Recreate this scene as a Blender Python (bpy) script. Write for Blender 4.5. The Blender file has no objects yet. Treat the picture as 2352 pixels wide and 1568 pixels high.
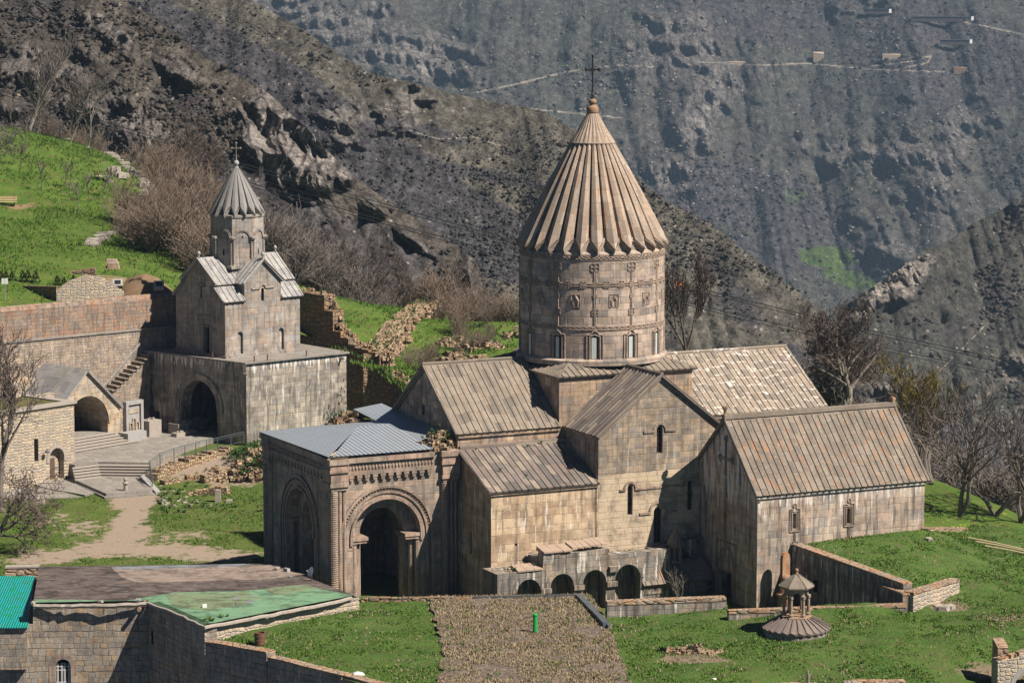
import bpy, math, random
import numpy as np
from mathutils import Vector, Matrix
from mathutils.geometry import tessellate_polygon, delaunay_2d_cdt

SC = bpy.context.scene
COL = SC.collection
R = math.radians
rnd = random.Random(7)

# ------------------------------------------------------------ camera
HC = 48.0                       # camera height over the church yard
F_, YH, CX, CY = 6900.0, -115.0, 1176.0, 784.0
PITCH = math.atan((CY - YH) / F_)
cam_d = bpy.data.cameras.new('camera')
cam_d.sensor_width = 36.0
cam_d.lens = 36.0 * F_ / 2352.0
cam_d.clip_start = 1.0
cam_d.clip_end = 20000.0
cam = bpy.data.objects.new('camera', cam_d)
COL.objects.link(cam)
cam.location = (0, 0, HC)
cam.rotation_euler = (math.pi / 2 - PITCH, 0, 0)
SC.camera = cam

# ------------------------------------------------------------ sky, sun, exposure
SUN_EL, SUN_AZ = R(48.0), R(117.6)
w = bpy.data.worlds.new('World'); SC.world = w; w.use_nodes = True
nt = w.node_tree; nt.nodes.clear()
wo = nt.nodes.new('ShaderNodeOutputWorld'); bg = nt.nodes.new('ShaderNodeBackground')
sky = nt.nodes.new('ShaderNodeTexSky'); sky.sky_type = 'NISHITA'; sky.sun_disc = False
sky.sun_elevation = SUN_EL; sky.sun_rotation = SUN_AZ; sky.altitude = 3000; sky.air_density = 0.4; sky.dust_density = 0.1
bg.inputs['Strength'].default_value = 0.05
nt.links.new(sky.outputs[0], bg.inputs[0]); nt.links.new(bg.outputs[0], wo.inputs[0])
sd = bpy.data.lights.new('sun', 'SUN'); sd.energy = 5.0; sd.angle = R(0.5); sd.color = (1.0, 0.91, 0.80)
so = bpy.data.objects.new('sun', sd); COL.objects.link(so)
SUNV = Vector((math.sin(SUN_AZ) * math.cos(SUN_EL), math.cos(SUN_AZ) * math.cos(SUN_EL), math.sin(SUN_EL)))
so.rotation_euler = SUNV.to_track_quat('Z', 'Y').to_euler()
so.location = (60, 60, 120)
SC.view_settings.view_transform = 'Standard'; SC.view_settings.look = 'None'
SC.view_settings.exposure = 0.80; SC.view_settings.gamma = 1.0
try:
    SC.cycles.use_denoising = True; SC.cycles.max_bounces = 6; SC.cycles.volume_bounces = 0
    SC.cycles.diffuse_bounces = 1; SC.cycles.transparent_max_bounces = 4
except Exception:
    pass

# ------------------------------------------------------------ surveying helpers
cp, sp = math.cos(PITCH), math.sin(PITCH)
def ray(x, y):
    a = (x - CX) / F_; b = -(y - CY) / F_
    return (a, cp + b * sp, -sp + b * cp)
def Z(x, y, z):
    """sight line through a survey reading meets level z"""
    r = ray(x, y); t = (z - HC) / r[2]
    return Vector((r[0] * t, r[1] * t, z))
def D(x, y, d):
    """sight line reading at ground distance d"""
    r = ray(x, y); t = d / r[1]
    return Vector((r[0] * t, d, HC + r[2] * t))

# ------------------------------------------------------------ tagging
def tag(o, label=None, cat=None, group=None, kind=None):
    if label: o['label'] = label
    if cat: o['category'] = cat
    if group: o['group'] = group
    if kind: o['kind'] = kind
    return o
def thing(name, loc, label, cat, group=None, rz=0.0):
    o = bpy.data.objects.new(name, None); COL.objects.link(o)
    o.location = loc; o.rotation_euler = (0, 0, rz); o.empty_display_size = 0.5
    return tag(o, label, cat, group)
def copy_tree(o, parent=None):
    c = o.copy(); COL.objects.link(c)
    if parent is not None:
        c.parent = parent
    for ch in [x for x in o.children]:
        copy_tree(ch, c)
    return c

# ------------------------------------------------------------ mesh builder (world coordinates)
class MB:
    def __init__(s): s.v = []; s.f = []; s.uv = {}
    def add(s, vs, fs, uvs=None):
        b = len(s.v); s.v += [tuple(p) for p in vs]
        for k, f in enumerate(fs):
            s.f.append(tuple(i + b for i in f))
            if uvs is not None: s.uv[len(s.f) - 1] = uvs[k]
    def box8(s, p):  # 8 points bottom 4 ccw, top 4 ccw
        s.add(p, [(3, 2, 1, 0), (4, 5, 6, 7), (0, 1, 5, 4), (1, 2, 6, 5), (2, 3, 7, 6), (3, 0, 4, 7)])
    def prism(s, poly, z0, z1):
        """vertical prism, poly CCW list of (x,y); z1 may be list"""
        n = len(poly); a = z0 if isinstance(z0, (list, tuple)) else [z0] * n; b = z1 if isinstance(z1, (list, tuple)) else [z1] * n
        vs = [(p[0], p[1], a[i]) for i, p in enumerate(poly)] + [(p[0], p[1], b[i]) for i, p in enumerate(poly)]
        tr = tessellate_polygon([[Vector((p[0], p[1], 0)) for p in poly]])
        fs = []
        for t in tr:
            q = [poly[i] for i in t]
            ar = (q[1][0] - q[0][0]) * (q[2][1] - q[0][1]) - (q[1][1] - q[0][1]) * (q[2][0] - q[0][0])
            if ar < 0: t = t[::-1]
            fs.append(tuple(i + n for i in t)); fs.append(tuple(t[::-1]))
        if n == 4: fs = [(3, 2, 1, 0), (4, 5, 6, 7)]
        fs += [(i, (i + 1) % n, (i + 1) % n + n, i + n) for i in range(n)]
        s.add(vs, fs)
    def tube(s, pts, r, n=6, cap=True, flat=1.0):
        pts = [Vector(p) for p in pts]; m = len(pts)
        rr = r if isinstance(r, (list, tuple)) else [r] * m
        ref = None; vs = []
        for i, p in enumerate(pts):
            d = (pts[min(i + 1, m - 1)] - pts[max(i - 1, 0)])
            if d.length < 1e-9: d = Vector((0, 0, 1))
            d.normalize()
            if ref is None: ref = d.orthogonal().normalized()
            ref = (ref - d * ref.dot(d))
            if ref.length < 1e-6: ref = d.orthogonal()
            ref.normalize(); q = d.cross(ref)
            for k in range(n):
                a = 2 * math.pi * k / n
                vs.append(p + (ref * math.cos(a) + q * math.sin(a)) * rr[i])
        fs = []
        for i in range(m - 1):
            for k in range(n):
                a = i * n + k; b = i * n + (k + 1) % n
                fs.append((a, b, b + n, a + n))
        if cap:
            fs.append(tuple(range(n))[::-1]); fs.append(tuple((m - 1) * n + k for k in range(n)))
        s.add(vs, fs)
    def lathe(s, o, prof, n=24, a0=0.0, a1=2 * math.pi):
        """prof list of (r,z) bottom to top around vertical axis at o"""
        full = abs(a1 - a0 - 2 * math.pi) < 1e-6
        m = n if full else n + 1; vs = []
        for (r, z) in prof:
            for k in range(m):
                a = a0 + (a1 - a0) * k / n
                vs.append((o[0] + r * math.cos(a), o[1] + r * math.sin(a), o[2] + z))
        fs = []
        for i in range(len(prof) - 1):
            for k in range(n if full else n):
                k2 = (k + 1) % m if full else k + 1
                fs.append((i * m + k, i * m + k2, (i + 1) * m + k2, (i + 1) * m + k))
        if full and prof[-1][0] > 1e-4: fs.append(tuple((len(prof) - 1) * m + k for k in range(m)))
        if full and prof[0][0] > 1e-4: fs.append(tuple(range(m))[::-1])
        s.add(vs, fs)
    def build(s, name, m, parent=None, smooth=False, shift=True):
        me = bpy.data.meshes.new(name)
        if parent is not None: org = Vector(parent.matrix_world.translation) if False else Vector(parent['_org']) if '_org' in parent else Vector(parent.location)
        else:
            a = np.array(s.v); org = Vector(((a[:, 0].min() + a[:, 0].max()) / 2, (a[:, 1].min() + a[:, 1].max()) / 2, a[:, 2].min()))
        me.from_pydata([(x - org.x, y - org.y, z - org.z) for x, y, z in s.v], [], s.f)
        if s.uv:
            l = me.uv_layers.new(name='UVMap')
            for p in me.polygons:
                if p.index in s.uv:
                    for li, uvc in zip(p.loop_indices, s.uv[p.index]): l.data[li].uv = uvc
        if smooth: me.shade_smooth()
        me.materials.append(m)
        o = bpy.data.objects.new(name, me); COL.objects.link(o)
        if parent is not None:
            o.parent = parent; o['_org'] = tuple(org)
        else:
            o.location = org; o['_org'] = tuple(org)
        return o

class Fr:
    """building frame: u east, v north"""
    def __init__(s, o, deg):
        s.o = o; t = math.radians(deg); s.e = Vector((math.cos(t), math.sin(t), 0)); s.n = Vector((-math.sin(t), math.cos(t), 0))
    def W(s, u, v, z): return Vector((s.o[0], s.o[1], 0)) + s.e * u + s.n * v + Vector((0, 0, z))
    def poly(s, uv): return [tuple(s.W(u, v, 0)[:2]) for u, v in uv]
    def block(s, mb, u0, u1, v0, v1, z0, z1): mb.prism(s.poly([(u0, v0), (u1, v0), (u1, v1), (u0, v1)]), z0, z1)

def wall2d(mb, o, d, outer, holes=(), th=0.8):
    """wall slab: o start point (x,y), d unit dir (as seen from outside, left to right), outline (s,z)"""
    d = Vector((d[0], d[1], 0)); inn = Vector((-d.y, d.x, 0)); o = Vector((o[0], o[1], 0))
    loops = [list(outer)] + [list(h) for h in holes]
    flat = [p for l in loops for p in l]
    tr = tessellate_polygon([[Vector((p[0], p[1], 0)) for p in l] for l in loops])
    P = lambda p, k: o + d * p[0] + Vector((0, 0, p[1])) + inn * (th * k)
    n = len(flat); vs = [P(p, 0) for p in flat] + [P(p, 1) for p in flat]; fs = []
    for t in tr:
        q = [flat[i] for i in t]
        ar = (q[1][0] - q[0][0]) * (q[2][1] - q[0][1]) - (q[1][1] - q[0][1]) * (q[2][0] - q[0][0])
        if ar < 0: t = t[::-1]
        fs.append(tuple(t)); fs.append(tuple(i + n for i in t[::-1]))
    b = 0
    for li, l in enumerate(loops):
        m = len(l); ar = sum(l[i][0] * l[(i + 1) % m][1] - l[(i + 1) % m][0] * l[i][1] for i in range(m))
        for i in range(m):
            j = (i + 1) % m
            f = (b + j, b + i, b + i + n, b + j + n)
            if (ar < 0) != (li > 0): f = f[::-1]
            fs.append(f)
        b += m
    mb.add(vs, fs)
def arch(cx, wd, z0, zs, n=12, ph=None):
    """arched opening outline going up the left, over, down the right"""
    r = wd / 2; h = r if ph is None else ph
    return [(cx - r, z0)] + [(cx - r * math.cos(math.pi * k / n), zs + h * math.sin(math.pi * k / n)) for k in range(n + 1)] + [(cx + r, z0)]
def arch_ring(mb, o, d, cx, zs, r0, r1, proud, depth=0.0, n=20, legs=None, a0=0.0, a1=math.pi, off=0.0):
    """archivolt: ring between radii r0..r1 standing 'proud' of the wall plane"""
    d = Vector((d[0], d[1], 0)); out = Vector((d.y, -d.x, 0)); o = Vector((o[0], o[1], 0))
    vs = []; fs = []; ring = []
    pts = []
    if legs is not None: pts.append(('l', legs))
    for k in range(n + 1): pts.append(('a', a0 + (a1 - a0) * k / n))
    if legs is not None: pts.append(('r', legs))
    for kind, a in pts:
        for (rr, pr) in ((r0, -depth), (r0, proud), (r1, proud), (r1, -depth)):
            if kind == 'a': s_, z_ = cx - rr * math.cos(a), zs + rr * math.sin(a)
            elif kind == 'l': s_, z_ = cx - rr, a
            else: s_, z_ = cx + rr, a
            vs.append(o + d * s_ + Vector((0, 0, z_)) + out * (pr + off))
    for i in range(len(pts) - 1):
        for k in range(4):
            a = i * 4 + k; b = i * 4 + (k + 1) % 4
            fs.append((a, a + 4, b + 4, b))
    fs.append((3, 2, 1, 0)); m = (len(pts) - 1) * 4; fs.append((m, m + 1, m + 2, m + 3))
    mb.add(vs, [f[::-1] for f in fs])

def clip_t(poly, s):
    ts = []
    n = len(poly)
    for i in range(n):
        a, b = poly[i], poly[(i + 1) % n]
        if (a[0] - s) * (b[0] - s) < 0:
            k = (s - a[0]) / (b[0] - a[0]); ts.append(a[1] + k * (b[1] - a[1]))
    return (min(ts), max(ts)) if len(ts) >= 2 else None
def roof(mb, pts, rib=0.52, rr=0.075, th=0.16, jit=0.0, top=0.25, seed=1, under=True):
    """stone slab roof plane with raised batten ribs; pts[0]->pts[1] is the eave"""
    rg = random.Random(seed)
    p = [Vector(q) for q in pts]; o = p[0]; s = (p[1] - p[0]).normalized()
    n = s.cross(p[-1] - p[0]).normalized()
    if n.z < 0: n = -n
    t = n.cross(s)
    if t.z < 0: t = -t
    P2 = [((q - o).dot(s), (q - o).dot(t)) for q in p]; m = len(p)
    vs = list(p) + [q - n * th for q in p]
    fs = [tuple(range(m)), tuple(range(m, 2 * m))[::-1]]; uv = [[P2[i] for i in range(m)], [P2[i] for i in range(m)][::-1]]
    if s.cross(t).dot(n) < 0: pass
    area = sum(P2[i][0] * P2[(i + 1) % m][1] - P2[(i + 1) % m][0] * P2[i][1] for i in range(m))
    if (area > 0) != (s.cross(t).dot(n) > 0): fs = [f[::-1] for f in fs]; uv = [u[::-1] for u in uv]
    for i in range(m):
        j = (i + 1) % m; fs.append((i, i + m, j + m, j)); uv.append([P2[i], P2[i], P2[j], P2[j]])
    mb.add(vs, fs, uv)
    if rib <= 0: return
    smin = min(q[0] for q in P2); smax = max(q[0] for q in P2)
    k = int((smax - smin) / rib); st = (smax - smin - k * rib) / 2 + smin
    for i in range(k + 1):
        sc = st + i * rib + rg.uniform(-jit, jit)
        if sc <= smin + rr: sc = smin + rr + .01
        if sc >= smax - rr: sc = smax - rr - .01
        c = clip_t(P2, sc)
        if not c or c[1] - c[0] < 0.3: continue
        a, b = c[0] - 0.03, c[1] - top * rg.uniform(.7, 1.2)
        if b - a < .2: b = c[1]
        prof = [(-rr, 0), (-rr * .7, rr * .8), (rr * .7, rr * .8), (rr, 0)]
        vv = []; L = max(2, int((b - a) / 1.0)); 
        for q in range(L + 1):
            tt = a + (b - a) * q / L; w_ = rg.uniform(-.012, .012); h_ = rg.uniform(-.008, .012)
            for (x, y) in prof: vv.append(o + s * (sc + x + w_) + t * tt + n * (y + (h_ if y > 0 else -.01)))
        ff = []; uu = []
        for q in range(L):
            for x in range(3):
                A = q * 4 + x; ff.append((A, A + 1, A + 5, A + 4)); tq = a + (b - a) * q / L; tq2 = a + (b - a) * (q + 1) / L
                uu.append([(sc, tq), (sc, tq), (sc, tq2), (sc, tq2)])
        ff.append((0, 3, 2, 1)); uu.append([(sc, a)] * 4); e = L * 4; ff.append((e, e + 1, e + 2, e + 3)); uu.append([(sc, b)] * 4)
        mb.add(vv, [f[::-1] for f in ff], [u[::-1] for u in uu])

# ------------------------------------------------------------ numpy noise
def _hash(ix, iy, iz):
    n = (ix.astype(np.int64) * 73856093) ^ (iy.astype(np.int64) * 19349663) ^ (iz.astype(np.int64) * 83492791)
    n = (n ^ (n >> 13)) * 1274126177
    n = n & 0x7fffffff
    n = ((n >> 11) ^ n) * 668265263 & 0x7fffffff
    return n / float(0x7fffffff)
def vnoise(x, y, z):
    ix, iy, iz = np.floor(x), np.floor(y), np.floor(z)
    fx, fy, fz = x - ix, y - iy, z - iz
    fx = fx * fx * (3 - 2 * fx); fy = fy * fy * (3 - 2 * fy); fz = fz * fz * (3 - 2 * fz)
    r = 0
    for a in (0, 1):
        for b in (0, 1):
            for c in (0, 1):
                wgt = (fx if a else 1 - fx) * (fy if b else 1 - fy) * (fz if c else 1 - fz)
                r = r + wgt * _hash(ix + a, iy + b, iz + c)
    return r
def fbm(x, y, z, o=4, gain=.5, ridge=False):
    r = 0; a = 1; t = 0
    for i in range(o):
        n = vnoise(x + 17.1 * i, y - 9.7 * i, z + 3.3 * i)
        if ridge: n = 1 - np.abs(2 * n - 1); n = n * n
        r = r + a * n; t += a; a *= gain; x = x * 2.03; y = y * 2.03; z = z * 2.03
    return r / t
def np_mesh(name, V, Fq, m, attrs=None, smooth=True, loc=None):
    """V (n,3) array, Fq (m,k) array of equal-sized faces"""
    V = np.asarray(V, dtype=np.float64)
    org = np.array([(V[:, 0].min() + V[:, 0].max()) / 2, (V[:, 1].min() + V[:, 1].max()) / 2, V[:, 2].min()]) if loc is None else np.array(loc)
    me = bpy.data.meshes.new(name); k = Fq.shape[1]
    me.vertices.add(len(V)); me.vertices.foreach_set('co', (V - org).astype(np.float32).ravel())
    me.loops.add(Fq.size); me.loops.foreach_set('vertex_index', Fq.astype(np.int32).ravel())
    me.polygons.add(len(Fq)); me.polygons.foreach_set('loop_start', np.arange(0, Fq.size, k, dtype=np.int32))
    me.update(calc_edges=True)
    if smooth: me.polygons.foreach_set('use_smooth', np.ones(len(Fq), dtype=bool))
    for an, av in (attrs or {}).items():
        at = me.attributes.new(an, 'FLOAT', 'POINT'); at.data.foreach_set('value', np.asarray(av, dtype=np.float32).ravel())
    me.validate(); me.materials.append(m)
    o = bpy.data.objects.new(name, me); COL.objects.link(o); o.location = org
    o['_org'] = tuple(org)
    return o
# ------------------------------------------------------------ materials
class NT:
    def __init__(s, name, rough=0.9, spec=0.2):
        s.m = bpy.data.materials.new(name); s.m.use_nodes = True; s.t = s.m.node_tree; s.t.nodes.clear()
        s.out = s.t.nodes.new('ShaderNodeOutputMaterial'); s.b = s.t.nodes.new('ShaderNodeBsdfPrincipled')
        s.t.links.new(s.b.outputs[0], s.out.inputs[0])
        s.b.inputs['Roughness'].default_value = rough; s.b.inputs['Specular IOR Level'].default_value = spec
    def n(s, ty, **k):
        x = s.t.nodes.new('ShaderNode' + ty)
        for a, v in k.items(): setattr(x, a, v)
        return x
    def ln(s, a, b):
        if hasattr(a, 'outputs'): a = a.outputs[0]
        if isinstance(a, bpy.types.NodeSocket): s.t.links.new(a, b)
        else:
            try: b.default_value = a
            except Exception: b.default_value = (a[0], a[1], a[2], 1.0)[:len(b.default_value)]
    def ma(s, op, a, b=0.0, c=0.0, cl=False):
        x = s.n('Math', operation=op); x.use_clamp = cl
        s.ln(a, x.inputs[0]); s.ln(b, x.inputs[1]); s.ln(c, x.inputs[2]); return x.outputs[0]
    def vm(s, op, a, b=(0, 0, 0)):
        x = s.n('VectorMath', operation=op); s.ln(a, x.inputs[0]); s.ln(b, x.inputs[1])
        return x.outputs['Value'] if op in ('DOT_PRODUCT', 'LENGTH') else x.outputs[0]
    def xyz(s, x=0.0, y=0.0, z=0.0):
        c = s.n('CombineXYZ'); s.ln(x, c.inputs[0]); s.ln(y, c.inputs[1]); s.ln(z, c.inputs[2]); return c.outputs[0]
    def sep(s, v):
        c = s.n('SeparateXYZ'); s.ln(v, c.inputs[0]); return c.outputs
    def mix(s, f, a, b, bt='MIX'):
        x = s.n('Mix', data_type='RGBA', blend_type=bt); s.ln(f, x.inputs[0])
        for q, i in ((a, 6), (b, 7)):
            if isinstance(q, tuple): x.inputs[i].default_value = (q[0], q[1], q[2], 1)
            else: s.ln(q, x.inputs[i])
        return x.outputs[2]
    def noise(s, v, sc, det=3, ro=.55, d2=False, col=False):
        x = s.n('TexNoise'); 
        if d2: x.noise_dimensions = '2D'
        if v is not None: s.ln(v, x.inputs['Vector'])
        x.inputs['Scale'].default_value = sc; x.inputs['Detail'].default_value = det; x.inputs['Roughness'].default_value = ro
        return x.outputs['Color' if col else 'Fac']
    def wn(s, v, dim='3D'):
        x = s.n('TexWhiteNoise', noise_dimensions=dim); s.ln(v, x.inputs['Vector' if dim != '1D' else 'W']); return x.outputs['Value']
    def sm(s, v, a, b, lo=0.0, hi=1.0):
        x = s.n('MapRange'); x.interpolation_type = 'SMOOTHSTEP'; s.ln(v, x.inputs[0])
        x.inputs[1].default_value = a; x.inputs[2].default_value = b; x.inputs[3].default_value = lo; x.inputs[4].default_value = hi
        return x.outputs[0]
    def ramp(s, f, st, const=False):
        x = s.n('ValToRGB'); s.ln(f, x.inputs[0]); cr = x.color_ramp
        if const: cr.interpolation = 'CONSTANT'
        while len(cr.elements) < len(st): cr.elements.new(0.5)
        for e, (p, c) in zip(cr.elements, st): e.position = p; e.color = (c[0], c[1], c[2], 1)
        return x.outputs[0]
    def pal(s, f, cols):
        k = len(cols); return s.ramp(f, [(i / k, c) for i, c in enumerate(cols)], True)
    def at(s, name):
        x = s.n('Attribute'); x.attribute_name = name; return x.outputs['Fac']
    def pos(s): return s.n('NewGeometry').outputs['Position']
    def bump(s, h, st=.5, d=.05):
        x = s.n('Bump'); x.inputs['Strength'].default_value = st; x.inputs['Distance'].default_value = d
        s.ln(h, x.inputs['Height']); s.t.links.new(x.outputs[0], s.b.inputs['Normal'])
    def col(s, c): s.ln(c, s.b.inputs['Base Color']) if not isinstance(c, tuple) else setattr(s.b.inputs['Base Color'], 'default_value', (c[0], c[1], c[2], 1))
    def wallco(s):
        """(along wall, up wall) coordinates in metres from position and true normal"""
        g = s.n('NewGeometry'); P = g.outputs['Position']; N = g.outputs['True Normal']
        T = s.vm('NORMALIZE', s.vm('CROSS_PRODUCT', (0.011, 0.005, 1.0), N)); B = s.vm('CROSS_PRODUCT', N, T)
        return s.vm('DOT_PRODUCT', P, T), s.vm('DOT_PRODUCT', P, B)

def plain(name, c, rough=.8, spec=.3, var=.15, sc=3.0, metal=0.0):
    t = NT(name, rough, spec); n = t.noise(t.pos(), sc, 4)
    a = tuple(x * (1 - var) for x in c); b = tuple(x * (1 + var) for x in c)
    t.col(t.mix(n, a, b)); t.b.inputs['Metallic'].default_value = metal
    return t.m

TAN = (.42, .30, .20); PINK = (.40, .285, .22); CREAM = (.56, .43, .29); GREY = (.25, .225, .20); DARK = (.14, .125, .115); MID = (.33, .26, .20)
def ashlar(name, pal, h=.48, wd=.75, joint=.34, streak=.5, white=.15, dark=.35, cyl=None, lich=0.0, patch=.4, grain=.16, wob=0.0, low=None, topw=None):
    t = NT(name, .92, .15)
    if cyl:
        P = t.vm('SUBTRACT', t.pos(), (cyl[0], cyl[1], 0)); x, y, z = t.sep(P)[:3]
        u = t.ma('MULTIPLY', t.ma('ARCTAN2', y, x), cyl[2]); v = z
    else: u, v = t.wallco()
    zz = t.sep(t.pos())[2]
    if wob:
        ns = t.sep(t.noise(t.xyz(u, v, 0), 1.3, 3, .6, col=True)); u = t.ma('ADD', u, t.ma('MULTIPLY', t.ma('SUBTRACT', ns[0], .5), wob)); v = t.ma('ADD', v, t.ma('MULTIPLY', t.ma('SUBTRACT', ns[1], .5), wob * .8))
    vv = t.ma('ADD', t.ma('DIVIDE', v, h), t.ma('MULTIPLY', t.noise(t.xyz(0, 0, v), .9, 1), 1.7))
    row = t.ma('FLOOR', vv); fv = t.ma('FRACT', vv)
    rr = t.wn(t.xyz(row, 3.3, 0)); wE = t.ma('ADD', t.ma('MULTIPLY', rr, .75), .65)
    uu = t.ma('ADD', t.ma('DIVIDE', u, t.ma('MULTIPLY', wE, wd)), t.ma('MULTIPLY', rr, 17.3))
    uu = t.ma('ADD', uu, t.ma('MULTIPLY', t.noise(t.xyz(u, row, 0), .8, 1), 1.5))
    c = t.ma('FLOOR', uu); fu = t.ma('FRACT', uu)
    cell = t.wn(t.xyz(c, row, 1.7)); cell2 = t.wn(t.xyz(row, c, 9.1))
    base = t.pal(cell, pal)
    uvw = t.xyz(u, v, 0)
    big = t.noise(uvw, .22, 4, .6)
    base = t.mix(t.sm(big, .46, .58, 0, patch), base, tuple(x * .55 for x in GREY))
    base = t.mix(t.ma('MULTIPLY', cell2, .35), base, tuple(x * .72 for x in pal[0]))
    base = t.mix(t.ma('MULTIPLY', t.noise(uvw, 5.0, 5, .7), 1.0), t.mix(1.0, base, (1 - grain * 1.6,) * 3, 'MULTIPLY'), t.mix(1.0, base, (1 + grain,) * 3, 'MULTIPLY'))
    mo = t.noise(uvw, .85, 5, .7); base = t.mix(t.sm(mo, .46, .60, 0, .5), base, t.mix(1.0, base, (.52, .50, .48), 'MULTIPLY')); base = t.mix(t.sm(mo, .50, .38, 0, .35), base, t.mix(1.0, base, (1.28, 1.22, 1.12), 'MULTIPLY'))
    # vertical weather streaks
    su = t.noise(t.xyz(t.ma('MULTIPLY', u, 2.4), t.ma('MULTIPLY', v, .22), 4.0), 1.0, 4, .6)
    base = t.mix(t.sm(su, .48, .62, 0, streak), base, tuple(x * .5 for x in DARK))
    sw = t.noise(t.xyz(t.ma('MULTIPLY', u, 2.9), t.ma('MULTIPLY', v, .30), 14.0), 1.0, 5, .65)
    base = t.mix(t.sm(sw, .57, .65, 0, white), base, (.70, .67, .61))
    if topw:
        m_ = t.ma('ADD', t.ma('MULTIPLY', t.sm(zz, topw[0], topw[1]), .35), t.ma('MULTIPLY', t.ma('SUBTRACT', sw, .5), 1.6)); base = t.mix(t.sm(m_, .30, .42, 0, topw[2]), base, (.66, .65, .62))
    if low:
        m_ = t.ma('ADD', t.sm(zz, low[0] + .15, low[0] - .05), t.ma('MULTIPLY', t.ma('SUBTRACT', t.noise(uvw, .5, 5, .65), .5), 2.2)); base = t.mix(t.sm(m_, .7, 1.1, 0, low[2]), base, low[1])
    # edges
    eu = t.ma('MULTIPLY', t.ma('MINIMUM', fu, t.ma('SUBTRACT', 1.0, fu)), wd); ev = t.ma('MULTIPLY', t.ma('MINIMUM', fv, t.ma('SUBTRACT', 1.0, fv)), h)
    e = t.ma('MINIMUM', eu, ev)
    e = t.ma('ADD', e, t.ma('MULTIPLY', t.ma('SUBTRACT', t.noise(uvw, 7, 2), .5), .02))
    jm = t.sm(e, .002, .030)
    jv = t.sm(t.noise(uvw, .9, 3, .6), .40, .60, .25, 1.25); base = t.mix(t.ma('MULTIPLY', t.ma('MULTIPLY', t.ma('SUBTRACT', 1.0, jm), joint), jv, cl=True), base, (.07, .055, .045))
    if lich > 0:
        ln_ = t.noise(t.pos(), 1.1, 5, .7)
        base = t.mix(t.sm(ln_, .50, .60, 0, lich), base, (.38, .15, .05))
    t.col(base)
    hh = t.ma('ADD', t.ma('MULTIPLY', jm, .8), t.ma('MULTIPLY', t.noise(uvw, 6.0, 5, .7), .9)); hh = t.ma('ADD', hh, t.ma('MULTIPLY', cell2, .5))
    t.bump(hh, .55, .04)
    return t.m
def rubble(name, pal, su=.5, sv=.36, joint=(.10, .08, .06), jamt=.75, jw=.07, white=0.0, lich=0.0, patch=.3, bd=.10, lowdark=0.0, rnd_=.8):
    t = NT(name, .93, .12); u, v = t.wallco()
    # wobble
    nz = t.noise(t.xyz(u, v, 0), .9, 2, .5, col=True); ns = t.sep(nz)
    uw = t.ma('ADD', u, t.ma('MULTIPLY', t.ma('SUBTRACT', ns[0], .5), .35)); vw = t.ma('ADD', v, t.ma('MULTIPLY', t.ma('SUBTRACT', ns[1], .5), .18))
    vec = t.xyz(t.ma('DIVIDE', uw, su), t.ma('DIVIDE', vw, sv), 0)
    vo = t.n('TexVoronoi', voronoi_dimensions='2D', feature='F1', distance='CHEBYCHEV'); t.ln(vec, vo.inputs['Vector']); vo.inputs['Scale'].default_value = 1; vo.inputs['Randomness'].default_value = rnd_
    v2 = t.n('TexVoronoi', voronoi_dimensions='2D', feature='F2', distance='CHEBYCHEV'); t.ln(vec, v2.inputs['Vector']); v2.inputs['Scale'].default_value = 1; v2.inputs['Randomness'].default_value = rnd_
    ed = t.ma('SUBTRACT', v2.outputs['Distance'], vo.outputs['Distance'])
    cs = t.sep(vo.outputs['Color']); base = t.pal(cs[0], pal)
    base = t.mix(t.ma('MULTIPLY', cs[1], .35), base, tuple(x * .6 for x in pal[0]))
    uvw = t.xyz(u, v, 0)
    base = t.mix(t.sm(t.noise(uvw, .25, 4, .6), .42, .64, 0, patch), base, tuple(x * .5 for x in GREY))
    base = t.mix(t.noise(uvw, 5, 5, .75), t.mix(1.0, base, (.70,) * 3, 'MULTIPLY'), t.mix(1.0, base, (1.22,) * 3, 'MULTIPLY'))
    if white > 0:
        sw = t.noise(t.xyz(t.ma('MULTIPLY', u, 1.4), t.ma('MULTIPLY', v, .35), 14.0), 1.0, 5, .65)
        base = t.mix(t.sm(sw, .60, .72, 0, white), base, (.62, .60, .56))
    if lich > 0:
        base = t.mix(t.sm(t.noise(t.pos(), .9, 5, .7), .47, .60, 0, lich), base, (.36, .16, .06))
    jm = t.sm(ed, jw * .25, jw * 2.2)
    base = t.mix(t.ma('MULTIPLY', t.ma('SUBTRACT', 1.0, jm), jamt), base, joint)
    t.col(base)
    hh = t.ma('ADD', t.sm(ed, 0, .35, 0, 1.3), t.ma('MULTIPLY', t.noise(uvw, 6.0, 5, .7), .6)); hh = t.ma('ADD', hh, t.ma('MULTIPLY', cs[2], .5))
    t.bump(hh, .8, bd)
    return t.m
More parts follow.
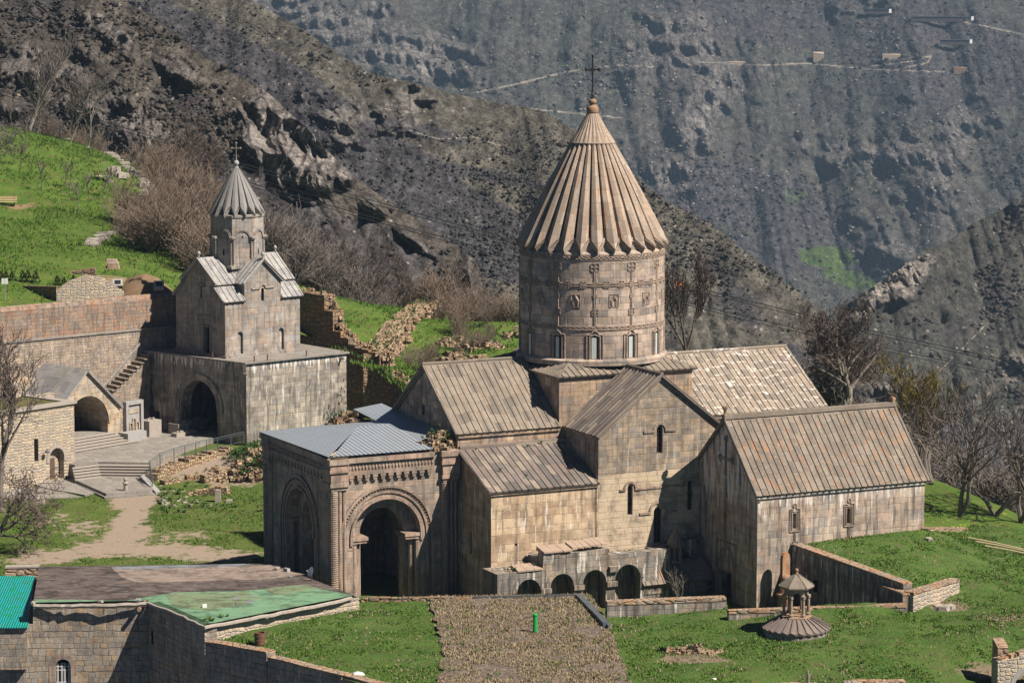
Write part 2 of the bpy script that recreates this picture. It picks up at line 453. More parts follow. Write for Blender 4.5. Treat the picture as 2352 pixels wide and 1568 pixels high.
def slabroof(name, pal, rib=.52, ln_=.95, white=0.0, lich=0.0, dark=.4, grain=.3, speck=0.0, cone=None, lth=.545):
    t = NT(name, .9, .2)
    if cone:
        P = t.vm('SUBTRACT', t.pos(), (cone[0], cone[1], 0)); x, y, z = t.sep(P)[:3]
        u = t.ma('MULTIPLY', t.ma('ARCTAN2', y, x), cone[2] / (2 * math.pi)); v = t.ma('MULTIPLY', z, 1.15); col = t.ma('FLOOR', u)
    else:
        uvn = t.n('UVMap'); uvn.uv_map = 'UVMap'; q = t.sep(uvn.outputs[0]); u, v = q[0], q[1]
        col = t.ma('FLOOR', t.ma('DIVIDE', u, rib))
    vv = t.ma('ADD', t.ma('DIVIDE', v, ln_), t.ma('MULTIPLY', t.wn(t.xyz(col, 5.1, 0)), 7.0)); row = t.ma('FLOOR', vv); fv = t.ma('FRACT', vv)
    cell = t.wn(t.xyz(col, row, 2.2)); base = t.pal(cell, pal)
    p = t.pos(); base = t.mix(t.sm(t.noise(p, .35, 4, .6), .40, .62, 0, dark), base, tuple(x * .42 for x in pal[0]))
    st = t.noise(t.xyz(t.ma('MULTIPLY', u, 6.0), t.ma('MULTIPLY', v, .8), 0), 1.0, 4, .7)
    base = t.mix(t.sm(st, .45, .70, 0, .45), base, tuple(x * .5 for x in pal[0]))
    base = t.mix(t.noise(p, 7, 5, .75), t.mix(1.0, base, (1 - grain,) * 3, 'MULTIPLY'), t.mix(1.0, base, (1 + grain,) * 3, 'MULTIPLY'))
    ev = t.ma('MULTIPLY', t.ma('MINIMUM', fv, t.ma('SUBTRACT', 1.0, fv)), ln_)
    if white > 0:
        e2 = t.ma('ADD', ev, t.ma('MULTIPLY', t.ma('SUBTRACT', t.noise(p, 2.2, 4), .5), -.32))
        base = t.mix(t.ma('MULTIPLY', t.ma('SUBTRACT', 1.0, t.sm(e2, .0, .045)), white), base, (.66, .62, .56))
        base = t.mix(t.sm(t.noise(p, .9, 5, .7), .60, .64, 0, white), base, (.66, .62, .56))
    else:
        base = t.mix(t.ma('MULTIPLY', t.ma('SUBTRACT', 1.0, t.sm(ev, .008, .03)), .6), base, (.07, .055, .045))
    if lich > 0:
        l1 = t.noise(t.xyz(t.ma('MULTIPLY', u, 2.2 if not cone else 5.0), t.ma('MULTIPLY', v, .6), 3.0), 1.0, 6, .72)
        base = t.mix(t.sm(l1, lth, lth + .055, 0, lich), base, (.31, .155, .08))
    if speck > 0:
        base = t.mix(t.sm(t.noise(p, 6, 3, .7), .60, .68, 0, speck), base, (.42, .40, .36))
    t.col(base); t.bump(t.ma('ADD', t.noise(p, 6, 5, .7), t.ma('MULTIPLY', cell, .5)), .5, .04)
    return t.m
def metalroof(name, c, pitch=.16, axis='u', rust=0.0, paint=None):
    t = NT(name, .45, .5); uvn = t.n('UVMap'); uvn.uv_map = 'UVMap'; q = t.sep(uvn.outputs[0]); u = q[0] if axis == 'u' else q[1]
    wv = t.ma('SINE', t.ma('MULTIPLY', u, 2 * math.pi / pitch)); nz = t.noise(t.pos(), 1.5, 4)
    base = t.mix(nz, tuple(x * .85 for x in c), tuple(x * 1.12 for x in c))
    base = t.mix(t.sm(wv, -.9, .1, .75, 0), base, tuple(x * .32 for x in c))  # shade in the corrugation troughs painted into the base colour
    if paint: base = t.mix(t.sm(t.noise(t.xyz(q[0], q[1], 0), 1.6, 5, .7), .53, .56, 0, .9), base, paint); base = t.mix(t.sm(t.noise(t.pos(), 1.1, 5, .7), .52, .7, 0, .4), base, (.10, .16, .14))
    t.col(base); t.b.inputs['Metallic'].default_value = .25; t.bump(wv, .8, .03)
    return t.m
def gmix(name, fn, rough=.95):
    t = NT(name, rough, .1); fn(t); return t.m
def grassy(t, c1=(.055, .105, .018), c2=(.10, .155, .03), dry=(.20, .16, .075), dirt=None, dirtamt=0.0, sc=1.0, dryamt=.4, yel=0.0):
    p = t.pos(); a = t.noise(p, .35 * sc, 5, .65); b = t.noise(p, 3.2 * sc, 5, .75); c = t.noise(p, 11.0 * sc, 3, .7)
    base = t.mix(t.sm(a, .3, .7), c1, c2); base = t.mix(t.sm(t.noise(p, .8 * sc, 5, .7), .48, .64, 0, .55), base, tuple(x * .62 for x in dry)); base = t.mix(t.sm(b, .46, .64, 0, dryamt), base, dry)
    base = t.mix(t.sm(c, .25, .75), t.mix(1.0, base, (.55,) * 3, 'MULTIPLY'), t.mix(1.0, base, (1.35,) * 3, 'MULTIPLY'))
    if dirt is not None:
        m = t.ma('ADD', t.at('dirt'), t.ma('MULTIPLY', t.ma('SUBTRACT', t.noise(p, .9, 6, .7), .5), 1.7))
        d = t.mix(t.noise(p, 2.5, 6, .7), tuple(x * .75 for x in dirt), tuple(x * 1.2 for x in dirt))
        base = t.mix(t.sm(m, .42, .62), base, d)
    if yel:
        fl = t.vm('FLOOR', t.vm('MULTIPLY', p, (6, 6, 6))); base = t.mix(t.ma('MULTIPLY', t.ma('GREATER_THAN', t.wn(fl), .985), t.sm(t.noise(p, .12, 3), .45, .6, 0, yel)), base, (.55, .48, .04))
    t.bump(t.ma('ADD', b, c), .9, .12)
    return base

M = {}
M['drum'] = None
M['church'] = ashlar('church_stone', [TAN, PINK, MID, CREAM, TAN, PINK, GREY], streak=.5, white=.12)
M['annex'] = ashlar('annex_stone', [CREAM, TAN, CREAM, (.50, .36, .23), TAN], wd=.85, h=.62, streak=.45, white=.7, patch=.2, wob=.05)
M['transept'] = ashlar('transept_stone', [(.33, .265, .20), (.36, .29, .215), (.34, .27, .20), (.42, .32, .23), (.29, .25, .21), (.25, .22, .19), (.37, .29, .21)], h=.42, wd=.6, white=.25, patch=.35, streak=.4, low=(9.65, (.54, .43, .30), .8), wob=.05)
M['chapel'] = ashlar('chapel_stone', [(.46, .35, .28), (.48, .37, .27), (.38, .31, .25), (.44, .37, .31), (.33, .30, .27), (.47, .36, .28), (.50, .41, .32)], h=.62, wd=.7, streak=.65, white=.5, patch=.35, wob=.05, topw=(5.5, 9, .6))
M['portico'] = ashlar('portico_stone', [(.44, .33, .26), (.37, .29, .23), (.40, .31, .245), (.30, .26, .22), (.45, .34, .255), (.31, .26, .225)], h=.5, wd=.7, streak=.45, white=.12)
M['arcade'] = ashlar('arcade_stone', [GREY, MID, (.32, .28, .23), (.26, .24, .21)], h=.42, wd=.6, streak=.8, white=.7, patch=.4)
M['tower'] = ashlar('tower_stone', [(.36, .31, .27), (.30, .28, .26), (.42, .33, .27), (.32, .31, .30), (.40, .36, .32), (.36, .31, .26)], h=.5, wd=.7, streak=.4, white=.25, patch=.25)
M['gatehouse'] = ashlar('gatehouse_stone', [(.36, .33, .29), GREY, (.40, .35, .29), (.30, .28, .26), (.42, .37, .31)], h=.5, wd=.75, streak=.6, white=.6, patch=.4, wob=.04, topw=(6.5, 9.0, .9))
M['trim'] = ashlar('carved_trim', [PINK, MID, (.38, .30, .24)], h=.6, wd=1.1, streak=.4, white=.1)
M['hall'] = ashlar('hall_stone', [(.50, .41, .30), (.46, .38, .29), TAN, (.40, .36, .31)], h=.55, wd=.8, streak=.2, white=.1, patch=.15)
RUB = [(.36, .30, .24), (.30, .26, .21), (.42, .34, .26), (.25, .22, .19), (.38, .29, .21), (.33, .29, .26)]
M['perim'] = ashlar('perimeter_rubble', [(.40, .32, .25), (.34, .29, .24), (.44, .36, .27), (.30, .26, .23), (.42, .33, .27)], h=.27, wd=.36, patch=.25, wob=.22, joint=.75, streak=.3, white=.2, grain=.25)
M['perim_top'] = ashlar('parapet_blocks', [(.33, .25, .19), (.30, .24, .20), (.34, .24, .18), (.27, .23, .20)], h=.36, wd=.48, lich=.28, patch=.1, wob=.16, joint=.75, white=0, grain=.25)
M['fore'] = ashlar('foreground_rubble', [(.36, .31, .25), (.31, .27, .22), (.40, .33, .25), (.27, .24, .21), (.42, .31, .20), (.33, .30, .26)], h=.40, wd=.50, patch=.2, lich=.06, white=.35, joint=.85, wob=.30, streak=.2, grain=.3)
M['house'] = rubble('house_rubble', [(.46, .38, .28), (.40, .35, .28), (.50, .41, .30), (.36, .31, .27)], .42, .27, joint=(.50, .44, .36), jamt=.45, patch=.1, bd=.06, rnd_=.6)
M['ruin'] = rubble('ruin_rubble', [(.50, .36, .22), (.46, .34, .22), (.40, .30, .20), (.55, .43, .28), (.33, .24, .17)], .4, .32, patch=.15, lich=.25, bd=.18)
M['ruin_dark'] = rubble('old_wall_blocks', [(.30, .21, .14), (.25, .19, .14), (.34, .22, .13), (.20, .16, .13)], .6, .45, patch=.3, lich=.35, bd=.12)
M['coping'] = rubble('coping_blocks', [(.36, .27, .19), (.34, .24, .17), (.30, .25, .20), (.40, .30, .21)], .8, .4, lich=.5, patch=.2, bd=.05)
ROOFP = [(.23, .195, .155), (.215, .18, .145), (.19, .165, .135), (.26, .215, .17), (.15, .13, .11), (.225, .185, .145)]
M['roof_west'] = slabroof('roof_slabs', ROOFP, lich=.12, dark=.2)
M['roof_annex'] = slabroof('annex_roof_slabs', [(.17, .145, .13), (.23, .195, .165), (.13, .115, .105), (.20, .16, .14), (.29, .24, .19)], lich=.05, dark=.3, ln_=1.3)
M['roof_east'] = slabroof('east_roof_slabs', [(.29, .24, .195), (.24, .205, .17), (.31, .255, .20), (.20, .17, .14)], white=.85, dark=.15)
M['roof_chapel'] = slabroof('lichen_roof_slabs', [(.215, .18, .145), (.19, .16, .13), (.235, .195, .155), (.165, .14, .115)], lich=.7, dark=.35, grain=.5, speck=.55)
M['roof_grey'] = slabroof('grey_roof_slabs', [(.30, .29, .28), (.26, .25, .25), (.34, .33, .31)], lich=0.0, dark=.2, ln_=.8, rib=.5)
M['conegrey'] = slabroof('cone_grey_slabs', [(.19, .18, .17), (.16, .155, .148), (.23, .22, .21)], dark=.2)
M['roof_hall'] = slabroof('hall_roof_slabs', [(.25, .24, .24), (.22, .21, .21), (.28, .27, .26), (.30, .28, .25)], dark=.3, ln_=1.2, rib=.9)
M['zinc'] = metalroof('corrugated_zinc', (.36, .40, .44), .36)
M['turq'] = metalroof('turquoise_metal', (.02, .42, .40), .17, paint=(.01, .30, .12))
M['iron'] = plain('black_iron', (.02, .02, .02), .5, .4)
M['rail'] = plain('grey_steel', (.07, .085, .10), .5, .5)
M['dark'] = plain('dark_interior', (.012, .011, .010), .95, 0)
M['glass'] = plain('dark_glass', (.02, .022, .025), .15, .5)
M['blind'] = plain('pale_panel', (.42, .45, .43), .6, .2)
M['wood'] = plain('old_door_wood', (.11, .07, .05), .85, .2, .3, 8)
M['redwood'] = plain('red_window_frame', (.09, .03, .02), .7, .2)
M['benchwood'] = plain('bench_wood', (.50, .38, .22), .8, .2, .3, 6)
M['greybench'] = plain('grey_bench_wood', (.36, .31, .25), .85, .2, .3, 6)
M['white'] = plain('white_paint', (.72, .72, .70), .6, .3, .06)
M['lichenstone'] = ashlar('lichened_carved_stone', [(.36, .20, .11), (.34, .24, .17), (.38, .22, .12)], h=3, wd=3, lich=.7, streak=.2, white=0, joint=0)
M['finial'] = plain('rusty_stone', (.26, .165, .105), .85, .2, .35, 4)
M['greystone'] = plain('pale_grey_stone', (.30, .29, .28), .85, .2, .22, 3)
M['boulder'] = plain('boulder_stone', (.30, .265, .225), .9, .15, .35, 4)
M['pave'] = rubble('paving_slabs', [(.27, .245, .22), (.24, .22, .20), (.29, .265, .24)], 1.0, .75, joint=(.10, .10, .05), jamt=.7, jw=.03, patch=.1, bd=.01)
M['step'] = plain('step_stone', (.31, .275, .24), .85, .2, .2, 3)
M['rust'] = plain('rusted_steel', (.13, .06, .04), .8, .3, .35, 6)
M['greenpipe'] = plain('green_paint', (.01, .30, .06), .4, .5, .06)
M['orange'] = plain('orange_paint', (.55, .18, .03), .5, .4, .15)
M['bark'] = plain('grey_bark', (.13, .11, .095), .9, .1, .4, 3)
M['barkpale'] = plain('pale_bark', (.20, .175, .15), .9, .1, .4, 2)
M['twig'] = plain('twigs', (.13, .10, .085), .9, .1, .3, 2)
M['twigred'] = plain('reddish_twigs', (.19, .145, .11), .9, .1, .5, .35)
M['twiggrey'] = plain('grey_twigs', (.165, .14, .125), .9, .1, .45, .35)
M['shrubleaf'] = plain('shrub_green', (.05, .10, .025), .9, .1, .5, 4)
M['straw'] = plain('straw', (.36, .29, .18), .9, .1, .3, 2)
# ================================================================ MAIN CHURCH
CO = (6.157, 230.0); C = Fr(CO, 26)
DR = 5.55
M['drum'] = ashlar('drum_stone', [(.46, .365, .295), (.49, .39, .315), (.45, .355, .285), (.44, .35, .27), (.36, .295, .25), (.50, .40, .325), (.29, .255, .23)], h=.5, wd=.8, streak=.25, white=.05, cyl=(CO[0], CO[1], DR), patch=.3, joint=.5)
M['cone'] = slabroof('cone_slabs', [(.36, .295, .235), (.31, .255, .20), (.40, .33, .265), (.26, .215, .175), (.345, .275, .215)], lich=.7, lth=.525, dark=.3, ln_=1.1, cone=(CO[0], CO[1], 56), grain=.25)
church = thing('church', C.W(0, 0, 0), 'large stone church with conical ribbed dome, gabled roofs and tall round drum', 'church')
def cpart(name, mb, m, par=None, **k): return mb.build(name, M[m], par or church, **k)

# crossing tower base
mb = MB(); C.block(mb, -5.7, 5.7, -5.7, 5.7, 0, 16.2); C.block(mb, -5.86, 5.86, -5.86, 5.86, 16.2, 16.36); cpart('crossing_wall', mb, 'church')
mb = MB()
for k in range(4):
    a, b = [(-6.0, -6.0), (6.0, -6.0), (6.0, 6.0), (-6.0, 6.0)][k], [(6.0, -6.0), (6.0, 6.0), (-6.0, 6.0), (-6.0, -6.0)][k]
    roof(mb, [C.W(a[0], a[1], 16.38), C.W(b[0], b[1], 16.38), C.W(b[0] * .6, b[1] * .6, 17.35), C.W(a[0] * .6, a[1] * .6, 17.35)], rib=.52, th=.12, seed=k)
cpart('crossing_roof', mb, 'roof_west')

# drum: faceted shaft with a plinth
drum_mb = MB(); drum_mb.lathe(C.W(0, 0, 0), [(5.85, 16.9), (5.85, 17.25), (5.7, 17.35), (DR, 17.4), (DR, 25.35), (5.3, 25.5), (5.05, 26.5)], 96)
drum = cpart('drum', drum_mb, 'drum')
def dp(ang, z, r=DR): return C.W(0, 0, z) + Vector((math.cos(ang), math.sin(ang), 0)) * r
WIN0 = R(-89.2)
# carved bands on the drum
bm_ = MB()
def arc_band(z, r=.05, a0=0, a1=2 * math.pi, n=144, zz=0.0, ph=0, per=6):
    bm_.tube([dp(a0 + (a1 - a0) * i / n, z + zz * math.sin(ph + i * 2 * math.pi / per), DR + .02) for i in range(n + 1)], r, 5, cap=False)
def knot(ang, z, s=.34):
    for k in range(4):
        cx = math.cos(math.pi / 2 * k + math.pi / 4) * s * .5; cz = math.sin(math.pi / 2 * k + math.pi / 4) * s * .5
        bm_.tube([dp(ang + (cx + s * .42 * math.cos(t)) / DR, z + cz + s * .42 * math.sin(t), DR + .03) for t in [2 * math.pi * i / 10 for i in range(11)]], .036, 4, cap=False)
for z0 in (19.62, 19.86): arc_band(z0, .05)
arc_band(19.74, .05, zz=.11, per=4); arc_band(19.74, .05, zz=.11, per=4, ph=math.pi)
for z0 in (22.95, 23.12): arc_band(z0, .045)
arc_band(25.05, .05, zz=.12, per=3); arc_band(25.05, .05, zz=.12, per=3, ph=math.pi); arc_band(24.88, .03); arc_band(25.24, .03)
for k in range(12):
    a = WIN0 + R(30) * k
    for o_ in (-.055, .055):
        bm_.tube([dp(a + o_ / DR, z, DR + .02) for z in (19.9, 21.2, 22.9, 24.0)], .045, 5, cap=False)
    for zz, s in ((24.35, .42), (20.95, .32), (22.15, .18), (23.04, .26)): knot(a, zz, s)
    for dd in (.30, .70): knot(a + R(30) * dd + (.0), 23.04, .32)
cpart('carved_band', bm_, 'trim', drum)
for k in range(12):
    a = WIN0 + R(30) * k; zb, zt, hw = 17.42, 19.12, .27
    # window: dark reveal, pale blind panel, raised moulding with a cusped head
    f = MB()
    for sgn in (-1, 1):
        for rr_, w_ in ((hw + .12, .07), (hw + .34, .06)):
            f.tube([dp(a + sgn * rr_ / DR, z, DR + .03) for z in (zb, zb + .9, zt + (.12 if rr_ > .5 else .0))], w_, 5)
    f.tube([dp(a + x / DR, zt + y, DR + .04) for x, y in ((-.61, .12), (-.3, .14), (-.2, .3), (0, .46), (.2, .3), (.3, .14), (.61, .12))], .07, 5)
    f.tube([dp(a + x / DR, zt + y, DR + .03) for x, y in ((-.39, .0), (-.2, .06), (0, .14), (.2, .06), (.39, .0))], .06, 5)
    fr = cpart('window_frame', f, 'trim', drum)
    g = MB(); rr_ = DR + .012
    g.add([dp(a - hw / DR, zb, rr_), dp(a + hw / DR, zb, rr_), dp(a + hw / DR, zt, rr_), dp(a - hw / DR, zt, rr_), ] + [dp(a - hw / DR, zb, DR - .1), dp(a + hw / DR, zb, DR - .1), dp(a + hw / DR, zt, DR - .1), dp(a - hw / DR, zt, DR - .1)],
          [(0, 1, 2, 3), (0, 4, 5, 1), (1, 5, 6, 2), (2, 6, 7, 3), (3, 7, 4, 0)]); cpart('window_opening', g, 'dark', drum)
    g = MB(); x0, x1 = -hw + .03 + .04 * (k % 3), hw - .14
    g.add([dp(a + x0 / DR, zb + .02, rr_ + .006), dp(a + x1 / DR, zb + .02, rr_ + .006), dp(a + x1 / DR, zt - .08, rr_ + .006), dp(a + x0 / DR, zt - .08, rr_ + .006)] + [dp(a + x0 / DR, zb + .02, rr_ - .01), dp(a + x1 / DR, zb + .02, rr_ - .01), dp(a + x1 / DR, zt - .08, rr_ - .01), dp(a + x0 / DR, zt - .08, rr_ - .01)],
          [(0, 1, 2, 3), (0, 4, 5, 1), (1, 5, 6, 2), (2, 6, 7, 3), (3, 7, 4, 0)]); cpart('window_panel', g, 'blind', drum)
    if k % 2 == 0 or True:
        b = a + R(15); f = MB(); q = [(-.36, 21.35), (.36, 21.35), (.36, 22.3), (-.36, 22.3), (-.36, 21.35)]
        f.tube([dp(b + x / DR, z, DR + .01) for x, z in q], .05, 4)
        f.tube([dp(b + x / DR, z, DR - .02) for x, z in ((-.16, 21.45), (-.2, 21.8), (0, 22.15), (.2, 21.8), (.16, 21.45))], [.10, .12, .16, .12, .10], 6)
        cpart('carved_panel', f, 'trim', drum)

# folded stone cone
NF = 28; OFF = WIN0 + R(2)
def foldcone(o, NF, off, levels, groove=0.0, zr=0.0):
    """levels: (ridge radius, ridge z, valley radius, valley z) bottom to top"""
    mb = MB(); vs = []; n = NF * 3
    for (rr_, rz, vr, vz) in levels:
        for k in range(NF):
            a = off + 2 * math.pi * k / NF; h = math.pi / NF; gw = h * .24
            vs.append((o[0] + vr * math.cos(a - h + gw), o[1] + vr * math.sin(a - h + gw), o[2] + vz))
            vs.append((o[0] + rr_ * math.cos(a), o[1] + rr_ * math.sin(a), o[2] + rz))
            vs.append((o[0] + vr * math.cos(a + h - gw), o[1] + vr * math.sin(a + h - gw), o[2] + vz))
    fs = []
    for i in range(len(levels) - 1):
        for k in range(NF):
            A = i * n + 3 * k; B = (i + 1) * n + 3 * k; A2 = i * n + 3 * ((k + 1) % NF); B2 = (i + 1) * n + 3 * ((k + 1) % NF)
            fs += [(A, A + 1, B + 1, B), (A + 1, A + 2, B + 2, B + 1)]
    mb.add(vs, fs)
    # groove floors between plates (set back)
    for i in range(len(levels) - 1):
        for k in range(NF):
            a = off + 2 * math.pi * (k + .5) / NF; gw = math.pi / NF * .24
            pts = []
            for (l, s1) in ((levels[i], -1), (levels[i], 1), (levels[i + 1], 1), (levels[i + 1], -1)):
                for dr in (0,): pts.append((o[0] + (l[2]) * math.cos(a + s1 * gw), o[1] + (l[2]) * math.sin(a + s1 * gw), o[2] + l[3]))
            for (l) in (levels[i], levels[i + 1]): pts.append((o[0] + (l[2] - groove * min(1, l[2] / 2)) * math.cos(a), o[1] + (l[2] - groove * min(1, l[2] / 2)) * math.sin(a), o[2] + l[3]))
            mb.add(pts, [(0, 4, 5, 3), (4, 1, 2, 5)])
    # underside fringe: thickness of plates folded back to the drum
    l = levels[0]; b = 0
    for k in range(NF):
        a = off + 2 * math.pi * k / NF; h = math.pi / NF; P = []
        for (ang, rr_, z) in ((a - h, l[2], l[3]), (a, l[0], l[1]), (a + h, l[2], l[3])):
            for (dr, dz) in ((0, 0), (-.02, -.12), (-.10, -.12), (-.12, -.26), (-.20, -.26), (-.22, -.38), (-.7, -.34)):
                P.append((o[0] + (rr_ + dr) * math.cos(ang), o[1] + (rr_ + dr) * math.sin(ang), o[2] + z + dz))
        F = []
        for s_ in (0, 7):
            for q in range(6): F.append((s_ + q, s_ + q + 1, s_ + q + 8, s_ + q + 7))
        mb.add(P, F)
    return mb
lv = []
rb, zb_, rt, zt_ = 5.9, 25.72, 1.62, 33.55
for i in range(9):
    f = i / 8; r_ = rb + (rt - rb) * f; z_ = zb_ + (zt_ - zb_) * f + .16 * math.sin(math.pi * f)
    lv.append((r_, z_, r_ * (1 - .105 * (1 - .35 * f)), z_ + .62 * (1 - f) + .02))
cone = foldcone(C.W(0, 0, 0), NF, OFF, lv, groove=.60); cone_o = cpart('cone_roof', cone, 'cone')
mb = MB(); mb.lathe(C.W(0, 0, 0), [(1.4, 33.25), (1.74, 33.34), (1.76, 33.42), (1.70, 33.5)], 56)
cap = foldcone(C.W(0, 0, 0), NF, OFF, [(1.76, 33.42, 1.69, 33.46), (1.06, 34.5, 1.0, 34.5), (.66, 35.2, .62, 35.2), (.44, 35.62, .42, 35.62)], groove=.03)
mb.add(cap.v, cap.f); cpart('cone_cap', mb, 'cone', cone_o)
mb = MB(); mb.lathe(C.W(0, 0, 0), [(.30, 35.55), (.44, 35.62), (.46, 35.75), (.47, 36.0), (.40, 36.14), (.24, 36.22), (.2, 36.3), (.28, 36.36), (.33, 36.5), (.27, 36.66), (.14, 36.72), (.12, 36.8)], 20)
fin = cpart('finial', mb, 'finial', cone_o, smooth=True)
o = C.W(0, 0, 0); mb = MB(); X = Vector((1, 0, 0)); zz = lambda z: o + Vector((0, 0, z))
mb.lathe(o, [(.17, 36.72), (.17, 36.82), (.09, 36.86), (.12, 37.0), (.06, 37.2), (.05, 39.2)], 8)
mb.tube([zz(37.0), zz(39.95)], .065, 6); mb.tube([zz(38.95) - X * .5, zz(38.95) + X * .5], .075, 6)
for d_ in (-1, 1): mb.lathe(zz(38.95) + X * .5 * d_, [(.05, -.16), (.13, -.08), (.13, .08), (.05, .16)], 8)
mb.lathe(zz(39.95), [(.04, -.12), (.12, .02), (.1, .14), (.02, .26)], 8)
for k in range(16):
    a = 2 * math.pi * k / 16 + .2; L = .48 if k % 2 else .36
    mb.tube([zz(38.95) + X * math.cos(a) * .08 + Vector((0, 0, math.sin(a) * .08)), zz(38.95) + X * math.cos(a) * L + Vector((0, 0, math.sin(a) * L))], [.03, .008], 4)
cpart('cross', mb, 'iron', cone_o)

# arms ----------------------------------------------------------------
def cwall(mb, frm, a, b, outer, holes=(), th=.8):
    A, B = frm.W(a[0], a[1], 0), frm.W(b[0], b[1], 0); wall2d(mb, (A.x, A.y), tuple((B - A).normalized()[:2]), outer, holes, th)
def gable_arm(axis, end, side_half, z_eave, z_ridge, start, umin=None, m='church', rm='roof_west', holes=(), ov=.28, cap=True, asym=None):
    """axis 'w','e','s','n' ; builds walls and two roof planes"""
    ax = {'w': (-1, 0), 'e': (1, 0), 's': (0, -1), 'n': (0, 1)}[axis]; sd = (-ax[1], ax[0])
    def P(a, b, z): return C.W(ax[0] * a + sd[0] * b, ax[1] * a + sd[1] * b, z)
    h = side_half
    mb = MB()
    A = P(end, h, 0); B = P(end, -h, 0)
    wd = 2 * h; dirv = (B - A).normalized(); chk = Vector((dirv.y, -dirv.x, 0)).dot(P(1, 0, 0) - P(0, 0, 0))
    if chk < 0: A, B = B, A; dirv = -dirv
    wall2d(mb, (A.x, A.y), tuple(dirv[:2]), [(0, 0), (wd, 0), (wd, z_eave - .1), (wd / 2, z_ridge - .12), (0, z_eave - .1)], holes, .9)
    for s_ in (-1, 1):
        q = [P(start, s_ * h, 0), P(end - .9 + .002, s_ * h, 0), P(end - .9 + .002, s_ * (h - .8), 0), P(start, s_ * (h - .8), 0)]
        ar = sum(q[i].x * q[(i + 1) % 4].y - q[(i + 1) % 4].x * q[i].y for i in range(4))
        if ar < 0: q = q[::-1]
        mb.prism([tuple(x[:2]) for x in q], 0, z_eave - .1)
        # cornice under the eave
        q = [P(start, s_ * (h + .002), 0), P(end, s_ * (h + .002), 0), P(end, s_ * (h + .15), 0), P(start, s_ * (h + .15), 0)]
        ar = sum(q[i].x * q[(i + 1) % 4].y - q[(i + 1) % 4].x * q[i].y for i in range(4))
        if ar < 0: q = q[::-1]
        mb.prism([tuple(x[:2]) for x in q], z_eave - .42, z_eave - .16)
    wl = mb.build(axis_name[axis] , M[m], church)
    mb = MB()
    sl = (z_ridge - z_eave) / h
    for s_ in (-1, 1):
        e = h + ov; pts = [P(start, s_ * e, z_eave - sl * ov + .12), P(end + ov, s_ * e, z_eave - sl * ov + .12), P(end + ov, 0, z_ridge + .12), P(start, 0, z_ridge + .12)]
        roof(mb, pts, seed=hash(axis) % 7 + s_)
    # ridge cap and rake mouldings
    if cap:
        mb.tube([P(start, 0, z_ridge + .14), P(end + ov, 0, z_ridge + .14)], .14, 6)
    for s_ in (-1, 1):
        mb.tube([P(end + ov - .06, s_ * (h + ov), z_eave - sl * ov + .1), P(end + ov - .06, 0, z_ridge + .1)], .10, 4)
        mb.tube([P(end + .10, s_ * (h + .05), z_eave - sl * .05 - .22), P(end + .10, 0, z_ridge - .22)], .09, 4)
    mb.build('arm_roof', M[rm], church)
    return wl
axis_name = {'w': 'arm_wall', 'e': 'arm_wall', 's': 'arm_wall', 'n': 'arm_wall'}
gable_arm('w', 14.1, 5.75, 12.75, 17.0, 5.702, holes=[[(5.1, 13.2), (5.6, 13.2), (5.6, 14.0), (5.1, 14.0)]])
gable_arm('e', 17.2, 6.1, 12.75, 16.55, 5.702, rm='roof_east')
def cuwin(name_, u, v, zb, zt, wd, pane='glass', frame='iron', bars=(1, 5), ax='s', par=None, bw=.022):
    """recessed window in wall: dark glass pane and grille"""
    pass
# transept (south) wall built with its four windows
s0 = 5.15
def tw(u): return u + s0
tholes = [arch(tw(-.02), .5, 10.98, 12.76), arch(tw(-2.49), .44, 6.52, 8.56), arch(tw(-.13), .72, 4.21, 6.55), arch(tw(2.60), .44, 6.49, 8.5)]
twall = gable_arm('s', 11.0, 5.15, 12.75, 16.8, 5.702, m='transept', rm='roof_annex', holes=tholes)
gable_arm('n', 11.0, 5.15, 12.75, 16.8, 5.702, rm='roof_west')
def winfill(frm, u, v, zb, zs, wd, par, depth=.32, pane='glass', bar='iron', nb=2, nh=6, frame=None, face='s'):
    def P(a, z, dp_):
        return frm.W(a, v + dp_, z) if face == 's' else frm.W(v + dp_, -a, z)
    mb = MB(); ol = [(p[0], p[1]) for p in arch(u, wd + .02, zb, zs, 10)]
    vs = [P(a, z, depth) for a, z in ol]; mb.add(vs, [tuple(range(len(vs)))]); po = mb.build('window', M[pane], par)
    mb = MB()
    for i in range(nb + 1):
        a = u - wd / 2 + .03 + (wd - .06) * i / nb; mb.tube([P(a, zb, depth - .12), P(a, zs + (0 if i in (0, nb) else wd * .42), depth - .12)], .018, 4)
    for i in range(nh + 1):
        z = zb + (zs - zb) * i / nh; mb.tube([P(u - wd / 2, z, depth - .12), P(u + wd / 2, z, depth - .12)], .016, 4)
    mb.build('grille' if frame is None else 'window_frame', M[bar], po)
    return po
winfill(C, -.02, -11.0, 10.98, 12.76, .5, church, bar='redwood', nb=2, nh=2, frame=1)
for (u, zb, zs, wd) in ((-2.49, 6.52, 8.56, .44), (-.13, 4.21, 6.55, .72), (2.60, 6.49, 8.5, .44)): winfill(C, u, -11.0, zb, zs, wd, church)
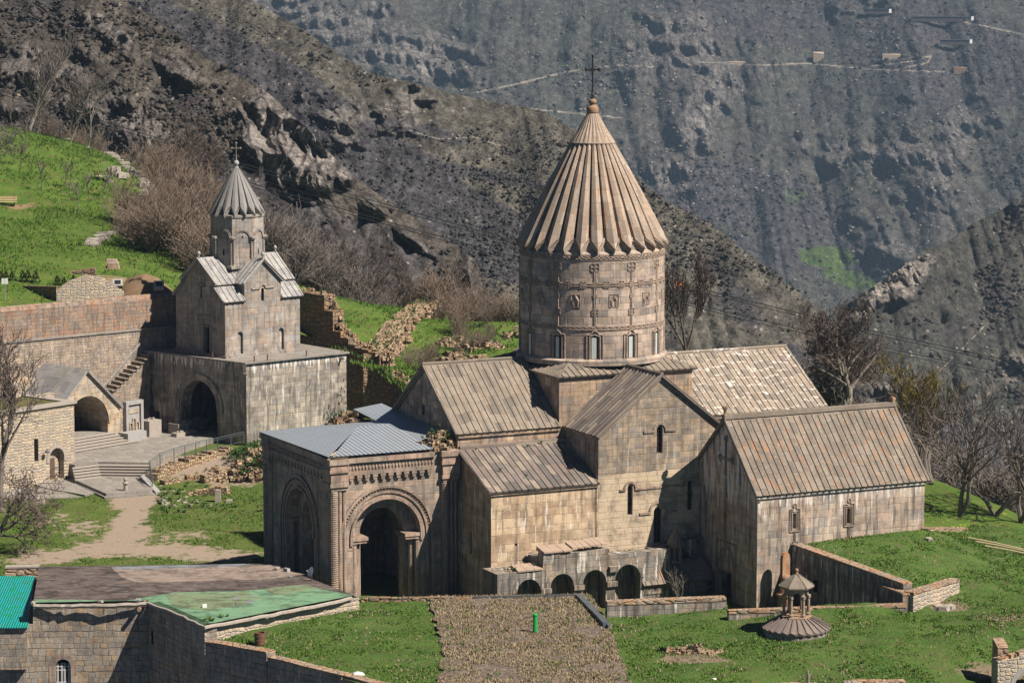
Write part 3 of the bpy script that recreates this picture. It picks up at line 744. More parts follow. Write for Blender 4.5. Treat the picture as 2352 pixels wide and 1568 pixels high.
# hood mouldings, ledge and drain cable on the transept front
mb = MB(); W0 = C.W(-5.15, -11.0, 0); dd = (C.e.x, C.e.y)
def hood(mb, u, zs, r, sidew, zoff=0.0):
    arch_ring(mb, (W0.x, W0.y), dd, tw(u), zs, r, r + .16, .09, n=14, depth=.0)
    for s_ in (-1, 1):
        a0 = tw(u) + s_ * r; a1 = tw(u) + s_ * (r + sidew); a0, a1 = min(a0, a1), max(a0, a1)
        A = Vector((W0.x, W0.y, 0)) + C.e * a0 - C.n * .09; q = [A, A + C.e * (a1 - a0), A + C.e * (a1 - a0) + C.n * .1, A + C.n * .1]
        mb.prism([tuple(x[:2]) for x in q], zs - .16, zs)
for h_ in ((-.02, 12.72, .42, .95), (-.13, 6.6, .62, .95)): mb = MB(); hood(mb, *h_); mb.build('window_hood', M['trim'], twall)
mb = MB(); hood(mb, -2.49, 8.5, .40, .5); hood(mb, 2.60, 8.45, .40, .5)
A = Vector((W0.x, W0.y, 0)) + C.e * (tw(-2.09) + .5) - C.n * .07; q = [A, A + C.e * 3.3, A + C.e * 3.3 + C.n * .08, A + C.n * .08]
mb.prism([tuple(x[:2]) for x in q], 8.35, 8.5)
mb.build('window_hood', M['trim'], twall)
# corner room with lean-to roof (south-west) and its mirror on the south-east
def annex(u0, u1, sgn=1):
    mb = MB(); A = C.W(u0, -6.0, 0)
    cwall(mb, C, (u0, -5.752), (u0, -11.0), [(0, 0), (5.248, 0), (5.248, 9.15), (0, 11.3)], [arch(1.8, .34, 3.95, 5.5)] if sgn > 0 else [], .8)
    cwall(mb, C, (u0 + .802, -11.0), (u1, -11.0), [(0, 0), (u1 - u0 - .802, 0), (u1 - u0 - .802, 9.2), (0, 9.2)], [[(1.1, 5.0), (1.3, 5.0), (1.3, 5.18), (1.1, 5.18)]] if sgn > 0 else [], .8)
    C.block(mb, u0 - .12, u1, -11.14, -11.002, 8.86, 9.08)
    wl = mb.build('corner_room_wall', M['annex'], church)
    mb = MB(); e = .28
    roof(mb, [C.W(u0 - e, -11.3, 9.18), C.W(u1 - .02, -11.3, 9.18), C.W(u1 - .02, -5.76, 11.55), C.W(u0 - e, -5.76, 11.55)], rib=.52, seed=3, jit=.02, top=.3)
    mb.tube([C.W(u0 - e + .05, -11.3, 9.1), C.W(u0 - e + .05, -5.76, 11.48)], .1, 4)
    C.block(mb, u0 - .1, u1, -5.95, -5.754, 11.45, 11.75)
    mb.build('corner_room_roof', M['roof_annex'], church)
    return wl
aw = annex(-13.9, -5.17); annex(5.17, 14.0, -1)
mb = MB(); vs = [C.W(-13.9 + .5, -(7.55 + x) , z) for x, z in arch(0, .36, 3.95, 5.5)]; mb.add(vs, [tuple(range(len(vs)))[::-1]]); mb.build('window', M['dark'], aw)
mb = MB(); mb.tube([C.W(-5.3, -11.04, 9.1), C.W(-5.32, -11.05, 6.5), C.W(-5.25, -11.06, 3.9)], .02, 4); mb.tube([C.W(-5.38, -11.04, 9.1), C.W(-5.40, -11.05, 6.5), C.W(-5.25, -11.06, 3.9), C.W(-1, -11.5, 4.15), C.W(1.5, -11.3, 4.4)], .015, 4)
mb.build('cable', M['iron'], church)
# tufts growing on the roofs
def tuft(mb, p, s, n=9, rg=rnd):
    p = Vector(p)
    for i in range(n):
        a = rg.uniform(0, 6.28); l = s * rg.uniform(.5, 1); d = Vector((math.cos(a) * .6, math.sin(a) * .6, rg.uniform(.5, 1))) * l; q = Vector((-math.sin(a), math.cos(a), 0)) * s * .12
        mb.add([p - q, p + q, p + d], [(0, 1, 2)])
mb = MB()
for (u, v) in ((-12.2, -9.0), (-8.7, -6.4), (-10.6, -10.0), (-6.2, -7.4), (-7.4, -6.1), (-12.9, -6.3)):
    z = 9.3 + (v + 11.3) / 5.54 * 2.37; tuft(mb, C.W(u, v, z), .32, 22)
tag(mb.build('roof_weeds', M['shrubleaf'], church), kind='stuff')

# ================================================================ BELL PORTICO (west)
port = thing('portico', C.W(-19, 0, 0), 'tall stone porch with round arches and a blue grey corrugated metal roof beside the church', 'porch')
PU0, PU1, PV0, PV1, PZ = -24.0, -14.2, -5.7, 7.3, 11.55
mb = MB()
def portal(mb, a, b, cx, extra=0.0, zs=5.55, L=None):
    A, B = C.W(a[0], a[1], 0), C.W(b[0], b[1], 0); L = (B - A).length; d = tuple((B - A).normalized()[:2])
    # outer skin with wide arch, inner skin with narrower arch
    def notch(w_, z_): return [(0, -.5), (cx - w_ / 2, -.5)] + arch(cx, w_, -.3, z_, 16)[1:-1] + [(cx + w_ / 2, -.5), (L, -.5), (L, PZ), (0, PZ)]
    wall2d(mb, (A.x, A.y), d, notch(5.4, zs), (), .9)
    inn = Vector((-d[1], d[0], 0)); A2 = A + inn * .9
    def notch2(w_, z_): return [(.9, -.5), (cx - w_ / 2, -.5)] + arch(cx, w_, -.3, z_, 16)[1:-1] + [(cx + w_ / 2, -.5), (L - .9, -.5), (L - .9, PZ - .5), (.9, PZ - .5)]
    wall2d(mb, (A2.x, A2.y), d, notch2(3.5, zs + .15), (), .9)
    return (A.x, A.y), d, L
oS, dS, LS = portal(mb, (PU0, PV0), (PU1, PV0), 4.15)
oW, dW, LW = portal(mb, (PU0 - .001, PV1 - .95), (PU0 - .001, PV0 + .95), PV1 - .95 - 0.9, zs=5.6)
cwall(mb, C, (PU1, PV1), (PU0, PV1), [(0, -.5), (2.6, -.5)] + arch(4.6, 4.0, -.3, 5.6, 16)[1:-1] + [(6.6, -.5), (9.8, -.5), (9.8, PZ), (0, PZ)], (), 1.0)
pw = mb.build('porch_wall', M['portico'], port)
# archivolts with saw-tooth carving
mb = MB()
for (o_, d_, cx) in ((oS, dS, 4.15), (oW, dW, PV1 - .95 - .9)):
    arch_ring(mb, o_, d_, cx, 5.55, 3.55, 3.75, .16, n=28, legs=1.0); arch_ring(mb, o_, d_, cx, 5.55, 3.15, 3.33, .10, n=28, legs=1.0)
    arch_ring(mb, o_, d_, cx, 5.55, 2.70, 2.9, .12, n=28, legs=5.0)
    dv = Vector((d_[0], d_[1], 0)); out = Vector((d_[1], -d_[0], 0)); O = Vector((o_[0], o_[1], 0))
    for k in range(44):
        a = math.pi * (k + .5) / 44; c_ = O + dv * (cx - 3.44 * math.cos(a)) + Vector((0, 0, 5.55 + 3.44 * math.sin(a)))
        t_ = dv * math.sin(a) + Vector((0, 0, math.cos(a))); r_ = dv * -math.cos(a) + Vector((0, 0, math.sin(a)))
        mb.add([c_ - t_ * .09 - r_ * .11, c_ + t_ * .09 - r_ * .11, c_ + t_ * .09 + r_ * .11, c_ - t_ * .09 + r_ * .11, c_ + out * .13], [(0, 1, 4), (1, 2, 4), (2, 3, 4), (3, 0, 4)])
    for k in range(22):
        for s_ in (-1, 1):
            c_ = O + dv * (cx + s_ * 3.44) + Vector((0, 0, 5.4 - k * .2)); t_ = Vector((0, 0, 1)); r_ = dv
            mb.add([c_ - t_ * .08 - r_ * .11, c_ + t_ * .08 - r_ * .11, c_ + t_ * .08 + r_ * .11, c_ - t_ * .08 + r_ * .11, c_ + out * .13], [(0, 4, 1), (1, 4, 2), (2, 4, 3), (3, 4, 0)])
mb.build('archivolt', M['trim'], port)
# corner shafts with capitals
def shaftset(u, v, su=1, sv=1, z0=-.3, z1=9.2):
    mb = MB()
    for (du, dv_, r_, tw_) in ((-.05, -.05, .34, 1), (.42, -.06, .17, 0), (.78, -.04, .15, 0), (-.06, .42, .17, 0), (-.04, .78, .15, 0)):
        c_ = C.W(u + du * su, v + dv_ * sv, 0)
        if tw_:
            for i in range(int((z1 - z0) / .16)):
                z = z0 + i * .16; mb.lathe(c_, [(r_ - .05, z), (r_, z + .04), (r_, z + .11), (r_ - .05, z + .158)], 12)
        else: mb.lathe(c_, [(r_, z0), (r_, z1)], 10)
    mb.build('corner_shaft', M['trim'], port)
    mb = MB(); e = .0
    for (a, z0_, z1_) in ((.30, 9.2, 9.45), (.42, 9.45, 9.7), (.34, 9.7, 10.5), (.46, 10.5, 10.75), (.40, 10.75, 11.1), (.5, 11.1, 11.5)):
        us = sorted((u - a * su, u + 1.05 * su)); vs_ = sorted((v - a * sv, v + 1.05 * sv)); C.block(mb, us[0], us[1], vs_[0], vs_[1], z0_, z1_)
    mb.build('corner_capital', M['trim'], port)
shaftset(PU0, PV0); shaftset(PU0, PV1, 1, -1); shaftset(PU1 - .9, PV0, 1, 1)
# frieze: stepped hanging brackets and carved band
mb = MB()
def frieze(o_, d_, L, s0_, s1_):
    dv = Vector((d_[0], d_[1], 0)); out = Vector((d_[1], -d_[0], 0)); O = Vector((o_[0], o_[1], 0))
    def bx(a, b, z0_, z1_, pr, p0=-.02):
        q = [O + dv * a + out * pr, O + dv * b + out * pr, O + dv * b + out * p0, O + dv * a + out * p0]; mb.prism([tuple(x[:2]) for x in q], z0_, z1_)
    bx(s0_, s1_, 10.22, 10.5, .26); bx(s0_, s1_, 10.5, 11.0, .16); bx(s0_, s1_, 11.0, 11.14, .24); bx(s0_, s1_, 11.14, 11.5, .36)
    n = int((s1_ - s0_) / .62)
    for i in range(n):
        a = s0_ + (i + .12) * (s1_ - s0_) / n; st = .46
        bx(a, a + .40, 10.0, 10.22, .25); bx(a + .06, a + .34, 9.78, 10.0, .22); 
    m_ = int((s1_ - s0_) / .26)
    for i in range(m_):
        a = s0_ + (i + .5) * (s1_ - s0_) / m_; c_ = O + dv * a + out * .16
        mb.tube([c_ + Vector((0, 0, 10.56)) , c_ + Vector((0, 0, 10.72)) + out * .03, c_ + Vector((0, 0, 10.94))], [.05, .085, .04], 5)
frieze(oS, dS, LS, 1.05, LS - 1.9); frieze(oW, dW, LW, .1, LW - .1)
mb.build('carved_frieze', M['trim'], port)
# impost capitals and half columns inside the arches
for (uu, s_) in ((-21.7, 1), (-18.0, -1)):
    mb = MB()
    for (du, dv_) in ((0, 1.15), (-.35 * s_, .55), (-.7 * s_, .2)):
        c_ = C.W(uu + du, PV0 + dv_, 0); mb.lathe(c_, [(.24, -.3), (.24, 4.9), (.2, 4.95), (.3, 5.1)], 10)
    us = sorted((uu + .3 * s_, uu - 1.0 * s_)); C.block(mb, us[0], us[1], PV0 + .02, PV0 + 1.75, 5.1, 5.3); C.block(mb, us[0] - .08, us[1] + .08, PV0 - .06, PV0 + 1.8, 5.3, 5.55)
    mb.build('half_columns', M['trim'], port)
for vv_ in (3.4, -1.0):
    mb = MB(); us = sorted((vv_, vv_ + (1.0 if vv_ > 0 else -1.0))); C.block(mb, PU0 - .05, PU0 + 1.8, us[0], us[1], 5.3, 5.55)
    for k in range(2): mb.lathe(C.W(PU0 + .5 + .6 * k, vv_ + (.25 if vv_ > 0 else -.25), 0), [(.24, -.3), (.24, 5.3)], 10)
    mb.build('half_columns', M['trim'], port)
# inner north-east piers and dark back
mb = MB(); C.block(mb, -14.9, PU1, PV0 + 1.9, PV1 - 1.1, -.3, 11.0); C.block(mb, PU0 + 1.9, -14.95, PV0 + 1.85, PV1 - 1.05, 10.4, 10.9)
for v in (-2.6, 0, 2.6): mb.lathe(C.W(-15.0, v, 0), [(.3, -.3), (.3, 10.3)], 10)
mb.build('inner_wall', M['portico'], port)
# corrugated roof: hipped over the porch, second sheet running up to the church gable
mb = MB()
r1, r2 = C.W(-19.3, .9, 12.62), C.W(-16.6, .9, 12.62)
roof(mb, [C.W(-24.25, -6.15, 11.78), C.W(-16.3, -6.15, 11.78), r2, r1], rib=0, th=.05)
roof(mb, [C.W(-24.5, 8.0, 11.60), C.W(-24.5, -5.95, 11.74), r1 + Vector((0, 0, .012))], rib=0, th=.05)
roof(mb, [C.W(-14.1, 7.9, 11.85), C.W(-24.4, 7.95, 11.58), r1, r2], rib=0, th=.05)
roof(mb, [C.W(-16.35, -6.1, 11.80), C.W(-16.55, 8.2, 12.75), C.W(-14.16, 8.2, 13.05), C.W(-14.16, -3.0, 12.5)], rib=0, th=.05)
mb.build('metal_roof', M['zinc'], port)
mb = MB(); mb.tube([C.W(-24.2, -6.0, 11.62), C.W(-23.0, -6.0, 11.62)], .06, 4); mb.tube([C.W(-24.1, -5.4, 11.7), C.W(-22.8, -4.2, 11.9)], .05, 4); mb.build('timber', M['benchwood'], port)

# ruined masonry lumps on the portico corners
def stonebit(mb, c, s, rg, flat=.7):
    c = Vector(c); a = rg.uniform(0, 3.14); ca, sa = math.cos(a), math.sin(a); h = [s * rg.uniform(.7, 1.2), s * rg.uniform(.6, 1.0), s * flat * rg.uniform(.6, 1)]
    P = []
    for sz in (-1, 1):
        for (sx, sy) in ((-1, -1), (1, -1), (1, 1), (-1, 1)):
            k = rg.uniform(.72, 1.0) * (.88 if sz > 0 else 1); x, y = sx * h[0] * k / 2, sy * h[1] * k / 2
            P.append(c + Vector((x * ca - y * sa, x * sa + y * ca, sz * h[2] / 2 + rg.uniform(-.05, .05) * s)))
    mb.box8(P)
def stonepile(name, m, frm, cu, cv, z0, ru, rv, h, n, s, seed, weeds=0, parent=None, label=None, cat=None, group=None):
    rg = random.Random(seed); mb = MB(); wd = MB()
    for i in range(n):
        a = rg.uniform(0, 6.28); q = math.sqrt(rg.random()); zz_ = rg.random() * (1 - q * .75)
        stonebit(mb, frm.W(cu + q * ru * math.cos(a), cv + q * rv * math.sin(a), z0 + zz_ * h), s * rg.uniform(.6, 1.4), rg)
    o = mb.build(name, M[m], parent)
    if label: tag(o, label, cat, group)
    for i in range(weeds):
        a = rg.uniform(0, 6.28); q = math.sqrt(rg.random()) * .95
        tuft(wd, frm.W(cu + q * ru * math.cos(a), cv + q * rv * math.sin(a), z0 + h * (1 - q * .6)), .4, 16, rg)
    if weeds: w_ = wd.build('weeds', M['shrubleaf'], o); w_['kind'] = 'stuff'
    return o
stonepile('masonry_ruin', 'ruin', C, -15.3, -4.9, 11.5, 1.35, 1.1, 1.7, 110, .42, 5, 14, label='broken orange and grey masonry heap with weeds on the porch corner beside the church roof', cat='ruin')
stonepile('masonry_ruin', 'ruin_dark', C, -17.3, 7.4, 11.5, 1.8, .9, 1.5, 80, .5, 6, 12, label='dark mossy masonry heap behind the metal roof at the far porch corner', cat='ruin')

# ================================================================ SOUTH CHAPEL
chap = thing('chapel', C.W(10, -15, 0), 'stone side chapel with lichened brown roof and two slit windows right of the church', 'chapel')
GU0, GU1, GS, GN, GR, ZS, ZN, ZR = 3.4, 17.8, -19.5, -10.6, -14.9, 9.05, 9.9, 13.8
mb = MB(); wd = GN - GS
def gv(v): return GN - v
cwall(mb, C, (GU0, GN), (GU0, GS), [(0, -.5), (wd, -.5), (wd, ZS), (gv(GR), ZR), (0, ZN - .1)], [[(gv(-14.25), -.3), (gv(-15.95), -.3), (gv(-15.95), 2.45), (gv(-14.25), 2.45)][::1], [(gv(-14.82), 8.0), (gv(-15.1), 8.0), (gv(-15.1), 9.5), (gv(-14.82), 9.5)]], .9)
L = GU1 - GU0 - .902
cwall(mb, C, (GU0 + .902, GS), (GU1, GS), [(0, -.5), (L, -.5), (L, ZS - .05), (0, ZS - .05)], [[(u - GU0 - .902 - .16, 6.2), (u - GU0 - .902 + .16, 6.2), (u - GU0 - .902 + .16, 7.35), (u - GU0 - .902 - .16, 7.35)] for u in (6.55, 11.2)], .9)
cwall(mb, C, (GU1 - .001, GS + .902), (GU1 - .001, GN), [(0, -.5), (wd - .902, -.5), (wd - .902, ZN - .1), (GR - GS - .902, ZR), (0, ZS + .6)], (), .8)
cwall(mb, C, (GU1 - .9, GN), (GU0 + .902, GN), [(0, -.5), (GU1 - GU0 - 1.802, -.5), (GU1 - GU0 - 1.802, ZN - .2), (0, ZN - .2)], (), .8)
C.block(mb, GU0 - .1, GU1 + .1, GS - .13, GS - .002, ZS - .42, ZS - .14)
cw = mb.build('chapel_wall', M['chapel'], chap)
mb = MB(); e = .26; slS = (ZR - ZS) / (GR - GS); slN = (ZR - ZN) / (GN - GR)
S0, S1 = C.W(GU0 - e, GS - e, ZS - slS * e + .12), C.W(GU1 + e, GS - e, ZS - slS * e + .12); N0, N1 = C.W(GU0 - e, GN + e, ZN - slN * e + .12), C.W(GU1 + e, GN + e, ZN - slN * e + .12)
R0, R1 = C.W(GU0 - e, GR, ZR + .12), C.W(GU1 + e, GR, ZR + .12)
roof(mb, [S0, S1, R1, R0], rib=.525, rr=.085, seed=8, jit=.015, top=.35); roof(mb, [N1, N0, R0, R1], rib=.525, seed=9)
mb.tube([S0 + C.e * .06 - Vector((0, 0, .04)), R0 + C.e * .06 - Vector((0, 0, .04))], .11, 5); mb.tube([N0 + C.e * .06 - Vector((0, 0, .04)), R0 + C.e * .06 - Vector((0, 0, .04))], .13, 5)
mb.tube([S1 - C.e * .06, R1 - C.e * .06], .10, 5)
for (z_, o_) in ((-.32, .34), (-.5, .40)):
    mb.tube([N0 + C.e * o_ - C.n * .2 + Vector((0, 0, z_)), R0 + C.e * o_ + Vector((0, 0, z_))], .09, 4); mb.tube([S0 + C.e * o_ + C.n * .2 + Vector((0, 0, z_)), R0 + C.e * o_ + Vector((0, 0, z_))], .09, 4)
chr_ = mb.build('chapel_roof', M['roof_chapel'], chap)
mb = MB(); mb.prism(C.poly([(GU0 - e, GR - .22), (GU1 + e, GR - .22), (GU1 + e, GR + .22), (GU0 - e, GR + .22)]), ZR + .05, ZR + .36); mb.build('ridge_cap', M['roof_chapel'], chr_)
mb = MB(); p = C.W(GU0 - .1, GR, ZR + .36); mb.lathe(p, [(.17, 0), (.12, .1), (.10, .35), (.22, .42), (.12, .5)], 8)
for k in range(6): a = k * 1.047; mb.lathe(p + Vector((math.cos(a) * .14, math.sin(a) * .14, .55)), [(.02, -.12), (.1, -.04), (.1, .06), (.02, .13)], 6)
mb.build('ridge_finial', M['finial'], chr_)
mb = MB(); mb.lathe(C.W(GU1 + .05, GR, ZR + .36), [(.25, -.1), (.2, .1), (.26, .14), (.26, .28), (.2, .32), (.2, .4)], 4); mb.build('ridge_finial', M['finial'], chr_)
# slit windows with carved frames
for u in (6.55, 11.2):
    mb = MB(); mb.add([C.W(u + x, GS + .3, z) for x, z in ((-.17, 6.15), (.17, 6.15), (.17, 7.4), (-.17, 7.4))], [(0, 1, 2, 3)]); po = mb.build('window', M['blind' if u < 8 else 'glass'], chap)
    mb = MB(); F1 = lambda x, z: C.W(u + x, GS - .03, z)
    mb.tube([F1(-.42, 6.0), F1(-.42, 7.65), F1(-.12, 7.65), F1(-.12, 7.85), F1(.12, 7.85), F1(.12, 7.65), F1(.42, 7.65), F1(.42, 6.0), F1(-.42, 6.0)], .06, 4)
    mb.tube([F1(-.26, 6.1), F1(-.26, 7.48), F1(.26, 7.48), F1(.26, 6.1), F1(-.26, 6.1)], .04, 4); mb.tube([F1(-.06, 6.0), F1(-.06, 5.25)], .045, 4); mb.tube([F1(.06, 6.0), F1(.06, 5.25)], .045, 4)
    mb.tube([F1(.13 * math.cos(t), 7.92 + .13 * math.sin(t)) for t in [i * .628 for i in range(11)]], .05, 4, cap=False)
    for s_ in (-.2, .2): mb.tube([F1(s_ + .1 * math.cos(t), 5.15 + .1 * math.sin(t)) for t in [i * .628 for i in range(11)]], .04, 4, cap=False)
    mb.build('window_surround', M['trim'], po)
# west door, slit and carved cross
mb = MB(); mb.add([C.W(GU0 + .6, v, z) for v, z in ((-14.2, -.5), (-16.0, -.5), (-16.0, 2.5), (-14.2, 2.5))], [(0, 1, 2, 3)]); mb.build('doorway', M['dark'], chap)
mb = MB(); mb.add([C.W(GU0 + .4, v, z) for v, z in ((-14.8, 7.95), (-15.12, 7.95), (-15.12, 9.55), (-14.8, 9.55))], [(0, 1, 2, 3)]); mb.build('window', M['blind'], chap)
mb = MB(); F2 = lambda v, z, d_=.04: C.W(GU0 - d_, v, z)
mb.tube([F2(-14.15, -.3), F2(-14.15, 2.55), F2(-16.05, 2.55), F2(-16.05, -.3)], .10, 4); mb.tube([F2(-13.75, -.3), F2(-13.75, 4.7), F2(-16.5, 4.7), F2(-16.5, -.3)], .11, 4)
mb.tube([F2(-13.95, 2.6)] + [F2(-13.95 - 1.15 * (1 - math.cos(t)), 2.6 + 1.75 * math.sin(t)) for t in (.5, 1.0, 1.57)] + [F2(-16.25 + 1.15 * (1 - math.cos(t)), 2.6 + 1.75 * math.sin(t)) for t in (1.0, .5)] + [F2(-16.25, 2.6)], .09, 4)
mb.build('door_surround', M['trim'], chap)
mb = MB(); cz = 10.9; cv = -14.95
for dx in (-.07, .07): mb.tube([F2(cv + dx, 3.6), F2(cv + dx, 7.8)], .05, 4); mb.tube([F2(cv + dx, 9.6), F2(cv + dx, 12.5)], .05, 4)
for dz in (-.07, .07): mb.tube([F2(cv - .9, cz + dz), F2(cv + .9, cz + dz)], .05, 4)
for (a, b) in ((-.9, 0), (.9, 0), (0, 1.5)):
    for k in range(3): t0 = k * 2.09; mb.tube([F2(cv + a + .16 * math.cos(t0) + .13 * math.cos(t), cz + b + .16 * math.sin(t0) + .13 * math.sin(t)) for t in [i * .785 for i in range(9)]], .035, 4, cap=False)
mb.build('carved_cross', M['trim'], chap)
# ================================================================ ARCADE, TOMB SHRINE, COURT WALLS
M['pinkslab'] = plain('pink_slabs', (.33, .25, .195), .9, .1, .25, 2)
arc = thing('arcade', C.W(-8, -13, 0), 'weathered stone arcade of blind round arches standing against the church wall', 'arcade')
mb = MB(); A = C.W(-14.6, -13.5, 0); L = 13.2
def au(u): return u + 14.6
ol = [(0, -.4)] + sum([arch(au(c), w_, -.3, zs, 12)[0:0] + [(au(c) - w_ / 2, -.4)] + arch(au(c), w_, -.3, zs, 12)[1:-1] + [(au(c) + w_ / 2, -.4)] for c, w_, zs in ((-12.1, 1.9, 2.1), (-9.4, 1.9, 2.25), (-6.75, 1.9, 2.3), (-4.0, 2.1, 2.35))], [])
ol += [(L, -.4), (L, 4.2), (au(-5.6), 4.25), (au(-5.6), 4.7), (au(-8.0), 4.65), (au(-10.9), 4.85), (au(-10.95), 3.75), (0, 3.6)]
wall2d(mb, (A.x, A.y), tuple(C.e[:2]), ol, (), .9)
C.block(mb, -14.6, -10.9, -12.6, -11.0, -.3, 3.6); C.block(mb, -10.9, -5.6, -12.6, -11.0, 3.4, 4.3); C.block(mb, -5.6, -1.4, -12.6, -11.0, 3.4, 3.85)
C.block(mb, -14.0, -1.4, -12.1, -11.2, -.3, 3.4)
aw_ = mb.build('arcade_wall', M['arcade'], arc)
mb = MB()
for c, w_, zs in ((-12.1, 1.9, 2.1), (-9.4, 1.9, 2.25), (-6.75, 1.9, 2.3), (-4.0, 2.1, 2.35)):
    arch_ring(mb, (A.x, A.y), tuple(C.e[:2]), au(c), zs, w_ / 2, w_ / 2 + .34, .05, n=16)
for c in (-10.75, -8.07, -5.35): C.block(mb, c - .42, c + .42, -13.72, -13.502, 1.9, 2.25)
C.block(mb, -1.5, -.2, -13.0, -12.2, -.3, 4.1); C.block(mb, -5.6, -4.9, -13.8, -13.501, 3.0, 3.4)
mb.build('impost', M['arcade'], arc)
# broken roof slabs and rubble on top of the arcade
mb = MB(); rg = random.Random(3)
for (u0, u1, v0, v1, z) in ((-13.0, -10.95, -13.55, -12.4, 3.68), (-10.9, -8.6, -13.6, -12.3, 4.86), (-8.5, -7.0, -13.3, -12.2, 4.95), (-7.0, -5.6, -13.3, -11.9, 5.0)):
    n = 3; mb = MB()
    for i in range(n):
        a = u0 + (u1 - u0) * i / n; b = u0 + (u1 - u0) * (i + 1) / n - .03
        mb.prism(C.poly([(a, v0 - rg.uniform(0, .1)), (b, v0 - rg.uniform(0, .1)), (b, v1), (a, v1)]), z - .05, [z + .06, z + .06, z + .3, z + .3])
    mb.build('loose_slabs', M['pinkslab'], arc)
mb = MB()
for i in range(60):
    u = rg.uniform(-14.4, -2); stonebit(mb, C.W(u, rg.uniform(-13.3, -11.3), (3.65 if u < -11 else 4.5 if u < -5.6 else 4.0)), rg.uniform(.2, .45), rg, .4)
tag(mb.build('rubble', M['pinkslab'], arc), kind='stuff')
mb = MB()
for i in range(26):
    u = rg.uniform(-14.2, -2.2); tuft(mb, C.W(u, rg.uniform(-13.4, -11.6), (3.7 if u < -11 else 4.75 if u < -5.6 else 4.0)), rg.uniform(.25, .5), 18, rg)
tag(mb.build('weeds', M['shrubleaf'], arc), kind='stuff')
# sloping arched link east of arcade
mb = MB(); B0 = C.W(-1.2, -11.75, 0)
wall2d(mb, (B0.x, B0.y), tuple(C.e[:2]), [(0, -.3), (.5, -.3)] + arch(2.0, 3.0, -.3, 2.6, 12, 1.3)[1:-1] + [(3.5, -.3), (4.5, -.3), (4.5, 4.5), (0, 4.0)], (), .7)
mb.build('link_wall', M['arcade'], arc)

# tomb shrine with gabled slab roof, open lantern and corner spirelet
tomb = thing('tomb_shrine', C.W(-.5, -16, 0), 'small gabled tomb shrine with ribbed roof and a columned lantern in the shaded corner', 'shrine')
mb = MB(); TU0, TU1, TS, TN = -2.5, 3.0, -13.5, -11.8
cwall(mb, C, (TU0, TN), (TU0, TS), [(0, -.4), (1.7, -.4), (1.7, 1.85), (.55, 3.0), (0, 2.6)], (), .5)
cwall(mb, C, (TU0 + .502, TS), (TU1, TS), [(0, -.4), (4.698, -.4), (4.698, 1.75), (0, 1.75)], (), .5)
C.block(mb, TU0 - .08, TU1, TS - .08, TS - .002, 1.55, 1.74); C.block(mb, TU0 - .05, TU1, TS - .05, TS - .002, 1.0, 1.15)
cwall(mb, C, (TU1, TN), (TU0 + .502, TN), [(0, -.4), (4.698, -.4), (4.698, 1.75), (0, 1.75)], (), .4)
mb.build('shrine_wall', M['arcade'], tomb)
mb = MB(); roof(mb, [C.W(TU0 - .25, TS - .25, 1.72), C.W(TU1 + .2, TS - .25, 1.72), C.W(TU1 + .2, -12.4, 3.1), C.W(TU0 - .25, -12.4, 3.1)], rib=.5, seed=4); roof(mb, [C.W(TU1 + .2, TN + .25, 2.45), C.W(TU0 - .25, TN + .25, 2.45), C.W(TU0 - .25, -12.4, 3.1), C.W(TU1 + .2, -12.4, 3.1)], rib=.5, seed=5)
mb.build('shrine_roof', M['roof_chapel'], tomb)
mb = MB(); o = C.W(.6, -12.4, 2.95)
mb.lathe(o, [(.62, 0), (.62, .16), (.5, .2)], 6)
for k in range(6): a = k * 1.047 + .3; mb.tube([o + Vector((.42 * math.cos(a), .42 * math.sin(a), .18)), o + Vector((.42 * math.cos(a), .42 * math.sin(a), 1.3))], .085, 8)
mb.lathe(o, [(.50, 1.28), (.56, 1.4), (.56, 1.5)], 12); mb.build('lantern', M['trim'], tomb)
mb = foldcone(o, 12, .1, [(.66, 1.42, .58, 1.55), (.4, 2.0, .35, 2.02), (.08, 2.35, .07, 2.35)], .03); mb.lathe(o, [(.08, 2.3), (.1, 2.45), (.02, 2.55)], 8); mb.build('lantern_roof', M['roof_chapel'], tomb)
mb = MB(); o = C.W(TU0, -12.4, 3.0); mb.lathe(o, [(.22, 0), (.22, .1), (.16, .14), (.16, .6), (.2, .66), (.16, .9), (.05, 1.2), (.02, 1.3)], 8); mb.build('spirelet', M['trim'], tomb)

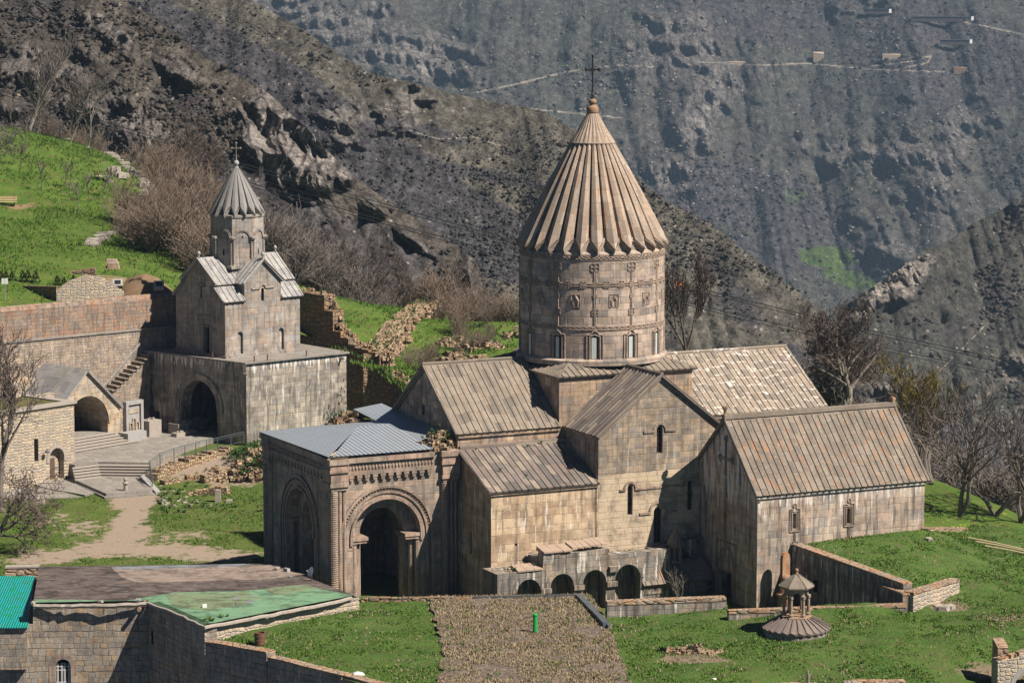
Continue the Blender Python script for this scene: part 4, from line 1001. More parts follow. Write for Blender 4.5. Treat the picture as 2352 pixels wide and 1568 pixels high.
# generic masonry wall along a polyline of plan points with varying top
def linewall(name, pts, th, m, label, cat, mcap=None, z0=-6.0, capo=.04, caph=.22, group=None, jag=0.0, seg=1.2, seed=1, step=False, side=1):
    """pts [(x,y,ztop)], wall body to the left of travel direction"""
    rg = random.Random(seed); fine = []
    for (a, b) in zip(pts[:-1], pts[1:]):
        L = math.hypot(b[0] - a[0], b[1] - a[1]); n = max(1, int(L / seg)) if (jag > 0 or step) else 1
        for i in range(n):
            f = i / n; fine.append((a[0] + (b[0] - a[0]) * f, a[1] + (b[1] - a[1]) * f, a[2] + (b[2] - a[2]) * f))
    fine.append(tuple(pts[-1]))
    mb = MB(); cb = MB(); n = len(fine)
    nr = []
    for i in range(n):
        d0 = Vector((fine[i][0] - fine[i - 1][0], fine[i][1] - fine[i - 1][1], 0)) if i > 0 else None
        d1 = Vector((fine[i + 1][0] - fine[i][0], fine[i + 1][1] - fine[i][1], 0)) if i < n - 1 else None
        ds = [d.normalized() for d in (d0, d1) if d is not None]; s_ = sum(ds, Vector()).normalized(); no = Vector((-s_.y, s_.x, 0)) * side
        k = 1 / max(.4, no.dot(Vector((-ds[0].y, ds[0].x, 0)) * side)); nr.append(no * k)
    zt = [f[2] + (rg.uniform(-jag, jag)) for f in fine]
    for i in range(n - 1):
        z_a, z_b = (zt[i], zt[i]) if step else (zt[i], zt[i + 1])
        P = [Vector((fine[i][0], fine[i][1], 0)), Vector((fine[i + 1][0], fine[i + 1][1], 0)), Vector((fine[i + 1][0], fine[i + 1][1], 0)) + nr[i + 1] * th, Vector((fine[i][0], fine[i][1], 0)) + nr[i] * th]
        zz_ = [z_a, z_b, z_b, z_a]
        if side < 0: P = [P[0], P[3], P[2], P[1]]; zz_ = [z_a, z_a, z_b, z_b]
        mb.prism([tuple(p[:2]) for p in P], z0, zz_)
        if mcap:
            d = (P[1] - P[0]).normalized() * 0; c_ = (P[0] + P[1] + P[2] + P[3]) / 4
            no = nr[i].normalized()
            a_, b_ = Vector((fine[i][0], fine[i][1], 0)), Vector((fine[i + 1][0], fine[i + 1][1], 0))
            Q = [a_ - no * capo, b_ - nr[i + 1].normalized() * capo, b_ + nr[i + 1] * th + nr[i + 1].normalized() * capo, a_ + nr[i] * th + no * capo]
            zq = [z_a, z_b, z_b, z_a]
            if side < 0: Q = [Q[0], Q[3], Q[2], Q[1]]; zq = [z_a, z_a, z_b, z_b]
            cb.prism([tuple(p[:2]) for p in Q], [z + .002 for z in zq], [z + caph for z in zq])
    if not mcap: return tag(mb.build(name, M[m]), label, cat, group)
    cx_ = fine[n // 2]; t = thing(name, (cx_[0], cx_[1], 0), label, cat, group)
    mb.build('wall_body', M[m], t); cb.build('coping', M[mcap], t); return t
P2_ = lambda x, y, z: tuple(Z(x, y, z))
linewall('court_wall', [P2_(1395, 1390, 3.3), P2_(1668, 1379, 3.3)], .7, 'arcade', 'low court wall of dark blocks with orange lichened coping in front of the tomb shrine', 'wall', 'coping', z0=0, caph=.24, seg=1)
linewall('court_wall', [P2_(1674, 1409, 3.0), P2_(2082, 1394, 3.0)], .5, 'arcade', 'long low row of square stones edging the grass behind the stone skylight turret', 'wall', 'coping', z0=0, caph=.22)
ru = 6.3
a0, a1 = C.W(ru, -19.62, 5.0), C.W(ru + 1.75, -31.6, 4.2)
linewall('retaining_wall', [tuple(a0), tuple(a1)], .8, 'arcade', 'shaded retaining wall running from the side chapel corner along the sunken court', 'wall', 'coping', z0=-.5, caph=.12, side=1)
mb = MB()
for (f, z0_, z1_, w_) in ((.22, 2.0, 2.9, .5), (.62, .2, 1.9, .9), (.80, .2, 1.7, .9)):
    p = Vector(a0).lerp(Vector(a1), f); d = (Vector(a1) - Vector(a0)); d.z = 0; d.normalize(); nn = Vector((d.y, -d.x, 0)) * .012
    q = [p - d * w_ / 2 + nn, p + d * w_ / 2 + nn]; mb.add([(q[0].x, q[0].y, z0_), (q[1].x, q[1].y, z0_), (q[1].x, q[1].y, z1_), (q[0].x, q[0].y, z1_)], [(0, 1, 2, 3)])
tag(mb.build('wall_opening', M['dark']), 'dark square openings low in the shaded retaining wall of the sunken court', 'opening')
q0 = P2_(2019, 1346, 3.7); q1 = P2_(2074, 1367, 3.7)
linewall('court_wall', [q0, q1, P2_(2098, 1366, 3.7)], .6, 'arcade', 'short stepped wall end at the near right corner of the sunken court', 'wall', 'coping', z0=0, caph=.15)
linewall('field_wall', [P2_(2098, 1366, 3.75), P2_(2204, 1334, 3.75)], .7, 'house', 'short sunlit stone wall crossing the grass right of the sunken court', 'wall', 'coping', z0=1.0, caph=.18)
linewall('field_wall', [tuple(C.W(17.9, -19.9, 5.35)), tuple(D(2240, 1212, 232)), tuple(D(2308, 1205, 234))], .9, 'ruin', 'rough earth topped boundary wall right of the side chapel', 'wall', None, z0=2, jag=.08, seg=1.0)
linewall('field_wall', [tuple(D(2306, 1224, 233)), tuple(D(2420, 1218, 233))], .9, 'coping', 'low dark stone wall at the far right edge behind the grass bank', 'wall', None, z0=2, jag=.08, seg=1.0)

# khachkar on pedestal
k0 = Z(1805, 1402, .5)
kh = thing('cross_stone', k0, 'orange lichened round topped cross stone raised on a pedestal behind the skylight turret', 'cross stone')
mb = MB(); mb.lathe(k0, [(.62, 0), (.62, 1.0), (.75, 1.15), (.75, 1.3), (.5, 1.35), (.42, 2.05), (.5, 2.1)], 8); mb.build('pedestal', M['lichenstone'], kh)
mb = MB(); mb.lathe(k0, [(.3, 2.1), (.42, 2.25), (.42, 2.45), (.3, 2.6), (.2, 2.7)], 12); mb.build('ball', M['finial'], kh, smooth=True)
mb = MB(); e_ = Vector((math.cos(R(40)), math.sin(R(40)), 0))
wall2d(mb, tuple((k0 - e_ * .38)[:2]), tuple(e_[:2]), [(0, 3.1), (.05, 2.7), (.71, 2.7), (.76, 3.1), (.76, 4.3), (.7, 4.6), (.55, 4.78), (.38, 4.84), (.21, 4.78), (.06, 4.6), (0, 4.3)], (), .26)
mb.build('carved_slab', M['lichenstone'], kh)

# skylight turret on the grass roof
t0 = Vector((19.1, 197.9, 2.55)); tur = thing('skylight_turret', t0, 'little six sided stone skylight turret with columns on a round ribbed base in the grass', 'turret')
mb = MB(); mb.lathe(t0, [(2.2, -.25), (2.15, .05), (2.12, .28), (2.05, .3)], 28); mb.build('base_ring', M['arcade'], tur)
mb = foldcone(t0, 26, 0.0, [(2.3, .30, 2.26, .36), (1.6, .72, 1.58, .74), (1.05, 1.02, 1.04, 1.02)], .02)
for k in range(26):
    a = 2 * math.pi * (k + .5) / 26; mb.tube([t0 + Vector((r_ * math.cos(a), r_ * math.sin(a), z_)) for r_, z_ in ((2.28, .38), (1.6, .78), (1.05, 1.06))], .05, 4)
mb.build('base_roof', M['roof_annex'], tur)
mb = MB(); mb.lathe(t0, [(1.08, .95), (1.08, 1.1), (.95, 1.15)], 6, a0=R(0), a1=R(360)); mb.build('plinth', M['finial'], tur)
mb = MB()
for k in range(6):
    a = k * math.pi / 3; c_ = t0 + Vector((.82 * math.cos(a), .82 * math.sin(a), 0))
    mb.lathe(c_, [(.17, 1.1), (.17, 1.3), (.105, 1.36), (.105, 2.28), (.15, 2.36), (.17, 2.5), (.17, 2.56)], 8)
    b = (k + 1) * math.pi / 3; d_ = t0 + Vector((.82 * math.cos(b), .82 * math.sin(b), 0)); dv = (d_ - c_).normalized()
    wall2d(mb, (c_.x, c_.y), (dv.x, dv.y), [(.14, 4.95 + .1)] + [(.41 - .27 * math.cos(t), 5.05 + .27 * math.sin(t)) for t in [math.pi * i / 8 for i in range(9)]] + [(.68, 5.05), (.82, 5.05), (.82, 5.62), (0, 5.62), (0, 5.05)], (), .16)
mb.build('column', M['trim'], tur)
mb = MB(); mb.lathe(t0, [(.8, 2.98), (1.12, 3.0), (1.2, 3.08), (1.2, 3.16), (.65, 3.6), (.16, 3.92), (.1, 3.95)], 6); 
for k in range(6): a = k * math.pi / 3; mb.tube([t0 + Vector((r_ * math.cos(a), r_ * math.sin(a), z_)) for r_, z_ in ((1.2, 3.18), (.16, 3.94))], .045, 4)
mb.build('turret_roof', M['roof_chapel'], tur)
mb = MB(); mb.lathe(t0, [(.15, 3.9), (.12, 4.0), (.08, 4.08), (.12, 4.14), (.13, 4.26), (.06, 4.33)], 10); mb.build('knob', M['finial'], tur, smooth=True)

# ================================================================ GATEHOUSE AND ITS CHAPEL
G = Fr((-25.34, 283.47), 40); T = 1.5; TP = 9.05
gate = thing('gatehouse', G.W(6, 7, 0), 'massive square gatehouse block of white stained ashlar with shaded arched gate', 'gatehouse')
mb = MB()
# west face (slightly skew), arch opening
A = G.W(-2.4, 14.0, 0); B = G.W(0, 0, 0); L = (B - A).length; dw = tuple((B - A).normalized()[:2])
aL, aR = 5.0, 10.75; 
acx = L * (1 - 6.45 / 14.0); hole_gate = [(acx - 2.75, 0)]
ol = [(0, .5), (acx - 2.7, .5)] + arch(acx, 5.0, .5, 4.0, 18, 2.7)[1:-1] + [(acx + 2.7, .5), (L, .5), (L, TP - .15), (0, TP - .15)]
wall2d(mb, (A.x, A.y), dw, ol, [[(L * .04, 1.3), (L * .04, 3.1), (L * .115 + .5, 3.1), (L * .115 + .5, 1.3)][::-1]], 1.4)
cwall(mb, G, (-.02, -.03), (11.9, -.03), [(0, .0), (11.92, .0), (11.92, TP - .15), (0, TP - .15)], (), 1.2)
G.block(mb, 10.7, 11.9, 1.202, 13.9, 0, TP - .15); 
mb.prism(G.poly([(-.9, 12.8), (10.698, 12.8), (10.698, 13.9), (-1.0, 13.9)]), 0, TP - .15)
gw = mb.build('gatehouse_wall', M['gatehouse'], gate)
mb = MB(); arch_ring(mb, (A.x, A.y), dw, acx, 4.0, 2.72, 3.15, .06, n=24, legs=3.7); arch_ring(mb, (A.x, A.y), dw, acx, 4.0, 3.15, 3.4, .13, n=24, legs=3.8)
mb.build('arch_moulding', M['gatehouse'], gw)
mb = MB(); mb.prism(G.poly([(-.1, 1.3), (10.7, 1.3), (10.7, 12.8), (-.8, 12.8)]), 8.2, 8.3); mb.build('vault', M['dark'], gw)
mb = MB(); mb.prism(G.poly([(-.28, -.28), (12.15, -.28), (12.15, 14.0), (-2.65, 14.0)]), TP - .148, TP)
mb.build('terrace_slab', M['pave'], gate)
mb = MB()
for k in range(16):
    f = k / 15
    if f < .5: p = G.W(-2.2, 13.6, TP).lerp(G.W(.1, .1, TP), f * 2 * .97 + .02)
    else: p = G.W(.2, .0, TP).lerp(G.W(11.8, .1, TP), (f - .5) * 2)
    if k not in (2, 5, 8, 9, 12, 15): continue
    mb = MB(); mb.prism([(p.x - .06, p.y - .06), (p.x + .06, p.y - .06), (p.x + .06, p.y + .06), (p.x - .06, p.y + .06)], TP, TP + .55); mb.build('rail_stub', M['rust'], gate)
mb = MB(); p = G.W(-.15, .15, 8.0); mb.tube([p, p - G.e * .0 + G.n * -.5 + Vector((0, 0, -.1))], .12, 6); p = G.W(11.2, -.1, 8.5); mb.tube([p, p - G.n * .5], .1, 6)
mb.build('water_spout', M['arcade'], gate)

tw_ = thing('gate_chapel', G.W(4.5, 7.7, TP), 'small cross shaped chapel with grey ribbed roofs and octagonal turret on top of the gatehouse', 'chapel')
U0, U1, V0, V1 = 0.1, 8.95, 3.55, 12.0; UC, VC = 4.53, 7.75
mb = MB()
zl, zlt, zu, zr_ = 14.6, 15.85, 16.2, 18.35
gaW = [(0, TP), (V1 - V0, TP), (V1 - V0, zl), (V1 - V0 - 1.4, zlt), (V1 - V0 - 1.4, zu), ((V1 - V0) / 2, zr_), (1.4, zu), (1.4, zlt), (0, zl)]
sW = lambda v: V1 - v
cwall(mb, G, (U0, V1), (U0, V0), gaW, [[(sW(7.2), TP + .05), (sW(6.15), TP + .05), (sW(6.15), 11.8), (sW(7.2), 11.8)], arch(sW(7.55), .34, 14.5, 15.6)], .6)
wS = U1 - U0
gaS = [(.602, TP), (wS - .602, TP), (wS - .602, zl + .3), (wS - 2.2, zlt), (wS - 2.2, zu), (wS / 2, zr_ - .05), (2.2, zu), (2.2, zlt), (.602, zl + .3)]
gaS = [(.602, TP), (wS - .602, TP), (wS - .602, zl), (wS - 2.25, zl), (wS - 2.25, zu), (wS / 2 + .1, zr_ - .1), (2.3, zu), (2.3, zl), (.602, zl)]
cwall(mb, G, (U0, V0), (U1, V0), gaS, [arch(1.75, .62, TP + .3, 11.2), arch(6.6, .62, TP + .3, 11.2), arch(wS / 2, .34, 14.3, 15.4)], .6)
cwall(mb, G, (U1, V0), (U1, V1), gaW, (), .6); cwall(mb, G, (U1, V1), (U0, V1), gaS, (), .6)
G.block(mb, U0 - .15, U1 + .2, V0 - .18, V0 - .002, TP, TP + .22); G.block(mb, U0 - .15, U0 - .002, V0 - .18, V1, TP, TP + .22)
# transept sides rising above the corner roofs
for (a, b, c_, d) in ((2.4, 2.7, V0 + .602, VC), (6.4, 6.7, V0 + .602, VC), (2.4, 2.7, VC, V1 - .602), (6.4, 6.7, VC, V1 - .602)): G.block(mb, a, b, c_, d, 14.0, zu)
for v in (V0 + 1.4, V1 - 1.7): G.block(mb, U0 + .602, U1 - .602, v, v + .3, 14.0, zu)
G.block(mb, UC - 2.0, UC + 2.0, VC - 2.0, VC + 2.0, 15, 17.35); G.block(mb, UC - 2.25, UC + 2.25, VC - 2.25, VC + 2.25, 17.35, 17.6)
tww = mb.build('chapel_wall', M['tower'], tw_)
mb = MB(); e = .28
def gr(a): roof(mb, a, rib=.62, rr=.09, th=.14, top=.3)
# west & east arms, upper planes
for (ua, ub) in ((U0 - e, UC), (UC, U1 + e)):
    gr([G.W(ua, V0 + 1.4 - e, zu - .15), G.W(ub, V0 + 1.4 - e, zu - .15), G.W(ub, VC, zr_ + .12), G.W(ua, VC, zr_ + .12)])
    gr([G.W(ub, V1 - 1.4 + e, zu - .15), G.W(ua, V1 - 1.4 + e, zu - .15), G.W(ua, VC, zr_ + .12), G.W(ub, VC, zr_ + .12)])
for (va, vb) in ((V0 - e, VC), (VC, V1 + e)):
    gr([G.W(2.4 - e, vb, zu - .1), G.W(2.4 - e, va, zu - .1), G.W(UC, va, zr_ + .08), G.W(UC, vb, zr_ + .08)])
    gr([G.W(6.7 + e, va, zu - .1), G.W(6.7 + e, vb, zu - .1), G.W(UC, vb, zr_ + .08), G.W(UC, va, zr_ + .08)])
# corner roofs
for (ua, ub) in ((U0 - e, 2.4), (6.7, U1 + e)):
    gr([G.W(ua, V0 - e, zl - .1), G.W(ub, V0 - e, zl - .1), G.W(ub, V0 + 1.4, zlt + .1), G.W(ua, V0 + 1.4, zlt + .1)])
    gr([G.W(ub, V1 + e, zl - .1), G.W(ua, V1 + e, zl - .1), G.W(ua, V1 - 1.4, zlt + .1), G.W(ub, V1 - 1.4, zlt + .1)])
for (p, q) in ((G.W(U0 - e, V0 + 1.1, zu), G.W(U0 - e, VC, zr_ + .1)), (G.W(U0 - e, V1 - 1.1, zu), G.W(U0 - e, VC, zr_ + .1)), (G.W(2.1, V0 - e, zu), G.W(UC, V0 - e, zr_ + .05)), (G.W(6.98, V0 - e, zu), G.W(UC, V0 - e, zr_ + .05)), (G.W(U0 - e, V0 - .2, zl), G.W(U0 - e, V0 + 1.4, zlt)), (G.W(U0 - e, V1 + .2, zl), G.W(U0 - e, V1 - 1.4, zlt))): mb.tube([p, q], .09, 4)
twr = mb.build('chapel_roof', M['roof_grey'], tw_)
mb = MB()
for p in (G.W(U0 - .1, VC, zr_ + .1), G.W(UC, V0 - .1, zr_ + .05), G.W(U1 + .1, VC, zr_ + .1)): mb.lathe(p, [(.14, 0), (.08, .15), (.08, .25), (.17, .36), (.18, .48), (.12, .6), (.04, .66)], 10)
mb.build('ridge_finial', M['greystone'], twr, smooth=True)
for (frm_, u, zb, zs, w_, face) in ((G, U0 + 1.75, TP + .3, 11.2, .62, 's'), (G, U0 + 6.6, TP + .3, 11.2, .62, 's'), (G, U0 + wS / 2, 14.3, 15.4, .34, 's')):
    mb = MB(); pts = [G.W(u + (a - 0), V0 + .25, z) for a, z in arch(0, w_ + .02, zb, zs)]; mb.add(pts, [tuple(range(len(pts)))]); mb.build('niche' if zb < 12 else 'window', M['tower' if zb < 12 else 'dark'], tw_)
mb = MB()
for (v0_, v1_, z0_, z1_) in ((6.1, 7.25, TP, 11.85), (7.3, 7.8, 14.4, 15.9)): pts = [G.W(U0 + .4, v1_, z0_), G.W(U0 + .4, v0_, z0_), G.W(U0 + .4, v0_, z1_), G.W(U0 + .4, v1_, z1_)]; mb.add(pts, [(0, 1, 2, 3)])
mb.build('doorway', M['dark'], tw_)
mb = MB(); F3 = lambda v, z: G.W(U0 - .04, v, z)
mb.tube([F3(7.35, TP), F3(7.35, 11.95), F3(6.0, 11.95), F3(6.0, TP)], .12, 4); mb.build('door_surround', M['tower'], tw_); mb = MB(); mb.tube([F3(8.1, 12.3), F3(8.1, 12.9), F3(5.3, 12.9), F3(5.3, 12.3)], .09, 4); mb.build('lintel_moulding', M['tower'], tw_); mb = MB(); mb.tube([F3(8.3, 15.75), F3(7.85, 15.75)] + [F3(7.55 + .3 * math.cos(t), 15.75 + .3 * math.sin(t)) for t in (0, .7, 1.57, 2.4, 3.14)] + [F3(7.25, 15.75), F3(6.8, 15.75)], .09, 4)
mb.build('window_hood', M['tower'], tw_); mb = MB()
c_ = U0 + wS / 2; F4 = lambda u, z: G.W(u, V0 - .04, z)
mb.tube([F4(c_ - 1.3, 15.55), F4(c_ - .35, 15.55)] + [F4(c_ - .3 * math.cos(t), 15.6 + .32 * math.sin(t)) for t in (0, .7, 1.57, 2.4, 3.14)] + [F4(c_ + .35, 15.55), F4(c_ + 1.3, 15.55)], .1, 4)
mb.build('window_hood', M['tower'], tw_)
# octagonal turret
to = G.W(UC, VC, 0); OA = R(40)
mb = MB(); mb.lathe(to, [(2.62, 17.4), (2.62, 22.5), (2.5, 22.55)], 8, a0=OA, a1=OA + 2 * math.pi)
tu = mb.build('turret', M['tower'], tw_)
mb = MB(); pn = MB(); ap = 2.62 * math.cos(math.pi / 8)
for k in range(8):
    a = OA + (k + .5) * math.pi / 4; nrm = Vector((math.cos(a), math.sin(a), 0)); tg = Vector((-math.sin(a), math.cos(a), 0)); c_ = to + nrm * ap
    o_ = c_ - tg * 1.0
    arch_ring(mb, (o_.x, o_.y), (tg.x, tg.y), 1.0, 20.3, .68, .76, .10, n=14); arch_ring(mb, (o_.x, o_.y), (tg.x, tg.y), 1.0, 20.3, .80, .88, .06, n=14)
    if True:
        q = [c_ + nrm * .01 + tg * (.1 * math.cos(t) + 0) + Vector((0, 0, (20.4 if k % 2 else 18.9) + (.1 if k % 2 else .35) * math.sin(t))) for t in [i * .628 for i in range(10)]]; pn.add(q, [tuple(range(10))])
    cr = to + Vector((math.cos(OA + k * math.pi / 4), math.sin(OA + k * math.pi / 4), 0)) * 2.6
    for s_ in (-1, 1):
        q = cr + Vector((-math.sin(OA + k * math.pi / 4), math.cos(OA + k * math.pi / 4), 0)) * .13 * s_
        mb.lathe(q, [(.14, 17.6), (.10, 17.8), (.10, 20.1), (.15, 20.2)], 8)
    mb.lathe(cr, [(.30, 20.18), (.34, 20.24), (.34, 20.42), (.28, 20.46)], 8)
mb.lathe(to, [(2.72, 22.3), (2.72, 22.5)], 8, a0=OA, a1=OA + 2 * math.pi)
mb.build('blind_arcade', M['tower'], tu); pn.build('window', M['dark'], tu)
lv = []
for i in range(6):
    f = i / 5; r_ = 2.78 + (.22 - 2.78) * f; z_ = 22.55 + (27.0 - 22.55) * f + .12 * math.sin(math.pi * f); lv.append((r_, z_, r_ * (1 - .19 * (1 - .3 * f)), z_ + .78 * (1 - f)))
mb = foldcone(to, 16, OA + .1, lv, .30); sc_ = mb.build('cone_roof', M['conegrey'], tu)
mb = MB(); mb.lathe(to, [(.26, 26.85), (.2, 27.05), (.12, 27.15), (.2, 27.2), (.27, 27.36), (.27, 27.48), (.2, 27.62), (.06, 27.7)], 14); mb.build('finial', M['greystone'], sc_, smooth=True)
mb = MB(); zz = lambda z: to + Vector((0, 0, z)); X = Vector((1, 0, 0))
mb.tube([zz(27.6), zz(28.2), zz(29.35)], [.10, .05, .05], 6); mb.tube([zz(28.85) - X * .42, zz(28.85) + X * .42], .05, 5)
for p in (zz(29.35), zz(28.85) - X * .42, zz(28.85) + X * .42): mb.lathe(p, [(.03, -.12), (.13, 0), (.03, .12)], 6)
for s_ in (-1, 1): mb.tube([zz(28.0) + X * .0, zz(28.25) + X * .2 * s_, zz(28.0) + X * .28 * s_], .03, 4)
mb.build('cross', M['barkpale'], sc_)

# perimeter wall: lower tier, ledge, lichened parapet
PV = 13.9
per = thing('perimeter_wall', G.W(-12, 14.5, 0), 'long two tier perimeter wall of small blocks with an orange lichened parapet left of the gatehouse', 'wall')
mb = MB(); pts = [(-34, 9.6), (-2.4, 11.0), (2.2, 11.05)]
def gwall(mb, pts, v, th, z0):
    for (a, b) in zip(pts[:-1], pts[1:]): mb.prism(G.poly([(a[0], v), (b[0], v), (b[0], v + th), (a[0], v + th)]), z0, [a[1], b[1], b[1], a[1]])
gwall(mb, [(-36, 11.0), (2.2, 11.0)], PV, 2.0, 0); mb.build('lower_wall', M['perim'], per)
mb = MB(); gwall(mb, [(-36, 11.12), (2.2, 11.12)], PV - .12, 1.0, 11.002); mb.build('ledge', M['pave'], per)
mb = MB(); gwall(mb, [(-36, 13.85), (2.3, 13.95)], PV + .7, 1.0, 11.0); mb.build('parapet', M['perim_top'], per)
mb = MB()
for i in range(19): p = G.W(-36 + i * 2, PV + 1.2, 13.86); mb.tube([p, G.W(-36 + i * 2 + 1.97, PV + 1.2, 13.87)], [.5, .5], 8)
mb.build('rounded_coping', M['perim_top'], per)
mb = MB()
for (u, z) in ((-20.6, 6.9), (-9.0, 5.3), (-30, 7.0)): 
    q = G.W(u, PV - .01, z); mb.add([q - G.e * .35, q + G.e * .35, q + G.e * .35 + Vector((0, 0, .55)), q - G.e * .35 + Vector((0, 0, .55))], [(0, 1, 2, 3)])
mb.build('socket', M['dark'], per)
# stair along the wall
st = thing('stair', G.W(-7, 13, 2), 'steep stone stair with a pipe handrail climbing the perimeter wall to the gatehouse top', 'stair')
mb = MB(); n = 22
for i in range(n):
    u = -2.55 - i * .47; z = 8.75 - i * .34
    G.block(mb, u - .42, u + .02, 12.30, PV - .002, z - .10, z)
for i in range(n):
    u = -2.55 - i * .47; z = 8.75 - i * .34; G.block(mb, u - .47 + .002, u, 12.75, PV - .004, -.1, z - .162)
mb.build('steps', M['perim'], st)
mb = MB(); mb.tube([G.W(-3.3, 13.3, 9.85), G.W(-6.8, 13.3, 6.6), G.W(-11, 13.3, 3.4)], .05, 5); mb.tube([G.W(-3.3, 13.3, 9.7), G.W(-6.8, 13.3, 6.45), G.W(-11, 13.3, 3.25)], .03, 5); mb.build('handrail', M['greystone'], st)
# ruined end of the wall behind the gatehouse
rp = [tuple(D(*q)) for q in ((672, 668, 306.5), (728, 674, 303.7), (745, 712, 303), (765, 762, 302), (800, 792, 300.5), (862, 812, 298), (872, 842, 297.5), (900, 868, 296.4), (945, 890, 294.5))]
mb = MB()
ruinw = linewall('ruined_wall', rp, 1.5, 'ruin_dark', 'dark ruined wall stepping down from behind the gatehouse towards the church roof', 'wall', None, z0=-1, jag=.12, seg=.8, step=True, seed=4)
rg = random.Random(12); mb = MB(); wd_ = MB()
for (a, b) in zip(rp[:-1], rp[1:]):
    for i in range(14 if a[2] < 13 else 6):
        f = rg.random(); stonebit(mb, Vector(a).lerp(Vector(b), f) + Vector((rg.uniform(.3, 1.6), rg.uniform(-.3, .8), rg.uniform(-.2, .25))), rg.uniform(.35, .75), rg)
        if rg.random() < .25: tuft(wd_, Vector(a).lerp(Vector(b), f) + Vector((.8, .3, .1)), .4, 14, rg)
tag(mb.build('rubble', M['ruin'], ), 'pale sunlit rubble core along the broken top of the dark ruined wall', 'rubble')
tag(wd_.build('weeds', M['shrubleaf']), kind='stuff')
# long sandy ruined wall
lw = [tuple(D(*q)) for q in ((893, 815, 298), (906, 788, 303), (940, 742, 311), (1000, 694, 327), (1030, 682, 336))]
lo = linewall('ruined_wall', lw, 2.6, 'ruin', 'long crumbling sandy wall with grass on top running back from the church', 'wall', None, z0=2, jag=.18, seg=.9, seed=9)
mb = MB(); wd_ = MB()
for (a, b) in zip(lw[:-1], lw[1:]):
    for i in range(70):
        f = rg.random(); p = Vector(a).lerp(Vector(b), f); 
        stonebit(mb, p + Vector((rg.uniform(.0, .5), rg.uniform(-.3, .3), -rg.random() ** 2 * 3.6 + .1)), rg.uniform(.3, .7), rg)
    for i in range(60):
        f = rg.random(); p = Vector(a).lerp(Vector(b), f); tuft(wd_, p + Vector((-rg.uniform(.2, 2.2), rg.uniform(0, 1.2), .12)), rg.uniform(.25, .5), 12, rg)
q = mb.build('fallen_stones', M['ruin']); tag(q, kind='stuff'); tag(wd_.build('weeds', M['shrubleaf']), kind='stuff')
for (x, y, Y, ru_, h, n, lb) in ((1060, 815, 291, 2.6, 1.2, 60, 'low tumbled stones in the weeds nearest the church west roof'), (1108, 790, 300, 2.4, 1.3, 50, 'low tumbled wall remains left of the big drum'), (1040, 780, 306, 2.0, 1.2, 40, 'low tumbled stones below the far end of the sandy ruined wall'), (1180, 760, 297, 1.2, 1.0, 26, 'dark stone block heap at the left edge of the big drum')):
    p = D(x, y, Y); F0 = Fr((p.x, p.y), 20); stonepile('masonry_ruin', 'ruin', F0, 0, 0, p.z - .6, ru_, ru_ * .6, h, n, .6, int(x), 8, label=lb, cat='ruin')

# ================================================================ ENTRANCE HALL, HOUSE, STEPS, FOUNTAIN
H = Fr((-37.58, 284.5), 50)
hall = thing('vaulted_porch', H.W(-4.2, 3, T), 'open vaulted stone porch with pointed slab gable beside the perimeter wall stair', 'porch')
mb = MB(); ol = [(0, T), (1.45, T)] + arch(4.2, 5.3, T, 3.45, 18)[1:-1] + [(6.85, T), (8.4, T), (8.4, 4.75), (4.2, 8.6), (0, 4.75)]
A = H.W(-8.4, 0, 0); wall2d(mb, (A.x, A.y), tuple(H.e[:2]), ol, (), 1.0)
H.block(mb, -1.2, 0, 1.002, 6.2, T, 4.7); H.block(mb, -8.4, -7.2, 1.002, 6.2, T, 4.7); H.block(mb, -8.4, 0, 5.6, 6.6, T - .2, 7.5)
for k in range(16):  # vault soffit strips
    a, b = math.pi * k / 16, math.pi * (k + 1) / 16
    P = [(-4.2 - 2.66 * math.cos(a), 3.45 + 2.66 * math.sin(a)), (-4.2 - 2.66 * math.cos(b), 3.45 + 2.66 * math.sin(b))]; Q = [(-4.2 - 2.9 * math.cos(b), 3.45 + 2.9 * math.sin(b)), (-4.2 - 2.9 * math.cos(a), 3.45 + 2.9 * math.sin(a))]
    pts = [H.W(u, 1.0, z) for u, z in P + Q] + [H.W(u, 5.6, z) for u, z in P + Q]; mb.box8([pts[0], pts[1], pts[2], pts[3], pts[4], pts[5], pts[6], pts[7]])
mb.build('porch_wall', M['hall'], hall)
mb = MB(); arch_ring(mb, (A.x, A.y), tuple(H.e[:2]), 4.2, 3.45, 2.7, 2.95, .12, n=22, legs=3.3); mb.build('arch_moulding', M['hall'], hall)
mb = MB(); sl = (8.6 - 4.75) / 4.2
for s_ in (-1, 1):
    e_ = 4.5; pts = [H.W(-4.2 + s_ * e_, -.3, 8.72 - sl * e_), H.W(-4.2 + s_ * e_, 6.2, 8.72 - sl * e_), H.W(-4.2, 6.2, 8.74), H.W(-4.2, -.3, 8.74)]
    roof(mb, pts, rib=0, th=.18)
mb.build('gable_roof', M['roof_hall'], hall)
